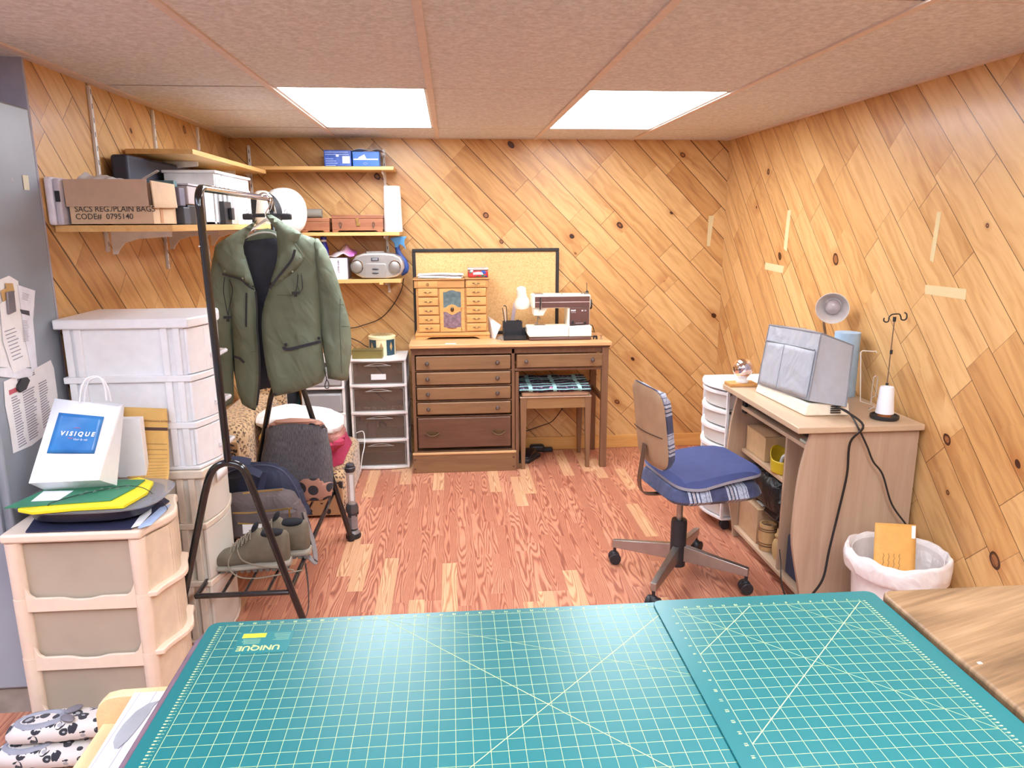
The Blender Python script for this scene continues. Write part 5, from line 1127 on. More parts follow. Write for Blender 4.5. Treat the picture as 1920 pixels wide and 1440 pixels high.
b = MB(); soft(b, -1.27, -1.0, 4.30, 4.44, .012, .62, .06); b.build('backrest', M_leos, t)
# heap
b = MB(); b.puff([(-1.02,3.78),(-.66,3.72),(-.60,3.80),(-.60,4.2),(-1.0,4.25)], (0,0,.247), (1,0,0), (0,1,0), .10, 0, R=.08, cell=.03, wr=.02)
single(b, 'folded_cloth', plain('magenta_cloth', srgb(0xB0365A), .9, folds=.5), 'magenta cloth at the bottom of the pile on the leopard armchair', 'cloth')
t = thing('rolled_blanket', 'mustard rolled blanket under the white pillow on the armchair', 'blanket', (-.9, 3.85, .36))
c0 = at(487,822,y=3.74)
b = MB()
pts = []
for i in range(40):
    a = i/39*PI*4.2; r = .018+.042*i/39; pts.append((c0.x+.06+r*1.25*math.cos(a), c0.z+r*.85*math.sin(a)))
vs = []
for x, z in pts: vs += [(x,3.74,z),(x,4.15,z)]
b.add(vs, [(2*i,2*i+1,2*i+3,2*i+2) for i in range(39)])
b.build('blanket_roll', plain('mustard_fleece', srgb(0xC09048), .95, bump=.3), t, solid=.012)
b = MB(); c1 = at(628,822,y=3.78); b.puff([(c1.x-.28,-.03),(c1.x+.01,-.05),(c1.x+.045,-.03),(c1.x+.03,.02),(c1.x-.01,.05),(c1.x-.28,.045)], (0,3.80,c1.z), (1,0,0), (0,0,1), .06, .25, R=.03, cell=.02, wr=.01)
single(b, 'folded_cloth', plain('dusty_pink_check', srgb(0xB07A70), .9, var=.2, ns=60), 'dusty pink folded cloth at the right of the pile on the armchair', 'cloth')
b = MB(); c1 = at(634,832,y=3.74); b.puff([(c1.x-.12,-.05),(c1.x-.02,-.045),(c1.x+.03,-.01),(c1.x+.035,.03),(c1.x-.02,.02),(c1.x-.12,-.01)], (0,3.76,c1.z), (1,0,0), (0,0,1), .04, .12, R=.02, cell=.02, wr=.01)
single(b, 'scarf', plain('crimson_cloth', srgb(0xB23A58), .9), 'crimson scarf hanging out under the dusty pink cloth', 'scarf')
b = MB(); PW = [(480,790),(484,776),(500,771),(530,765),(560,768),(590,771),(612,775),(642,790),(640,805),(620,816),(560,820),(500,802)]
P = [at(a, c, y=3.85) for a, c in PW]; b.puff([(p.x, p.z) for p in P], (0,3.85,0), (1,0,0), (0,0,1), .10, .22, R=.05, cell=.02, wr=.03, smo=4)
single(b, 'pillow', plain('white_cotton', srgb(0xF0EDEC), .9, folds=.6, fs=8.), 'white pillow on top of the pile on the leopard armchair', 'pillow')
b = MB(); P = [at(a, c, y=4.53) for a, c in [(488,735),(500,722),(540,716),(556,722),(564,752),(563,790),(540,800),(505,795),(492,770)]]
b.puff([(p.x, p.z) for p in P], (0,4.53,0), (1,0,0), (0,0,1), .05, .10, R=.05, cell=.02, wr=.012, wf=14)
g = G('teal_black_cloth'); g.set(col=g.ramp(g.noise(g.co(), 7., 2.), [(.48, srgb(0x232831)), (.56, srgb(0x3F6A70))]), rough=.6)
single(b, 'sports_bag', g.mat, 'black and teal bag standing behind the leopard armchair', 'bag')
# ------------------------------------------------------------------ small frosted drawer unit, clear drawer unit
M_wfrm = plain('white_frame', srgb(0xEDE8E6), .35); M_fr2 = clear('frosted_clear', (.93,.92,.94), .3, .6)
t = thing('drawer_unit', 'small white drawer unit with frosted drawers half hidden by the jacket', 'drawer unit', (-.78, 4.56, 0))
fx0, fx1, fy = -.925, -.665, 4.43
for k in range(5): MB().box(fx0, fx1, fy-.006, 4.70, .02+k*.165, .036+k*.165).build('shelf_frame', M_wfrm, t, bevel=.004)
for x in (fx0, fx1-.016):
    MB().box(x, x+.016, fy, 4.70, .036, .68).build('side', M_wfrm, t, bevel=.003)
for k in range(4): MB().box(fx0+.018, fx1-.018, fy-.012, 4.68, .042+k*.165, .158+k*.165).build('drawer', M_fr2, t, bevel=.01)
t = thing('drawer_unit', 'white drawer unit with four clear drawers beside the brown desk', 'drawer unit', (-.46, 4.56, 0))
M_clr = clear('clear_drawer', (.62,.48,.40), .06, .85); M_clre = clear('clear_edge', (.93,.90,.88), .1, .5)
cx0, cx1, fy = -.632, -.285, 4.425
zz = [.012, .185, .362, .538, .70]
zs_ = [at(765,py,y=fy).z for py in (873, 826, 775, 724)]
b = MB(); n = 12
def cbow(d, y): return [(cx0, 4.715)]+[(cx0+(cx1-cx0)*i/n, y-d*math.sin(PI*i/n)) for i in range(n+1)]+[(cx1, 4.715)]
MB().prism(cbow(.022, fy-.006), 'z', .686, .700).build('top', M_wfrm, t, bevel=.003)
for x in (cx0, cx1-.016):
    for y in (fy, 4.69): MB().box(x, x+.016, y, y+.02, .0, .686).build('post', M_wfrm, t, bevel=.003)
lv = [.0]+[z-.002 for z in zs_[1:]]
for k, z in enumerate([.004]+[zs_[i] for i in (1,2,3)]): MB().prism(cbow(.020, fy-.004), 'z', z, z+.016).build('shelf_frame', M_wfrm, t, bevel=.002)
edges = [.004]+[zs_[i] for i in (1,2,3)]+[.686]
for k in range(4):
    z0 = edges[k]+.019; z1 = edges[k+1]-.006
    d = MB(); d.box(cx0+.02, cx1-.02, fy-.001, fy+.003, z0, z1); d.box(cx0+.02, cx1-.02, fy+.003, 4.69, z0, z0+.003); d.box(cx0+.02, cx0+.023, fy+.003, 4.69, z0, z1); d.box(cx1-.023, cx1-.02, fy+.003, 4.69, z0, z1)
    d = d.build('drawer', M_clr, t); e = MB()
    e.box(cx0+.02, cx1-.02, fy-.004, fy-.001, z1-.004, z1); e.box(cx0+.02, cx1-.02, fy-.004, fy-.001, z0, z0+.003); e.box(cx0+.02, cx0+.024, fy-.004, fy-.001, z0+.003, z1-.004); e.box(cx1-.024, cx1-.02, fy-.004, fy-.001, z0+.003, z1-.004); e.build('rim', M_clre, d)
    xm = (cx0+cx1)/2; h = MB(); zh = z1-.022
    h.tube([(xm-.08,fy-.006,zh),(xm+.08,fy-.006,zh)], .0025, 6); h.tube(curve([(xm-.07,fy-.006,zh),(xm-.04,fy-.008,zh+.010),(xm,fy-.010,zh+.015),(xm+.04,fy-.008,zh+.010),(xm+.07,fy-.006,zh)],4), .003, 6); h.build('handle', M_clre, d)
def inner(k): return edges[k]+.023
b = MB(); b.box(-.50, -.41, 4.4195, 4.4205, edges[3]+.045, edges[3]+.08); single(b, 'paper_label', M_paper, 'white handwritten label on the top clear drawer', 'label')
b = MB(); b.box(-.60, -.54, 4.44, 4.54, inner(1), inner(1)+.085); single(b, 'purple_box', plain('purple_box', srgb(0x35275A), .5), 'dark purple box inside the third clear drawer', 'box', bevel=.002)
b = MB(); b.box(-.535, -.49, 4.44, 4.54, inner(1), inner(1)+.085); single(b, 'violet_box', plain('violet_box', srgb(0x5A3A72), .5), 'violet box beside the dark purple box in the third clear drawer', 'box', bevel=.002)
random.seed(9)
for k, nn_, lab in ((1, 34, 'jumble of small dark metal parts in the third clear drawer'), (2, 30, 'row of small shiny pieces on the floor of the second clear drawer')):
    b = MB()
    for i in range(nn_):
        x = random.uniform(-.47 if k == 1 else -.59, -.32); y = random.uniform(4.44, 4.50); z = inner(k)+.005+(random.uniform(0,.055) if k == 1 else 0)
        b.ell((x,y,z), (random.uniform(.004,.012), .005, random.uniform(.002,.005)), n=7, k=4, rot=Matrix.Rotation(random.uniform(0,3),3,'Y'))
    o = single(b, 'small_parts', plain('gunmetal_bits', srgb(0x6A625E), .3, metal=.5, var=.4) if k == 1 else plain('bright_bits', srgb(0xCFC4B4), .3, var=.2), lab, 'small parts'); o['kind'] = 'stuff'
t = thing('brass_box', 'long olive brass box on the clear drawer unit in front of the round tin', 'box', (-.57, 4.45, .701))
q0 = at(660,674,y=4.42); q1 = at(717,676,y=4.42); tp = at(690,659,y=4.42)
M_olive = plain('olive_brass', srgb(0x8A7C48), .4, metal=.3)
MB().box(q0.x, q1.x, 4.43, 4.51, .701, tp.z).build('box_body', M_olive, t, bevel=.001); MB().box(q0.x-.001, q1.x+.001, 4.429, 4.511, tp.z+.0005, tp.z+.007).build('lid', plain('olive_lid', srgb(0x74683E), .4, metal=.3), t, bevel=.001)
t = thing('round_tin', 'round cream and teal tin with gold diamonds on the clear drawer unit', 'tin', (-.42, 4.58, .701))
tc = Vector((at(715,660,y=4.52).x, 4.60, .701)); g = G('tin_panels'); x, y, z = g.sep(g.co())
x = g.m('SUBTRACT', x, tc.x+.42); y = g.m('SUBTRACT', y, tc.y-4.58)
an = g.m('DIVIDE', g.m('ARCTAN2', y, x), 6.28318); f = g.m('FRACT', g.m('MULTIPLY', g.m('ADD', an, 1.06), 8.)); par = g.m('GREATER_THAN', g.m('FRACT', g.m('MULTIPLY', g.m('ADD', an, 1.06), 4.)), .5)
dm = g.m('LESS_THAN', g.m('ADD', g.m('MULTIPLY', g.m('ABSOLUTE', g.m('SUBTRACT', f, .5)), 1.), g.m('MULTIPLY', g.m('ABSOLUTE', g.m('SUBTRACT', z, .055)), 6.)), .17)
g.set(col=g.mix(dm, g.mix(par, srgb(0xEFE2B8), srgb(0x2F4A58)), srgb(0xC09A66)), rough=.4)
rt = .083; MB().cyl(tc+Vector((0,0,.0005)), tc+Vector((0,0,.098)), rt, n=40).build('tin_body', g.mat, t)
g2 = G('tin_star_top'); x, y, z = g2.sep(g2.co()); x = g2.m('SUBTRACT', x, tc.x+.42); y = g2.m('SUBTRACT', y, tc.y-4.58); an = g2.m('ARCTAN2', y, x); rr = g2.m('SQRT', g2.m('ADD', g2.m('MULTIPLY', x, x), g2.m('MULTIPLY', y, y)))
g2.set(col=g2.mix(g2.m('LESS_THAN', rr, g2.m('ADD', .045, g2.m('MULTIPLY', g2.m('ABSOLUTE', g2.m('SINE', g2.m('MULTIPLY', an, 8.))), .022))), srgb(0xEBDDB0), srgb(0xA89468)), rough=.4)
MB().lathe([(rt,.0985),(rt+.002,.099),(rt+.002,.116),(rt-.004,.120),(0,.120)], tc, 40).build('lid', g2.mat, t)
b = MB(); b.tube(curve([at(757,522,y=4.6), at(752,545,y=4.70), at(735,575,y=4.715), at(712,598,y=4.715), at(680,610,y=4.715), at(658,615,y=4.715), at(620,612,y=4.715)],5), .003, 6); single(b, 'cable', M_cable, 'black cord looping down the back wall from the radio shelf', 'cable')
b = MB(); b.tube(curve([at(648,630,y=4.71), at(672,640,y=4.71), at(686,649,y=4.71), (-.50,4.70,.712)],5), .0035, 6); single(b, 'cable', M_cable, 'black cord on the back wall behind the round tin', 'cable')
b = MB(); b.tube(curve([(-.60,4.38,.25), (-.555,4.36,.262), (-.548,4.33,.19), (-.562,4.30,.12), (-.575,4.29,.03)],6), .0028, 6); single(b, 'cable', M_wpl, 'white cord curling beside the leopard armchair', 'cable')
# ------------------------------------------------------------------ hand vacuum style device on the floor
t = thing('handheld_device', 'black and silver tube shaped hand device standing on the floor', 'device', (-.5, 3.4, 0))
pc = Vector((-.505, 3.40, 0)); sc_ = .0021
M_dgrey = plain('dark_grey_plastic', srgb(0x3A393F), .35); M_slv = plain('silver_grey', srgb(0x9C9AA0), .35, metal=.5)
top = at(657,868,y=3.40).z
hz = lambda py: max(0, at(659,py,y=3.40).z)
MB().lathe([(0,.001),(.036,.001),(.038,.012),(.034,.024),(0,.024)], pc, 28).build('foot', M_black, t)
MB().lathe([(0,.0245),(.032,.0245),(.026,.040),(0,.040)], pc, 28).build('collar', M_slv, t)
MB().lathe([(0,.0405),(.023,.0405),(.024,.13),(.023,hz(962)),(0,hz(962))], pc, 28).build('grip', M_dgrey, t)
b = MB(); b.lathe([(.0245,.05),(.0247,.11)], pc, 28); b.box(pc.x-.002, pc.x+.018, pc.y-.0262, pc.y-.022, .06, .12); b.build('grip_inlay', M_slv, t)
b = MB(); b.lathe([(0,hz(962)),(.029,hz(960)),(.032,hz(952)),(.026,hz(944)),(0,hz(944))], pc, 8); b.build('hex_ring', plain('gunmetal', srgb(0x5A5A60), .3, metal=.4), t)
zt0 = hz(944); zt1 = hz(884)
MB().lathe([(.019,zt0),(.019,zt1),(0,zt1)], pc, 28).build('barrel', clear('smoky_tube', (.78,.70,.66), .1, .5), t)
MB().box(pc.x-.002, pc.x+.014, pc.y-.0205, pc.y-.018, zt0+.02, zt1-.01).build('printed_strip', M_paper, t)
MB().lathe([(0,zt1),(.022,zt1),(.027,zt1+.012),(.027,zt1+.022),(.020,zt1+.026),(.022,zt1+.034),(.018,zt1+.040),(.0,zt1+.036)], pc, 28).build('cap', M_dgrey, t)
b = MB(); b.box(pc.x+.022, pc.x+.030, pc.y-.004, pc.y+.004, .12, .145); b.build('switch', M_black, t)
# ------------------------------------------------------------------ garment rack
RY0, RY1 = 2.40, 3.36
t = thing('garment_rack', 'black tubular garment rack with a shoe shelf and chrome top rail', 'garment rack', (-.77, 2.9, 0))
def fr(px, py): p = at(px, py, y=RY0); return (p.x, p.z)
A = [fr(*q) for q in ((361,1041),(383,930),(392,895),(402,878),(416,869.5),(430,868),(445,871),(458,882),(468,902),(545,1103))]
def ext(a, b_): k = a[1]/(a[1]-b_[1]); return (a[0]+(b_[0]-a[0])*k, .012)
FL = ext(A[0], A[1]); FR = ext(A[-1], A[-2])
A = [FL, A[0], A[1]]+A[2:-1]+[A[-1], FR]
def arch_pts(y, dz): return [(x, y, z+(dz*min(1, z/.5))) for x, z in A]
hub = fr(428, 868)
for y, dz in ((RY0, 0), (RY1, .10)):
    b = MB(); P = arch_pts(y, dz); b.tube(P[:3]+curve(P[2:-2], 4)[1:-1]+P[-2:], .0125, 12); b.build('leg_frame', M_blackgl, t)
    for f_ in (FL, FR): MB().lathe([(0,0),(.016,0),(.016,.03),(0,.03)], (f_[0],y,.0), 14).build('foot_cap', M_black, t)
pt_ = fr(370, 352); top0 = Vector((pt_[0], RY0, pt_[1])); bot0 = Vector((hub[0]+.0, RY0, hub[1]))
top1 = at(508,373,y=RY1); bot1 = Vector((bot0.x-.0, RY1, hub[1]+.085)); 
ra0 = Vector((top0.x+.0, RY0, top0.z)); ra1 = Vector((top0.x-.015, RY1, top0.z)) if False else top1
d = (ra1-ra0).normalized()
for a_, b_, s_ in ((bot0, ra0, 1), (bot1, ra1, -1)):
    b = MB(); P = curve([a_+(b_-a_)*.93, b_+Vector((0,0,-.05)), b_+Vector((0,0,-.022))+d*s_*.006, b_+d*s_*.028+Vector((0,0,-.003)), b_+d*s_*.05], 5)
    b.tube([a_, a_+(b_-a_)*.5]+P, .0125, 12); b.build('pole', M_blackgl, t)
MB().cyl(ra0+d*.045, ra1-d*.045, .0115, n=14).build('top_rail', M_chrome, t)
b = MB(); q = at(374,462,y=RY0-.012); b.ell(q, (.004,.003,.004), n=10, k=6); b.build('screw', M_chrome, t)
SZ_ = .243; xl = at(366,1115,y=RY0).x; xr = at(545,1103,y=RY0).x
for y in (RY0+.001, RY1-.001): MB().cyl((xl-.0,y,SZ_),(xr,y,SZ_),.0095,n=12).build('shelf_bar', M_blackgl, t)
for x in (xl+.004, xr-.004): MB().cyl((x,RY0,SZ_),(x,RY1,SZ_),.0095,n=12).build('shelf_rail', M_blackgl, t)
for k in range(3):
    x = xl+(xr-xl)*(.27+.24*k); MB().cyl((x,RY0+.009,SZ_),(x,RY1-.009,SZ_),.006,n=8).build('shelf_slat', M_blackgl, t)
ST = SZ_+.0105
# boots
from mathutils import noise as _nz
M_boot = plain('olive_suede', srgb(0x6E6556), .9, var=.14, ns=25., bump=.2, bs=120.); M_sole = plain('grey_rubber', srgb(0x6E6A66), .8); M_mid = plain('pale_midsole', srgb(0xA09A8E), .7); M_lin = plain('boot_lining', srgb(0x1D1E25), .9); M_lace = plain('boot_lace', srgb(0x8E8474), .8)
def boot(loc, rz, lab, drop):
    t = thing('hiking_boot', lab, 'boot', loc, rz, 'hiking boots on the rack shelf')
    hp = [(0,.050),(.05,.066),(.12,.072),(.22,.080),(.32,.090),(.42,.108),(.50,.132),(.57,.158),(.62,.156),(.70,.138),(.80,.130),(.90,.138),(.96,.146),(1,.130)]
    wp = [(0,.014),(.04,.030),(.12,.041),(.25,.046),(.4,.043),(.6,.036),(.8,.036),(.92,.034),(.97,.027),(1,.016)]
    def lk(T, s):
        for (a, p), (c, q) in zip(T, T[1:]):
            if s <= c: return p+(q-p)*(s-a)/(c-a)
        return T[-1][1]
    n = 36; m = 22
    for nm, mt, zf0, zf1, ex in (('upper', M_boot, lambda s: .020+.008*max(0,(.1-s)/.1), lambda s: lk(hp, s), 0.), ('midsole', M_mid, lambda s: .008, lambda s: .030+.010*max(0,s-.7)+.010*max(0,(.12-s)/.12), .005)):
        vs = []
        for i in range(n):
            s = i/(n-1); w = lk(wp, s)+ex; z0 = zf0(s); z1 = zf1(s); x = -.004*(ex > 0)+(.278+.008*(ex > 0))*s
            for j in range(m):
                a = 2*PI*j/m; c = math.cos(a); q = math.sin(a)
                tw = 1-.22*max(0, q)*(z1 > .08) if ex == 0 else 1
                vs.append((x, w*tw*math.copysign(abs(c)**.75, c)+.002*_nz.noise(Vector((x*40,c*3,q*3)))*(ex == 0), (z0+z1)/2+(z1-z0)/2*math.copysign(abs(q)**(.8 if ex == 0 else .5), q)))
        b = MB(); b.add(vs, [(i*m+j, i*m+(j+1)%m, (i+1)*m+(j+1)%m, (i+1)*m+j) for i in range(n-1) for j in range(m)]+[tuple(range(m)), tuple((n-1)*m+j for j in range(m))]); b.build(nm, mt, t, w=False, ang=60)
    b = MB(); 
    for i in range(12):
        x = .014+i*.0225; b.box(x, x+.014, -.036, .036, 0, .012)
    b.box(.02,.265,-.03,.03,.004,.014); b.build('tread', M_sole, t, w=False)
    b = MB(); b.ell((.215,0,.136),(.050,.027,.014),rot=Matrix.Rotation(-.02,3,'Y')); b.build('collar_lining', M_lin, t, w=False)
    b = MB(); b.ell((.160,0,.160),(.010,.022,.022),rot=Matrix.Rotation(.5,3,'Y')); b.build('tongue', M_lin, t, w=False)
    b = MB()
    for i in range(5):
        x = .075+i*.016; z = .088+i*.0125; b.tube([(x-.004,-.030,z-.016),(x,-.012,z+.006),(x+.008,.012,z+.010),(x+.004,.030,z-.014)], .0022, 6); b.tube([(x+.008,-.030,z-.012),(x+.006,-.012,z+.008),(x-.002,.012,z+.006),(x-.002,.030,z-.016)], .0022, 6)
    if drop: b.tube(curve([(.10,-.035,.09),(.12,-.05,.055),(.18,-.052,.03),(.26,-.055,.018),(.30,-.056,.008)],6), .0026, 6); b.tube(curve([(.08,-.034,.08),(.07,-.055,.04),(.10,-.07,.005),(.16,-.075,-.006),(.24,-.072,.000),(.33,-.05,.004)],6), .0026, 6)
    b.build('laces', M_lace, t, w=False); return t
q = at(394,1078,z=ST); boot((q.x, q.y+.04, ST), .03, 'olive hiking boot at the front of the rack shelf', True)
boot((q.x+.055, q.y+.145, ST), -.02, 'olive hiking boot behind the front one on the rack shelf', False)
# messenger bag
M_taupe = plain('taupe_nylon', srgb(0x635859), .7, folds=.4, fs=10.); M_gold = plain('gold_zip', srgb(0xC8A468), .3, metal=.8); M_strp = plain('grey_webbing', srgb(0x7E7676), .7)
by_ = 2.90
def W(l, y): return [(p.x, p.z) for p in (at(a, c, y=y) for a, c in l)]
t = thing('messenger_bag', 'taupe messenger bag with gold zips behind the boots on the rack shelf', 'bag', (-.8, by_, ST))
zf_ = lambda l: [(x, max(z, ST+.003)) for x, z in l]
b = MB(); b.puff(zf_(W([(399,1000),(403,975),(412,942),(430,926),(470,920),(530,915),(553,923),(570,948),(583,985),(585,1010),(572,1052),(405,1060)], by_)), (0,by_,0), (1,0,0), (0,0,1), .06, .05, R=.05, cell=.02, wr=.012, wf=12); b.build('body', M_taupe, t)
b = MB(); b.puff(zf_(W([(432,962),(440,957),(530,952),(556,955),(560,1000),(558,1050),(432,1058)], by_-.06)), (0,by_-.055,0), (1,0,0), (0,0,1), .022, .0, R=.02, cell=.02, wr=.006); b.build('front_pocket', M_taupe, t)
def zipl(l, y, nm='zip', r=.0022):
    b = MB(); b.strap([at(a, c, y=y) for a, c in l], .006, .003, (0,0,1)); return b.build(nm, M_gold, t)
zipl([(436,962),(470,961.5),(510,957),(548,953)], by_-.082); zipl([(446,981),(480,983),(505,983)], by_-.082); zipl([(455,925),(490,921),(530,918)], by_-.05); 
b = MB(); b.box(at(541,955,y=by_-.08).x, at(545,960,y=by_-.08).x, by_-.086, by_-.080, at(541,974,y=by_-.08).z, at(541,953,y=by_-.08).z); b.build('zip_pull', M_gold, t)
b = MB(); q0 = at(454,984,y=by_-.085); q1 = at(492,1000,y=by_-.085); b.box(q0.x, q1.x, by_-.084, by_-.082, q1.z, q0.z); b.build('white_tag', M_paper, t)
b = MB(); b.strap(curve([at(a, c, y=by_-.07) for a, c in ((402,968),(399,985),(404,1010),(420,1035),(424,1028),(418,990),(408,975))], 5), .022, .003, (0,1,.1)); b.build('strap', M_strp, t)
b = MB(); b.strap(curve([at(570,960,y=by_-.02), at(577,985,y=by_-.05), at(588,1020,y=by_-.12), at(591,1053,y=by_-.2), at(578,1044,y=by_-.2), at(556,1030,y=by_-.12)], 6), .024, .003, (0,1,.2)); b.build('strap', M_strp, t)
b = MB(); b.strap(curve([at(562,1028,y=by_-.1), at(572,1055,y=by_-.14), at(578,1100,z=.12), at(578,1140,z=.04), at(570,1165,z=.012)], 6), .010, .003, (0,1,0)); b.build('strap', plain('dark_webbing', srgb(0x4A4444), .7), t)
# backpack
M_bp = plain('navy_canvas', srgb(0x2A2E45), .8, folds=.4, fs=10.); M_bpd = plain('black_canvas', srgb(0x20222C), .8)
by2 = 3.07
t = thing('backpack', 'navy blue backpack behind the taupe bag on the rack shelf', 'backpack', (-.8, by2, ST))
b = MB(); b.puff(zf_(W([(386,1040),(384,985),(390,930),(404,893),(428,873),(465,866),(508,866),(538,880),(562,906),(577,945),(588,985),(586,1030),(570,1050)], by2)), (0,by2,0), (1,0,0), (0,0,1), .075, .07, R=.07, cell=.02, wr=.010, wf=10); b.build('body', M_bp, t)
b = MB(); b.puff(zf_(W([(389,1035),(388,925),(400,900),(440,888),(456,895),(450,960),(430,1035)], by2-.07)), (0,by2-.062,0), (1,0,0), (0,0,1), .02, 0, R=.02, cell=.02, wr=.008); b.build('side_flap', M_bpd, t)
b = MB(); b.tube(curve([at(a, c, y=by2-.066) for a, c in ((398,930),(415,896),(445,880),(490,872),(525,880),(548,905),(562,935),(572,975))], 5), .004, 6); b.build('zip', plain('navy_zip', srgb(0x454A66), .5), t)
b = MB(); b.strap(curve([at(a, c, y=by2-.03-.02*i) for i, (a, c) in enumerate(((470,866),(450,862),(428,862),(430,868),(455,875),(490,890)))], 5), .03, .003, (0,.6,.8)); b.build('top_handle', plain('navy_webbing', srgb(0x3A405C), .7), t)
b = MB(); b.strap([at(497,885,y=by2-.085), at(492,905,y=by2-.085), at(487,924,y=by2-.085)], .026, .003, (1,0,0)); b.build('front_strap', plain('navy_webbing', srgb(0x3A405C), .7), t)
# polka dot bag
g = G('salmon_dots'); v = g.vor(g.co(), 15., rnd=.35); g.set(col=g.mix(g.m('LESS_THAN', v['Distance'], .40), srgb(0xB48472), srgb(0x37343A)), rough=.9); M_dot = g.mat
g = G('heather_grey'); x, y, z = g.sep(g.co()); h = g.noise(g.comb(g.m('MULTIPLY', x, 420.), y, g.m('MULTIPLY', z, 40.)), 1., 3., .7); g.set(col=g.ramp(h, [(.35, srgb(0x45444A)), (.65, srgb(0x77757B))]), rough=.95); M_heath = g.mat
by3 = 3.26
t = thing('fabric_bag', 'grey fabric bag with salmon polka dot bands at the far end of the rack', 'bag', (-.65, by3, ST))
OUT = [(496,826),(498,805),(505,795),(519,787),(546,783.6),(581,784.6),(604,790),(613,803),(616,824),(622,846),(625,881),(625,914),(621,931),(604,938),(560,938),(500,930),(489,862)]
b = MB(); b.puff(zf_(W(OUT, by3)), (0,by3,0), (1,0,0), (0,0,1), .05, .06, R=.06, cell=.018, wr=.008, wf=12); b.build('body', M_heath, t)
b = MB(); b.puff(zf_(W([(502,797),(519,786),(546,782.6),(581,783.6),(605,789),(614,803),(600,798),(575,794),(540,794),(515,797),(503,803)], by3-.01)), (0,by3-.02,0), (1,0,0), (0,0,1), .025, .04, R=.02, cell=.015); b.build('top_band', M_dot, t)
b = MB(); b.puff(zf_(W([(560,897),(575,891),(600,889),(612,902),(624,905),(622,931),(604,939.5),(560,939.5)], by3-.03)), (0,by3-.03,0), (1,0,0), (0,0,1), .03, .03, R=.03, cell=.015, wr=.004); b.build('bottom_band', M_dot, t)
# ------------------------------------------------------------------ shelves, standards and brackets
M_shelf = woody('shelf_pine', srgb(0xD09A58), srgb(0xE6BC7C), 'x', .45); M_shelfy = woody('shelf_pine_y', srgb(0xD09A58), srgb(0xE8BE7E), 'y', .45)
M_std = plain('white_metal', srgb(0xE4E0DE), .4); M_slot = plain('slot_dark', srgb(0x4A4442), .7)
def shelf(label, x0, x1, y0, y1, z, th=.022, brs=(), wall='back', mat=None):
    t = thing('wall_shelf', label, 'shelf', ((x0+x1)/2, (y0+y1)/2, z-th))
    MB().box(x0, x1, y0, y1, z-th, z).build('board', mat, t, bevel=.001)
    for p in brs:
        b = MB(); L = .6*(x1-x0) if wall == 'left' else .8*(y1-y0)
        if wall == 'left': prof = [(x0+.012,z-th-.001),(x0+L+.012,z-th-.001),(x0+L+.012,z-th-.022),(x0+L*.5,z-th-.030),(x0+.06,z-th-.045),(x0+.035,z-th-.075),(x0+.03,z-th-.088),(x0+.012,z-th-.088)]; b.prism(prof, 'y', p-.0035, p+.0035)
        else: prof = [(y1-.012,z-th-.001),(y1-L,z-th-.001),(y1-L,z-th-.016),(y1-L*.5,z-th-.024),(y1-.05,z-th-.038),(y1-.03,z-th-.065),(y1-.012,z-th-.07)]; b.prism(prof, 'x', p-.0035, p+.0035)
        b.build('bracket', M_std, t, bevel=.001)
    return t
LS = 1.500
shelf('lower pine shelf on the left wall holding the cardboard box and white baskets', XL+.012, -.93, 2.60, 4.44, LS, .022, (2.975, 3.565, 4.16), 'left', M_shelfy)
uz = 1.802
shelf('upper pine shelf on the left wall with nothing on it', XL+.012, -1.04, 3.215, 4.44, uz, .02, (3.565, 4.16), 'left', M_shelfy)
shelf('top pine shelf on the back wall holding two blue boxes', XL+.012, at(738,318,y=4.50).x, 4.50, 4.722, at(738,312,y=4.50).z, .02, (-1.2, -.395), 'back', M_shelf)
MS = at(748,435,y=4.50).z
shelf('middle pine shelf on the back wall holding two cedar boxes', XL+.012, -.300, 4.46, 4.722, MS, .02, (-1.2, -.395), 'back', M_shelf)
RS = at(748,523,y=4.50).z
shelf('lowest pine shelf on the back wall holding the silver radio', XL+.012, -.300, 4.46, 4.722, RS, .02, (-1.2, -.395), 'back', M_shelf)
for wall, p, z0, z1, lab in (('left',2.975,1.40,2.0,'white slotted shelf standard on the left wall nearest the camera'), ('left',3.565,1.30,2.0,'white slotted shelf standard on the left wall, middle of three'), ('left',4.16,1.30,2.0,'white slotted shelf standard on the left wall nearest the corner'),
                         ('back',-1.2,1.05,1.965,'white slotted shelf standard on the back wall near the left corner'), ('back',-.395,1.075,1.945,'white slotted shelf standard on the back wall above the radio')):
    t = thing('shelf_standard', lab, 'shelf standard', (XL, p, z0) if wall == 'left' else (p, YB, z0))
    b = MB(); s = MB(); n = int((z1-z0)/.05)
    if wall == 'left': b.box(XL+.0005, XL+.0115, p-.008, p+.008, z0, z1)
    else: b.box(p-.008, p+.008, YB-.0115, YB-.0005, z0, z1)
    b.build('rail', M_std, t, bevel=.001)
    for k in range(n):
        z = z0+.02+k*.05
        if wall == 'left': s.box(XL+.0112, XL+.012, p-.002, p+.002, z, z+.018)
        else: s.box(p-.002, p+.002, YB-.012, YB-.0112, z, z+.018)
    s.build('slots', M_slot, t)
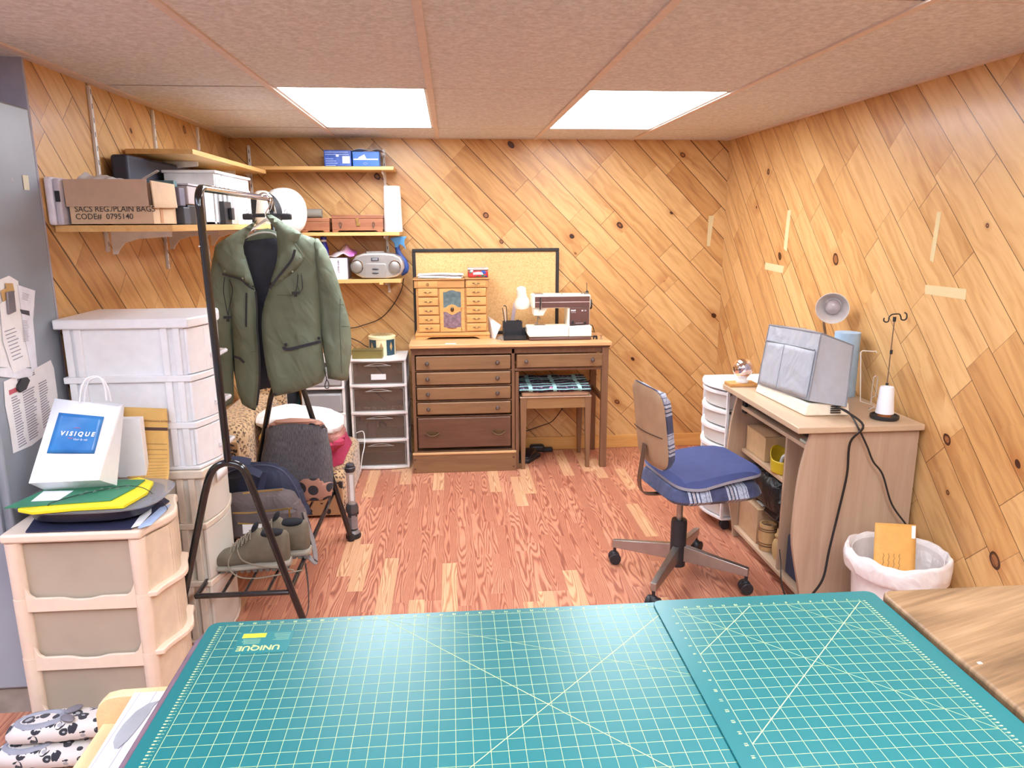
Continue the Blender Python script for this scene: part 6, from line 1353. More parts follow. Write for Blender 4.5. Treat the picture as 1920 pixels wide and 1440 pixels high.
# ------------------------------------------------------------------ on the lower left shelf
M_greyp = plain('light_grey_plastic', srgb(0xC9C5D2), .4)
t = thing('printer', 'rounded white and grey machine at the wall behind the cardboard box', 'printer', (-1.2, 2.78, LS))
kx0 = at(133,424,y=2.605).x-.008
MB().box(-1.314, -1.288, 2.575, 2.90, LS+.001, LS+.155).build('housing', plain('white_lilac_plastic', srgb(0xE8E4F0), .35), t, bevel=.010, seg=4)
MB().box(-1.287, kx0, 2.578, 2.89, LS+.001, LS+.15).build('front_cover', M_greyp, t, bevel=.006, seg=3)
MB().box(kx0-.016, kx0-.001, 2.576, 2.578, LS+.075, LS+.11).build('display', M_black, t)
t = thing('cardboard_box', 'open cardboard carton of plain bags with printed lettering on the left shelf', 'box', (-1.1, 2.75, LS))
KY = 2.605; k0 = at(135,424,y=KY).x; k1 = at(290,427,y=KY).x; k2 = at(332,400,x=k1+.004).y; kz = at(288,336,y=KY).z; km = at(288,385,y=KY).z
M_crd = plain('carton_brown', srgb(0xC4A690), .8, var=.04); M_crd2 = plain('carton_tan', srgb(0xD8BA9A), .8, var=.04)
b = MB(); z0 = LS+.001
b.box(k0, k1, KY, KY+.004, z0, km); b.box(k0, k1, k2-.004, k2, z0, km); b.box(k0, k0+.004, KY+.004, k2-.004, z0, km); b.box(k1-.004, k1, KY+.004, k2-.004, z0, km); b.box(k0, k1, KY, k2, z0, z0+.003)
bb_ = b.build('carton', M_crd2, t)
b = MB(); b.hexa([(k0-.006,KY-.008,km-.004),(k1-.008,KY-.008,km-.004),(k1-.008,KY-.004,km-.004),(k0-.006,KY-.004,km-.004),(k0-.010,KY-.004,kz),(k1-.01,KY-.004,kz),(k1-.01,KY,kz),(k0-.010,KY,kz)]); b.build('flap', M_crd, t)
b = MB(); b.hexa([(k1+.004,KY+.0,km-.008),(k1+.008,KY+.0,km-.008),(k1+.008,k2,km-.004),(k1+.004,k2,km-.004),(k1,KY+.0,kz-.004),(k1+.004,KY,kz-.004),(k1+.004,k2,kz-.006),(k1,k2,kz-.006)]); b.build('flap', M_crd2, t)
b = MB(); b.box(k0+.01, k1-.01, KY+.02, k2-.02, km-.02, kz-.01); b.build('inner_panel', M_crd, t)
b = MB(); tx = at(140,397,y=KY-.002); b.text('SACS REG./PLAIN BAGS', .0255, (tx.x, KY-.0012, at(140,397,y=KY).z), (1,0,0), (0,0,1), th=.0005, bold=.0003, sx=.98); b.text('CODE#  0795140', .0255, (tx.x, KY-.0012, at(140,411,y=KY).z), (1,0,0), (0,0,1), th=.0005, bold=.0003, sx=.98); b.build('lettering', plain('box_ink', srgb(0x4E4340), .7), bb_)
b = MB(); b.box(k1+.0002, k1+.0012, KY+.06, KY+.085, z0+.005, z0+.075); b.build('packing_tape', plain('tan_tape', srgb(0xC4936C), .4), bb_)
b = MB(); random.seed(11)
def film(u, v):
    x = k0+.01+(k1-k0)*.62*u; y = KY+.02+.12*v; h = .035*math.sin(PI*v)*(1-.55*u)+.012*_ns.noise(Vector((u*7, v*5, 2)))+.02*math.exp(-((u-.1)/.06)**2)
    return Vector((x, y, kz-.012+max(0, h)*math.sin(PI*min(1, max(0,u*1.02)))**.3))
b.grid(film, 30, 12); single(b, 'plastic_film', clear('milky_film', (.95,.93,.94), .25, .45), 'crumpled translucent plastic film on top of the cardboard carton', 'plastic film', solid=.0015)
b = MB(); q0 = at(268,333,y=2.74); q1 = at(296,320,y=2.74); b.bar((q0.x,2.74,q0.z-.005),(q1.x,2.74,q1.z),.020,.004,up=(0,0,1)); single(b, 'clear_strip', M_chand, 'clear plastic strip sticking up at the right of the cardboard carton', 'plastic strip')
# bins further along: positions on the shelf by depth
def ys(px, x): return at(px, 400, x=x).y
def zsx(py, px, x): return at(px, py, x=x).z
M_dkbin = plain('dark_slate_bin', srgb(0x3F424E), .5)
fxs = -.965
ya, yb_ = k2+.012, ys(357, fxs)
t = thing('storage_bin', 'dark slate plastic bin with a grey latch right behind the cardboard carton', 'bin', (-1.1, (ya+yb_)/2, LS))
MB().box(-1.22, fxs, ya, yb_, LS+.001, zsx(388,345,fxs)).build('lower_bin', M_dkbin, t, bevel=.004)
MB().box(-1.22, fxs-.01, ya, yb_-.01, zsx(387,345,fxs), zsx(352,345,fxs)).build('upper_bin', plain('slate_lilac_bin', srgb(0x6E6A7C), .5), t, bevel=.004)
MB().box(-1.21, fxs-.03, ya+.01, yb_-.02, zsx(351,345,fxs), zsx(338,340,fxs)).build('teal_lid', plain('dusty_teal', srgb(0x5F7F84), .5), t, bevel=.003)
yc, yd = yb_+.008, ys(381, fxs)
t = thing('storage_bin', 'pale grey lidded bin stacked on a black bin behind the rack pole', 'bin', (-1.1, (yc+yd)/2, LS))
MB().box(-1.2, fxs-.01, yc, yd, LS+.001, zsx(385,368,fxs)).build('black_bin', M_black, t, bevel=.004)
MB().box(-1.2, fxs-.005, yc, yd, zsx(384,368,fxs), zsx(350,368,fxs)).build('pale_bin', plain('misty_bin', srgb(0xBDB2B4), .45), t, bevel=.004)
MB().box(-1.21, fxs, yc-.004, yd+.002, zsx(349.5,368,fxs), zsx(346,368,fxs)).build('lid', M_greyp, t, bevel=.001)
t = thing('black_case', 'long black case lying along the wall under the upper left shelf', 'case', (-1.25, 3.5, LS))
c0 = at(283,300,x=-1.20); 
MB().box(-1.29, -1.225, 3.03, 4.25, LS+.001, 1.765).build('case_body', plain('soft_black', srgb(0x2E3040), .6), t, bevel=.012, seg=3)
b = MB(); b.tube(curve([(-1.222,4.05,1.70),(-1.20,4.06,1.72),(-1.19,4.1,1.66),(-1.2,4.12,1.58)],4), .004, 6); b.build('handle', M_chrome, t)
# white slotted basket: tall organiser with vertical slots facing the room
t = thing('slotted_basket', 'white basket with long vertical slots standing on the left shelf', 'basket', (-1.05, 3.3, LS))
ye0, ye1 = ys(386, fxs), ys(436, fxs); zt_ = zsx(350, 410, fxs)
b = MB(); b.box(-1.17, fxs, ye0, ye0+.004, LS+.001, zt_); b.box(-1.17, fxs, ye1-.004, ye1, LS+.001, zt_); b.box(-1.17, -1.166, ye0, ye1, LS+.001, zt_); b.box(-1.17, fxs, ye0, ye1, LS+.001, LS+.005)
yy = ye0+.3*(ye1-ye0); b.box(fxs-.004, fxs, ye0, yy, LS+.001, zt_)
ns_ = 4
for i in range(ns_):
    q = yy+(ye1-yy)*(i+.35)/ns_; b.box(fxs-.004, fxs, q, q+(ye1-yy)/ns_*.45, LS+.001, zt_)
b.box(fxs-.004, fxs, ye0, ye1, LS+.001, LS+.012); b.box(fxs-.004, fxs, ye0, ye1, zt_-.02, zt_); b.build('basket_body', M_wpl, t, bevel=.001)
t = thing('white_basket', 'white ribbed basket lying high behind the slotted basket under the upper shelf', 'basket', (-1.1, 3.8, zt_))
ub0, ub1 = ys(432, -.99), ys(472, -.99)
b = MB(); zz0, zz1 = zt_-.0, at(450,330,x=-.99).z

b = MB(); b.box(-1.2, -.995, ub0-.18, ub1, zz0+.001, zz1-.012); b.box(-1.205, -.985, ub0-.19, ub1+.004, zz1-.0115, zz1)
for i in range(7): y = ub0-.17+i*.03; b.box(-.995, -.990, y, y+.008, zz0+.004, zz1-.014)
b.build('basket_body', M_wpl, t, bevel=.002)
b = MB(); y0 = ys(424,-.935); b.box(-.962, -.94, y0, y0+.10, LS+.001, zsx(378,428,-.94)); b.box(-.939, -.925, y0+.05, y0+.09, LS+.02, zsx(390,438,-.93)); single(b, 'black_holder', M_black, 'black plastic holder clipped in front of the white slotted basket', 'holder', bevel=.003)
t = thing('white_box', 'plain white carton near the corner end of the left shelf', 'box', (-1.02, 4.0, LS))
w0, w1 = ys(440,-.94), ys(472,-.94); MB().box(-1.15, -.94, max(w0, ye1+.005), w1, LS+.001, zt_-.002).build('carton', plain('bright_white_card', srgb(0xF6F5F8), .5), t, bevel=.002)
# white cap hanging over the rack end
t = thing('sun_hat', 'large white rounded cap with a black strap on the corner of the shelf', 'cap', (-.95, 4.3, LS))
cy = 4.36; cc = at(533,398,y=cy); b = MB(); b.ell((cc.x,cy,cc.z),(.125,.10,.135),n=32,k=18,e=.9); b.build('crown', plain('soft_white', srgb(0xF4F1EE), .8), t)
cc2 = at(492,392,y=4.22); b = MB(); b.ell((cc2.x,4.24,cc2.z),(.055,.07,.10),n=24,k=14,e=.7); b.build('side_pad', plain('off_white_pad', srgb(0xE2DAD0), .8), t)
b = MB(); b.strap(curve([at(a, c, y=4.22) for a, c in ((498,362),(512,372),(522,390),(524,410),(518,425))], 6), .035, .004, (.6,.7,0)); b.build('strap', M_black, t)
b = MB(); b.strap([at(476,372,y=4.16), at(474,400,y=4.16), at(470,426,y=4.16)], .03, .004, (1,0,0)); b.build('strap', M_black, t)
# ------------------------------------------------------------------ back shelves contents
TS = at(738,312,y=4.50).z
g = G('blue_box_print'); n = g.noise(g.co(), 60., 2.); g.set(col=g.ramp(n, [(.35, srgb(0x2D4FA8)), (.7, srgb(0x4568BC))]), rough=.35)
t = thing('blue_box', 'blue printed carton with a barcode on the top back shelf, left of the pair', 'box', (-.62, 4.6, TS))
def bx(l, y): p = at(l[0], l[1], y=y); return p
p0 = bx((608,312),4.52); p1 = bx((659,312),4.52); p2 = bx((659,281),4.52)
b = MB(); b.hexa([(p0.x,4.52,TS+.002),(p1.x,4.52,TS+.002),(p1.x,4.64,TS+.002),(p0.x,4.64,TS+.002),(p0.x,4.525,p2.z),(p1.x,4.525,p2.z-.002),(p1.x,4.64,p2.z),(p0.x,4.64,p2.z)]); b.build('carton', g.mat, t, bevel=.003)
M_pale = plain('pale_blue_print', srgb(0x9DB0E0), .5)
b = MB(); z = p2.z-.012; w_ = p1.x-p0.x
for k, (u0, u1) in enumerate(((.05,.9),(.05,.92),(.06,.35),(.06,.45),(.06,.5),(.06,.42))): b.box(p0.x+w_*u0, p0.x+w_*u1, 4.518, 4.5195, z-k*.0125-.003-(.012 if k > 1 else 0), z-k*.0125+.001-(.012 if k > 1 else 0))
b.build('print', M_pale, t)
b = MB(); b.box(p0.x+w_*.68, p0.x+w_*.95, 4.5175, 4.519, TS+.018, TS+.058); b.box(p0.x+w_*.45, p0.x+w_*.55, 4.5175, 4.519, TS+.055, TS+.067); b.build('barcode_panel', M_paper, t)
t = thing('blue_box', 'bright blue dispenser carton with a tissue slot on the top back shelf', 'box', (-.45, 4.6, TS))
q0 = bx((661.5,312),4.52); q1 = bx((712,312),4.52); q2 = bx((712,284),4.52); w_ = q1.x-q0.x; h_ = q2.z-TS
MB().box(q0.x, q1.x, 4.52, 4.64, TS+.001, q2.z).build('carton', plain('bright_blue', srgb(0x2467C0), .35), t, bevel=.003)
MB().box(q0.x+w_*.04, q0.x+w_*.95, 4.518, 4.5195, TS+h_*.44, TS+h_*.52).build('slot', M_paper, t)
MB().prism([(q0.x+w_*.2,TS+h_*.52),(q0.x+w_*.52,TS+h_*.52),(q0.x+w_*.45,TS+h_*.8),(q0.x+w_*.25,TS+h_*.62)], 'y', 4.514, 4.5175).build('tissue', M_paper, t)
b = MB(); cq = q0.x+w_*.47; b.tube([(cq+.012*math.cos(a*PI/8), 4.5185, TS+h_*.2+.005*math.sin(a*PI/8)) for a in range(16)], .001, 5, closed=True); b.build('oval_mark', M_pale, t)
b = MB(); b.grid(lambda u, v: Vector((q0.x-.004+(w_+.05)*u, 4.515+.13*v, q2.z+.004+.018*math.sin(PI*min(1,u*1.1))*(.6+.4*math.sin(u*9+v*4))-.05*max(0,u-.85)*3)), 20, 8)
single(b, 'plastic_film', clear('milky_film', (.95,.93,.94), .25, .45), 'crumpled plastic film on top of the bright blue dispenser carton', 'plastic film', solid=.001)
M_cedar = woody('cedar', srgb(0x86503A), srgb(0xAC7252), 'x', .35, 1.5)
for lab, a0, a1, ztp, lid in (('cedar wood box with brass clasp on the middle back shelf', 623, 718, 403, True), ('cedar wood box half hidden by the white cap on the middle back shelf', 566, 618, 409, False)):
    x0 = at(a0,430,y=4.50).x; x1 = at(a1,430,y=4.50).x; z1 = at(a0,ztp,y=4.50).z
    t = thing('cedar_box', lab, 'wooden box', ((x0+x1)/2, 4.58, MS))
    b = MB(); b.box(x0, x1, 4.50, 4.66, MS+.016, z1-.022); b.box(x0+.004, x0+.02, 4.502, 4.52, MS+.001, MS+.016); b.box(x1-.02, x1-.004, 4.502, 4.52, MS+.001, MS+.016); b.box(x0+.004, x1-.004, 4.64, 4.656, MS+.001, MS+.016)
    b.prism([(x0,MS+.016),(x0,MS+.001),(x0+.03,MS+.001),(x0+.04,MS+.010),(x1-.04,MS+.010),(x1-.03,MS+.001),(x1,MS+.001),(x1,MS+.016)], 'y', 4.498, 4.501); body = b.build('box_body', M_cedar, t, bevel=.002)
    MB().box(x0-.002, x1+.002, 4.498, 4.662, z1-.021, z1).build('lid', M_cedar, t, bevel=.003)
    if lid:
        xm = (x0+x1)/2; zm = (MS+z1)/2
        b = MB(); b.box(xm-.006, xm+.016, 4.494, 4.4975, zm-.014, zm+.006); b.prism([(xm-.012,zm+.03),(xm+.012,zm+.03),(xm+.004,zm+.012),(xm+.006,zm+.004),(xm-.004,zm+.004)], 'y', 4.493, 4.497); b.build('clasp', M_brass, t, bevel=.001)
        for xx in (x0+.05, x1-.055):
            b = MB(); b.tube([(xx+.007*math.cos(a*PI/5), 4.494, zm-.004+.012*math.sin(a*PI/5)) for a in range(10)], .002, 6, closed=True); b.box(xx-.004,xx+.004,4.494,4.498,zm-.024,zm-.014); b.build('ring_catch', M_pewter, t)
b = MB(); r0 = at(566,400,y=4.58); r1 = at(604,401.5,y=4.58); zr = at(570,409,y=4.50).z+.0275
b.cyl((r0.x-.05,4.58,zr),(r1.x,4.58,zr),.0265,n=24); single(b, 'grey_tube', plain('grey_foam_tube', srgb(0x8E887E), .7), 'grey round tube lying on the left cedar box beside the white cap', 'tube')
b = MB(); rr = at(736,395,y=4.56); zt = at(735,349,y=4.56).z; b.lathe([(.016,MS+.001),(.056,MS+.001),(.050,zt),(.016,zt)], (rr.x,4.575,0), 36); single(b, 'paper_roll', plain('pinkish_white_roll', srgb(0xF3EBE9), .7), 'tall white roll standing at the right end of the middle back shelf', 'paper roll')
# radio
M_rad = plain('radio_silver', srgb(0xB9B2AE), .3, metal=.55); M_radd = plain('radio_grille', srgb(0x9A948F), .45, metal=.5)
ry = 4.50; t = thing('radio', 'silver portable radio with round speakers on the lowest back shelf', 'radio', (-.4, 4.58, RS))
def rw(px, py): p = at(px, py, y=ry); return (p.x, p.z)
pr = [rw(*q) for q in ((660,498),(661,488),(667,480),(680,475),(700,474),(720,474),(738,476),(750,482),(756,492),(757,504),(752,514),(742,520),(725,522.5),(700,522.5),(680,522),(668,516),(662,508))]
pr = [(x, max(z, RS+.001)) for x, z in pr]
b = MB(); b.prism(pr, 'y', ry, ry+.14); b.build('case', M_rad, t, bevel=.012, seg=4)
for cxp, cyp in ((669.5,500), (740,501)):
    x, z = rw(cxp, cyp); r = .034; b = MB(); b.ell((x, ry+.002, z),(r,.014,r*1.0+.004),n=32,k=12); s_ = b.build('speaker', M_radd, t)
    b = MB(); b.tube([(x+(r+.001)*math.cos(a*PI/16), ry-.004, z+(r+.005)*math.sin(a*PI/16)) for a in range(32)], .003, 6, closed=True); b.build('speaker_ring', M_chrome, s_)
b = MB(); b.prism([rw(*q) for q in ((684,497),(686,494),(722,494),(724,497),(724,521),(684,521))], 'y', ry-.005, ry+.002); b.build('cassette_door', M_rad, t, bevel=.003)
for yy_ in (504.5, 512):
    x, z = rw(704, yy_); b = MB(); b.ell((x, ry-.006, z), (.021,.003,.0055), n=20, k=6); b.build('oval_button', M_dgrey, t)
b = MB(); x0, z0 = rw(696,489.5); x1, z1 = rw(710,483); b.box(x0, x1, ry-.005, ry+.002, z0, z1); b.build('display', M_dgrey, t, bevel=.002); b = MB(); b.box(x0+.006, x1-.006, ry-.007, ry-.005, z0+.004, z1-.004); b.build('display_glass', M_slv, t, bevel=.002)
b = MB(); x0, z0 = rw(686,478); x1, z1 = rw(719,474); b.box(x0, x1, ry+.02, ry+.06, z0, z1+.008)
b.build('key_row', M_radd, t, bevel=.002)
t = thing('white_box', 'white carton with vertical lettering left of the radio on the lowest back shelf', 'box', (-.6, 4.58, RS))
x0, _ = rw(619,519); x1, _ = rw(652,519); z1 = at(640,484,y=ry).z
MB().box(x0, x1, ry, ry+.15, RS+.001, z1).build('carton', plain('lilac_white_card', srgb(0xF3E8F4), .5), t, bevel=.002); b = MB(); b.text('NEW SELECT', .013, ((x0+x1)/2-.004, ry-.001, z1-.012), (0,0,-1), (1,0,0), bold=.0003); b.build('lettering', M_inkd, t)
b = MB(); b.box(x1+.001, x1+.003, ry+.004, ry+.15, RS+.001, z1); b.build('side_panel', plain('grey_card', srgb(0x9A8C90), .6), t)
b = MB(); x0b, zb0 = rw(612,482); x1b = rw(664,482)[0]
b.grid(lambda u, v: Vector((x0b+(x1b-x0b)*u, ry-.004+.16*v, z1+.004+.07*max(0, 1-abs(u-.62)/.6)*(.25+.75*v)+.006*math.sin(u*13+v*7))), 22, 10)
g = G('pink_wrap'); x, y, z = g.sep(g.co()); g.set(col=g.ramp(g.m('ADD', g.m('MULTIPLY', x, 6.), .5), [(.45, srgb(0xF3ECF3)), (.72, srgb(0xE9B4DC)), (.85, srgb(0xD67ACB))]), rough=.4)
single(b, 'plastic_wrap', g.mat, 'white and pink plastic wrap heaped on the lettered carton beside the radio', 'plastic wrap', solid=.002)
t = thing('bottle', 'violet blue bottle just behind the jacket shoulder on the lowest back shelf', 'bottle', (-.71, 4.58, RS))
bq = at(606,460,y=4.56); zt = at(606,444,y=4.56).z; MB().lathe([(0,RS+.001),(.028,RS+.001),(.028,zt-.07),(.018,zt-.035),(.018,zt-.03),(0,zt-.03)], (bq.x,4.58,0), 24).build('bottle_body', plain('violet_blue', srgb(0x2A2C9A), .25), t)
MB().lathe([(0,zt-.0295),(.0165,zt-.0295),(.0165,zt-.018),(0,zt-.018)], (bq.x,4.58,0), 20).build('band', M_wpl, t); MB().lathe([(0,zt-.0175),(.019,zt-.0175),(.019,zt),(0,zt)], (bq.x,4.58,0), 20).build('cap', plain('violet_blue', srgb(0x2A2C9A), .25), t)
t = thing('garment_steamer', 'blue handheld tool with a pale blue fin shaped head beside the radio', 'tool', (-.3, 4.6, RS))
yk = 4.62; K = lambda l: [at(a, c, y=yk) for a, c in l]
b = MB(); b.tube(curve(K(((745,462),(746,470),(751,480),(758,490),(761,500),(759,508),(752,512.5))), 6), [.015]*7+[.017]*8+[.019]*8+[.020]*8+[.018]*6, 14); b.build('body', plain('deep_blue', srgb(0x2F4C90), .35), t)
b = MB(); b.prism([(p.x, p.z) for p in K(((731,447),(738,444.5),(750,443.5),(763,443),(759,449),(758,455),(761,468),(756,461),(750,458),(745,464),(741,464),(739,455)))], 'y', yk-.02, yk+.02); b.build('head', plain('sky_blue', srgb(0x5FA4DE), .3), t, bevel=.004, seg=3)
b = MB(); p = at(752,500,y=yk-.019); b.box(p.x-.004,p.x+.006,yk-.022,yk-.02,p.z-.015,p.z+.015); b.build('label', M_paper, t)
b = MB(); p = at(715,531,y=4.455); b.box(p.x-.012, p.x+.012, 4.452, 4.4595, p.z-.008, p.z+.004); single(b, 'wooden_peg', M_shelf, 'tiny wooden peg on the front edge of the lowest back shelf', 'peg')
# ------------------------------------------------------------------ hangers and jacket
JY = 3.22
t = thing('clip_hanger', 'black trouser hanger with two clips on the rack rail behind the jacket', 'hanger', (-.75, 3.28, 1.5))
hy = 3.30; b = MB(); p0 = at(458,404,y=hy); p1 = at(545,402,y=hy); b.box(p0.x, p1.x, hy-.004, hy+.004, p0.z-.008, p0.z+.008); b.build('bar', M_black, t, bevel=.002)
for px in (465, 537):
    p = at(px, 405, y=hy); b = MB(); b.box(p.x-.022, p.x+.022, hy-.012, hy+.012, p.z-.016, p.z+.010); cl = b.build('clip', M_black, t, bevel=.006, seg=3); b = MB(); b.tube([(p.x+.006*math.cos(a*PI/5), hy-.004, p.z+.018+.008*math.sin(a*PI/5)) for a in range(10)], .0018, 6, closed=True); b.build('spring', M_chrome, cl)
rz_ = ra0.z+(ra1.z-ra0.z)*(hy-RY0)/(RY1-RY0); rx_ = ra0.x+(ra1.x-ra0.x)*(hy-RY0)/(RY1-RY0)
b = MB(); m = (p0+p1)/2; b.tube(curve([(m.x,hy,p0.z+.006),(rx_+.012,hy,p0.z+.03),(rx_+.020,hy,rz_-.006),(rx_+.012,hy,rz_+.012),(rx_,hy,rz_+.0165),(rx_-.014,hy,rz_+.008)],6), .0022, 6); b.build('hook', M_chrome, t)
t = thing('coat_hanger', 'clear plastic coat hanger carrying the green jacket', 'hanger', (-.72, JY, 1.4))
M_hang = clear('clear_hanger', (.90,.87,.82), .12, .6); rz_ = ra0.z+(ra1.z-ra0.z)*(JY-RY0)/(RY1-RY0); rx_ = ra0.x+(ra1.x-ra0.x)*(JY-RY0)/(RY1-RY0)
nk = at(500,412,y=JY+.01)
b = MB(); b.tube(curve([nk, nk+Vector((-.002,0,.03)), (rx_+.026,JY,rz_-.03), (rx_+.028,JY,rz_-.002), (rx_+.014,JY,rz_+.016), (rx_-.004,JY,rz_+.0175), (rx_-.020,JY,rz_+.006)],6), .0035, 8); b.build('hook', M_chrome, t)
b = MB(); b.tube(curve([at(a, c, y=JY+.01) for a, c in ((410,470),(440,446),(475,428),(490,418),(500,412),(512,418),(535,430),(570,448),(590,462))], 5), .006, 8); b.tube(curve([at(a, c, y=JY) for a, c in ((437,462),(462,445),(480,438),(500,436),(515,439),(522,448))], 5), .004, 8); b.build('shoulder_bar', M_hang, t)
g = G('olive_jacket'); n = g.noise(g.co(), 6., 2.); g.set(col=g.ramp(n, [(.3, srgb(0x68725F)), (.7, srgb(0x78826F))]), rough=.75); g.bump(foldmap(g, 8.), .55, .022); M_jk = g.mat
M_jlin = plain('charcoal_lining', srgb(0x3A3B44), .9); M_zipb = plain('black_zip', srgb(0x24262B), .5); M_snap = plain('dark_snap', srgb(0x2C2E34), .3, metal=.4)
t = thing('jacket', 'olive green hooded jacket hanging open on the garment rack', 'jacket', (-.72, JY, .95))
def P2(l, y): return [(p.x, p.z) for p in (at(a, c, y=y) for a, c in l)]
def pf(name, l, y, fr_, bk_, R, mat=M_jk, wr=.008, wf=9., cell=.016, seed=0, par=None, disp=None):
    b = MB(); b.puff(P2(l, y), (0,y,0), (1,0,0), (0,0,1), fr_, bk_, R=R, cell=cell, wr=wr, wf=wf, seed=seed, disp=disp); return b.build(name, mat, par or t, ang=60)
# back panel with lining
pf('lining', [(455,448),(470,438),(500,434),(520,440),(560,470),(585,520),(600,700),(560,722),(500,728),(470,735),(445,730),(420,600),(430,500)], JY+.05, .012, .02, .05, M_jlin, .006)
pf('back_neck', [(462,452),(468,440),(482,432),(502,428),(518,434),(522,446),(500,447),(478,450)], JY+.03, .006, .004, .02, M_jk, .002)
# sleeves
pf('sleeve', [(403,463),(420,455),(436,470),(442,520),(440,575),(437,640),(438,705),(439,745),(436,756),(421,765),(409,760),(402,720),(395,650),(391,590),(391,545),(396,500)], JY+.01, .040, .040, .05, M_jk, .022, 9., seed=2)
pf('sleeve', [(585,447),(597,447),(612,468),(624,499),(635,530),(643,560),(652,590),(657,612),(659,640),(659,662),(655,690),(652,713),(640,714),(615,710),(612,690),(605,650),(601,616),(597,560),(592,500)], JY+.0, .045, .04, .05, M_jk, .024, 9., seed=5)
# body fronts
pf('left_front', [(425,470),(445,455),(460,480),(478,540),(481,560),(481,613),(484,655),(486,694),(485,730),(482,762),(478,770),(466,765),(454,758),(448,742),(443,724),(440,690),(436,620),(430,560)], JY-.01, .026, .01, .05, M_jk, .020, 9., seed=3)
pf('right_front', [(517,422),(540,430),(570,440),(590,447),(598,470),(600,520),(601,570),(602,620),(606,665),(612,700),(604,717),(580,727),(554,735),(530,740),(514,744),(508,725),(502,705),(496,670),(492,640),(490,610),(491,588),(496,566),(503,547),(512,520),(518,495),(521,470)], JY-.015, .036, .01, .06, M_jk, .024, 8., seed=4)
# hood / collar flaps
pf('hood', [(427,444),(463,424),(482,412),(476,424),(467,438),(459,450),(456,462),(459,485),(465,505),(472,522),(478,541),(466,535),(452,523),(434,517),(416,513),(414,500),(405,480),(402,464),(410,455)], JY-.045, .030, .02, .035, M_jk, .008, 12., seed=6)
pf('hood', [(497,404),(508,402),(522,410),(538,421),(553,429),(566,437),(560,449),(553,459),(562,472),(571,484),(566,495),(555,507),(540,520),(522,534),(504,545),(508,525),(516,500),(522,475),(523,452),(518,432),(508,418)], JY-.05, .034, .02, .035, M_jk, .009, 12., seed=7)
# placket, zips, pockets
def ln(l, y, w=.004, th=.003, name='zip', mat=M_zipb, wd=(1,0,0)):
    b = MB(); b.strap([at(a, c, y=y) for a, c in l], w, th, wd); return b.build(name, mat, t)
b = MB(); b.strap(curve([at(a, c, y=JY-.088) for a, c in ((553,468),(548,485),(535,503),(518,524),(506,541))], 5), .010, .003, (1,0,.4)); b.build('zip_tape', M_zipb, t)
b = MB(); b.strap(curve([at(a, c, y=JY-.044) for a, c in ((479,546),(482,580),(482,615),(486,660),(487,700),(485,735),(482,760))], 5), .008, .004, (1,0,0)); b.build('zip_tape', M_zipb, t)
b = MB(); b.strap(curve([at(a, c, y=JY-.07) for a, c in ((417,514),(435,519),(452,525),(466,537),(477,543))], 4), .006, .003, (0,0,1)); b.build('hood_zip', M_zipb, t)
ln([(462,549),(461.5,580),(461.5,613)], JY-.054, .007, .003, 'chest_zip')
b = MB(); b.strap(curve([at(a, c, y=JY-.072) for a, c in ((532,650),(534,654),(545,654),(570,648),(602,640))], 5), .012, .004, (0,0,1)); b.build('pocket_zip', plain('navy_black_zip', srgb(0x2A2D3A), .5), t)
ln([(438,668),(448,671),(458,680)], JY-.046, .010, .003, 'pocket_zip')
M_seam = plain('seam_thread', srgb(0x4E5848), .9)  # thread in a darker green than the jacket cloth
for l in ([(520,553),(540,554),(560,552)], [(558,512),(557,532),(563,552)], [(565,512),(568,540)], [(470,660),(480,659)], [(638,560),(637,610),(641,700)], [(636,571),(645,572)], [(640,612),(655,612)]):
    b = MB(); b.tube([at(a, c, y=JY-.062) for a, c in l], .0012, 5); b.build('seam', M_seam, t)
def snap(px, py, y, r=.007, m=M_snap):
    p = at(px, py, y=y); b = MB(); b.ell(p, (r,.003,r), n=14, k=6); b.build('snap', m, t)
for px, py, y in ((536,646,JY-.074), (598,634,JY-.070), (515.5,739,JY-.045)): snap(px, py, y)
for px, py, y in ((421,509,JY-.079), (455,522,JY-.077), (563,484,JY-.088), (548,510,JY-.088)): snap(px, py, y, .0045, plain('small_snap', srgb(0x8A9080), .4, metal=.3))
b = MB(); b.tube(curve([at(a, c, y=JY-.075) for a, c in ((421,520),(419,545),(423,570),(427,590))], 5), .0018, 5); b.tube(curve([at(a, c, y=JY-.075) for a, c in ((430,525),(436,545),(430,575),(428,592))], 5), .0018, 5); b.build('drawcord', M_zipb, t)
b = MB(); p = at(427,595,y=JY-.08); b.box(p.x-.016, p.x+.016, p.y-.006, p.y+.006, p.z-.005, p.z+.005); b.cyl(p, p-Vector((0,0,.018)), .006, n=10); b.build('cord_lock', M_black, t)
b = MB(); b.tube(curve([at(a, c, y=JY-.085) for a, c in ((559,515),(557,535),(554,548))], 5), .0018, 5); b.tube(curve([at(a, c, y=JY-.085) for a, c in ((565,515),(567,540),(560,550))], 5), .0018, 5); b.build('drawcord', M_zipb, t)
b = MB(); p = at(554,549,y=JY-.085); b.box(p.x-.014, p.x+.014, p.y-.006, p.y+.006, p.z-.005, p.z+.005); b.cyl(p, p-Vector((0,0,.016)), .006, n=10); b.build('cord_lock', M_black, t)
b = MB(); b.tube(curve([at(a, c, y=JY-.06) for a, c in ((607,692),(611,705),(612,712),(609,722),(611,728),(616,727),(616,718),(612,711))], 5), .002, 5); b.build('hem_cord', M_zipb, t)
b = MB(); b.strap([at(553,456,y=JY-.09), at(560,466,y=JY-.09), at(570,482,y=JY-.088)], .005, .002, (1,0,0)); b.build('flap_edge', plain('flap_edge', srgb(0x8C9482), .7), t)
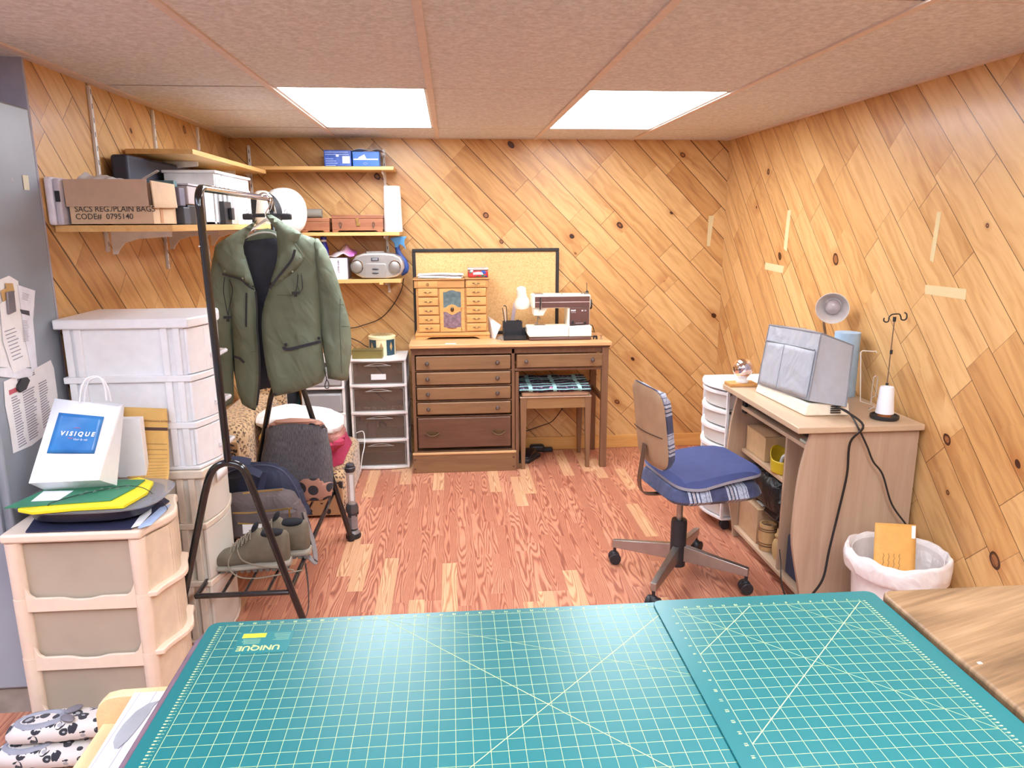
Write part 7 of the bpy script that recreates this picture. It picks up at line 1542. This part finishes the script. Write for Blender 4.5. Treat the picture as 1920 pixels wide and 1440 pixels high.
# ------------------------------------------------------------------ cutting table and mats
M_tbl = plain('brown_table_edge', srgb(0x6E5560), .5, var=.1)
M_mat = plain('teal_mat', srgb(0x186468), .30, var=.04, ns=3., bump=.06, bs=900.); M_line = plain('mat_print', srgb(0xB4BE84), .6); M_liney = plain('mat_print_fine', srgb(0x9FBE92), .6)
MZ1 = .7505
t = thing('cutting_table', 'dark brown cutting table under the two green mats', 'table', (.2, .6, 0))
b = MB(); b.prism([(-.485,-.3),(.848,-.3),(.848,1.32),(-.43,1.32),(-.46,1.31),(-.48,1.29),(-.487,1.26)], 'z', MZ1-.028, MZ1-.001); b.build('tabletop', M_tbl, t, bevel=.004)
for x, y in ((-.40,1.15),(.78,1.15),(-.40,-.2),(.78,-.2)): MB().box(x-.02,x+.02,y-.02,y+.02,.0,MZ1-.028).build('leg', M_tbl, t, bevel=.003)
def cmat(name, label, x0, x1, y0, y1, z, gx0, gy1, nx, ny, r=.02, numx=None, numy=None, left_ticks='L', extra=None, ydir=-1):
    """gx0: x of first vertical line; gy1: y of far horizontal line; inch grid"""
    t = thing(name, label, 'cutting mat', ((x0+x1)/2, (y0+y1)/2, z))
    ring = []
    for (cx, cy, a0) in ((x1-r,y1-r,0),(x0+r,y1-r,PI/2),(x0+r,y0+r,PI),(x1-r,y0+r,PI*1.5)):
        for i in range(6): a = a0+PI/2*i/5; ring.append((cx+r*math.cos(a), cy+r*math.sin(a)))
    MB().prism(ring, 'z', z, z+.003).build('mat', M_mat, t, bevel=.0008)
    I = .0254; gx1 = gx0+nx*I; gy0 = gy1-ny*I; zt = z+.0031; b = MB(); w = .00034
    for i in range(nx+1): b.box(gx0+i*I-w, gx0+i*I+w, gy0, gy1, zt, zt+.00012)
    for j in range(ny+1): b.box(gx0, gx1, gy1-j*I-w, gy1-j*I+w, zt, zt+.00012)
    b.build('grid_lines', M_line, t)
    b = MB(); rg = x0+.010; 
    for j in range(ny*8+1):
        L = .0028 if j % 8 else .006; y = gy1-j*I/8; b.box(gx0-.0015-L-.0, gx0-.0015, y-.0003, y+.0003, zt, zt+.0001) if left_ticks == 'R' else None
    for i in range(nx*8+1):
        L = .002 if i % 8 else .006; L = .0035 if i % 8 == 4 else L; x = gx0+i*I/8
        if gy1+.002+L < y1: b.box(x-.00025, x+.00025, gy1+.0015, gy1+.0015+L, zt, zt+.0001)
    if b.v: b.build('inch_ticks', M_line, t)
    # metric style edge blocks
    xs_ = (gx0-.0125, gx0-.0125) if left_ticks == 'B' else None
    b = MB(); k = 0; xe = gx0-.014 if left_ticks == 'B' else gx1+.006
    y = gy1
    while y > gy0 and k < 99:
        b.box(xe, xe+.0045, y-.0013, y+.0013, zt, zt+.0001); b.box(xe+(.0055 if left_ticks == 'B' else -.004), xe+(.0095 if left_ticks == 'B' else -.001), y-.0003, y+.0003, zt, zt+.0001); y -= .0075; k += 1
    b.build('scale_blocks', M_line, t)
    if numx:
        b = MB()
        for i, n in numx: b.text(str(n), .0078, (gx0+i*I+.0038, gy1+.0105 if True else 0, zt), (-1,0,0), (0,-1,0), th=.0001, bold=.0002)
        b.build('numbers', M_line, t)
    if numy:
        b = MB()
        for j, n, xx in numy: b.text(str(n), .0078, (xx, gy1-j*I+.004, zt), (0,-1,0), (1,0,0), th=.0001, bold=.0002)
        b.build('numbers', M_line, t)
    if extra: extra(t, gx0, gy1, zt)
    return t
def dline(b, a, c, z, w=.0011):
    a = Vector((a[0],a[1],z)); c = Vector((c[0],c[1],z)); d = (c-a).normalized(); n = Vector((-d.y,d.x,0))*w/2; u = Vector((0,0,.00015)); b.hexa([a-n,c-n,c+n,a+n,a-n+u,c-n+u,c+n+u,a+n+u])
I = .0254
GX, GY = at(424,1172,z=MZ1).x, at(424,1172,z=MZ1).y
GX = at(425,1175,z=MZ1+.003).x; GY = at(856,1155,z=MZ1+.003).y
def ex1(t, gx, gy, z):
    b = MB(); C_ = lambda i, j: (gx+i*I, gy-j*I)
    dline(b, C_(11.7,0), C_(33.7,22), z); dline(b, C_(11.7,0), C_(33,9), z, .0006); dline(b, C_(33.9,0), C_(11.9,22), z, .0012); dline(b, C_(13,22), C_(33,2), z, .0012) if False else None
    b.build('angle_lines', M_line, t)
    p0 = at(450,1235,z=z); p1 = at(545,1190,z=z)
    b = MB(); b.box(gx+1.35*I, gx+5.2*I, gy-3.75*I, gy-1.0*I, z+.0002, z+.0005); pn = b.build('logo_panel', plain('teal_mat_panel', srgb(0x176C70), .30, var=.04, ns=3.), t)
    M_y = plain('mat_yellow', srgb(0xE8D22E), .5)
    b = MB(); b.box(gx+1.6*I, gx+3.25*I, gy-1.75*I, gy-1.2*I, z+.0006, z+.0008); b.build('yellow_patch', M_y, pn)
    b = MB(); b.text('UNIQUE', .0215, (gx+4.6*I, gy-2.85*I, z+.0006), (-1,0,0), (0,-1,0), th=.0002, bold=.0005, sx=.95); b.build('lettering', plain('mat_gold', srgb(0xB7C07A), .5), pn)
    b = MB(); rr = random.Random(4)
    for k in range(5): b.box(gx+(1.7+rr.random()*.2)*I, gx+3.0*I, gy-(1.95+k*.14)*I-.0008, gy-(1.95+k*.14)*I, z+.0006, z+.0007); b.box(gx+(3.8+rr.random()*.3)*I, gx+5.0*I, gy-(1.3+k*.2)*I-.0008, gy-(1.3+k*.2)*I, z+.0006, z+.0007)
    b.build('fine_print', M_liney, pn)
cmat('cutting_mat', 'large green self healing cutting mat on the left of the table', -.4745, .445, .72, 1.318, MZ1, GX+0.0, GY, 35, 22, .02, numx=[(i, 35-i) for i in range(1, 35)], left_ticks='B', extra=ex1)
MZ2 = MZ1+.0036
g2x0 = at(1262,1139,z=MZ2+.003).x; g2y = at(1615,1127,z=MZ2+.003).y; g2x1 = at(1613,1127,z=MZ2+.003).x
def ex2(t, gx, gy, z):
    b = MB(); C_ = lambda i, j: (gx+i*I, gy-j*I); nx = round((g2x1-g2x0)/I)
    dline(b, C_(15,0), C_(0,15), z, .0014); dline(b, C_(6,0), C_(0,6), z, .0012); dline(b, C_(0,0), C_(15,15), z, .0007); dline(b, C_(9,0), C_(15,6), z, .0007)
    b.build('angle_lines', M_line, t)
    MB().box(gx+1.4*I, gx+6*I, gy-20*I, gy-18*I, z+.0002, z+.0005).build('logo_panel', plain('teal_mat_panel', srgb(0x176C70), .30, var=.04, ns=3.), t)
nx2 = round((g2x1-g2x0)/I)
cmat('cutting_mat', 'smaller green cutting mat overlapping the large one on the right', .388, .850, .68, 1.318, MZ2, g2x0, g2y, nx2, 22, .018, numx=[(i, nx2-i) for i in range(1, nx2)], numy=[(j, j, g2x0-.012) for j in range(1, 22)], left_ticks='L', extra=ex2)
# ------------------------------------------------------------------ brown wood table on the right
g = G('oak_veneer'); x, y, z = g.sep(g.co()); xx = g.m('ADD', g.m('MULTIPLY', x, .35), g.m('MULTIPLY', y, .25)); yy = g.m('SUBTRACT', g.m('MULTIPLY', y, .95), g.m('MULTIPLY', x, .32))
w1 = g.noise(g.comb(g.m('MULTIPLY', xx, 3.), g.m('MULTIPLY', yy, 9.), 0.), 1.5, 3., .5, 1.); w2 = g.noise(g.comb(g.m('MULTIPLY', xx, 8.), g.m('MULTIPLY', yy, 90.), 3.), 1.5, 3., .6)
g.set(col=g.ramp(g.m('ADD', g.m('MULTIPLY', w1, .6), g.m('MULTIPLY', w2, .4)), [(.36, srgb(0x604934)), (.50, srgb(0x806246)), (.64, srgb(0x98795A))]), rough=.42); M_oak = g.mat
t = thing('wooden_table', 'brown wood veneer table beside the cutting mats at the right edge', 'table', (1.3, .7, 0))
oz = .768; o0 = at(1648,1107,z=oz); o1 = at(1920,1338,z=oz); yo = o0.y
b = MB(); xa = o0.x; xb = o1.x
sl = (o1.x-o0.x)/(o1.y-o0.y); xn = o1.x+sl*(-.3-o1.y); xn = max(xn, .853); xa = max(xa, .853)
b.prism([(xn,-.3),(XR-.03,-.3),(XR-.03,yo-.0),(xa+.02,yo),(xa+.006,yo-.006),(xa,yo-.02)], 'z', oz-.022, oz); b.build('tabletop', M_oak, t, bevel=.006, seg=3)
b = MB(); b.prism([(xn+.004,-.3),(XR-.035,-.3),(XR-.035,yo-.004),(xa+.02,yo-.004),(xa+.006,yo-.01),(xa+.003,yo-.02)], 'z', oz-.040, oz-.0225); b.build('edge_band', plain('dark_oak_edge', srgb(0x6A4C3A), .5), t)
for x, y in ((.93,1.22),(1.68,1.22),(.93,-.2),(1.68,-.2)): MB().box(x-.022,x+.022,y-.022,y+.022,.0,oz-.040).build('leg', plain('dark_oak_edge', srgb(0x6A4C3A), .5), t, bevel=.003)
b = MB(); q = at(1838,1243,z=oz+.001); b.box(q.x-.004,q.x+.003,q.y-.002,q.y+.003,oz+.0002,oz+.0012); single(b, 'lint', M_paper, 'tiny white speck of lint on the brown wood table', 'lint')
# ------------------------------------------------------------------ pine tray stand and placemat left of the table
M_bir = woody('pale_birch', srgb(0xDDB584), srgb(0xEBCB9C), 'y', .45)
t = thing('wooden_stand', 'pale wooden stand with a rounded end panel left of the cutting table', 'stand', (-.62, 1.0, 0))
pz = .60; e0 = at(192,1318,y=1.33); e1 = at(186,1350,y=1.33)
b = MB(); x0 = e0.x-.012; b.prism([(x0,.35),(x0,.565),(x0+.008,.585),(x0+.022,.598),(x0+.045,.603),(-.50,.606),(-.50,.35)], 'y', 1.322, 1.345); b.build('end_panel', M_bir, t, bevel=.002)
b = MB(); b.box(x0+.012, x0+.045, .30, 1.321, .40, .545); b.build('side_rail', M_bir, t, bevel=.002)
b = MB(); b.box(x0+.046, -.50, .30, 1.321, .40, .42); b.build('bottom_board', M_bir, t)
for x, y in ((x0+.03,1.30),(-.53,1.30),(x0+.03,.35),(-.53,.35)): MB().box(x-.015,x+.015,y-.015,y+.015,.0,.40).build('leg', M_bir, t)
PM = [at(255,1294,z=.62), at(312,1290,z=.62)]
g = G('whitewash_print'); x, y, z = g.sep(g.co()); n = g.noise(g.comb(g.m('MULTIPLY', x, 60.), g.m('MULTIPLY', y, 4.), 0.), 1., 3.); ll = g.m('LESS_THAN', g.m('FRACT', g.m('MULTIPLY', g.m('ADD', x, 5.), 33.)), .05)
g.set(col=g.mix(ll, g.ramp(n, [(.35, srgb(0xD5CAD2)), (.65, srgb(0xF1ECF2))]), srgb(0x9A8E98)), rough=.4)
t = thing('placemat', 'white wood print placemat with a silver oval sticking out beside the mat', 'placemat', (-.56, 1.1, .60))
pl = at(255,1294,z=.612); pb = at(165,1440,z=.612); kx = (pb.x-pl.x)/(pb.y-pl.y)
yb0 = .80; b = MB(); b.prism([(pl.x,1.318),(-.493,1.318),(-.493,yb0),(pl.x+kx*(yb0-1.318),yb0)], 'z', .6085, .6115); b.build('mat', g.mat, t)
oc = at(300,1385,z=.612); b = MB(); ring = []
a_ = [at(px, py, z=.612) for px, py in ((300,1314),(278,1320),(255,1335),(232,1358),(217,1380),(212,1393),(214,1404),(222,1404),(240,1388),(262,1362),(280,1338),(288,1324))]
b.prism([(p.x, p.y) for p in a_], 'z', .612, .6135); b.build('silver_oval', plain('silver_print', srgb(0xA8A8AC), .3, metal=.1), t)
# ------------------------------------------------------------------ camera and view
cam = bpy.data.cameras.new('camera'); co = bpy.data.objects.new('camera', cam); C.objects.link(co)
co.matrix_world = Matrix(((RT.x, UP.x, -_f.x, 0), (RT.y, UP.y, -_f.y, 0), (RT.z, UP.z, -_f.z, CZ), (0,0,0,1)))
cam.sensor_fit = 'HORIZONTAL'; cam.sensor_width = 36; cam.lens = FPX/1920*36; cam.clip_start = .02
bpy.context.scene.camera = co
sc = bpy.context.scene
sc.view_settings.view_transform = 'Standard'; sc.view_settings.look = 'None'; sc.view_settings.gamma = 1; sc.view_settings.exposure = EXPO
sc.view_settings.use_curve_mapping = False
w = bpy.data.worlds.new('room_air'); sc.world = w; w.use_nodes = True

w.node_tree.nodes['Background'].inputs[0].default_value = (.9,.85,.82,1); w.node_tree.nodes['Background'].inputs[1].default_value = .3
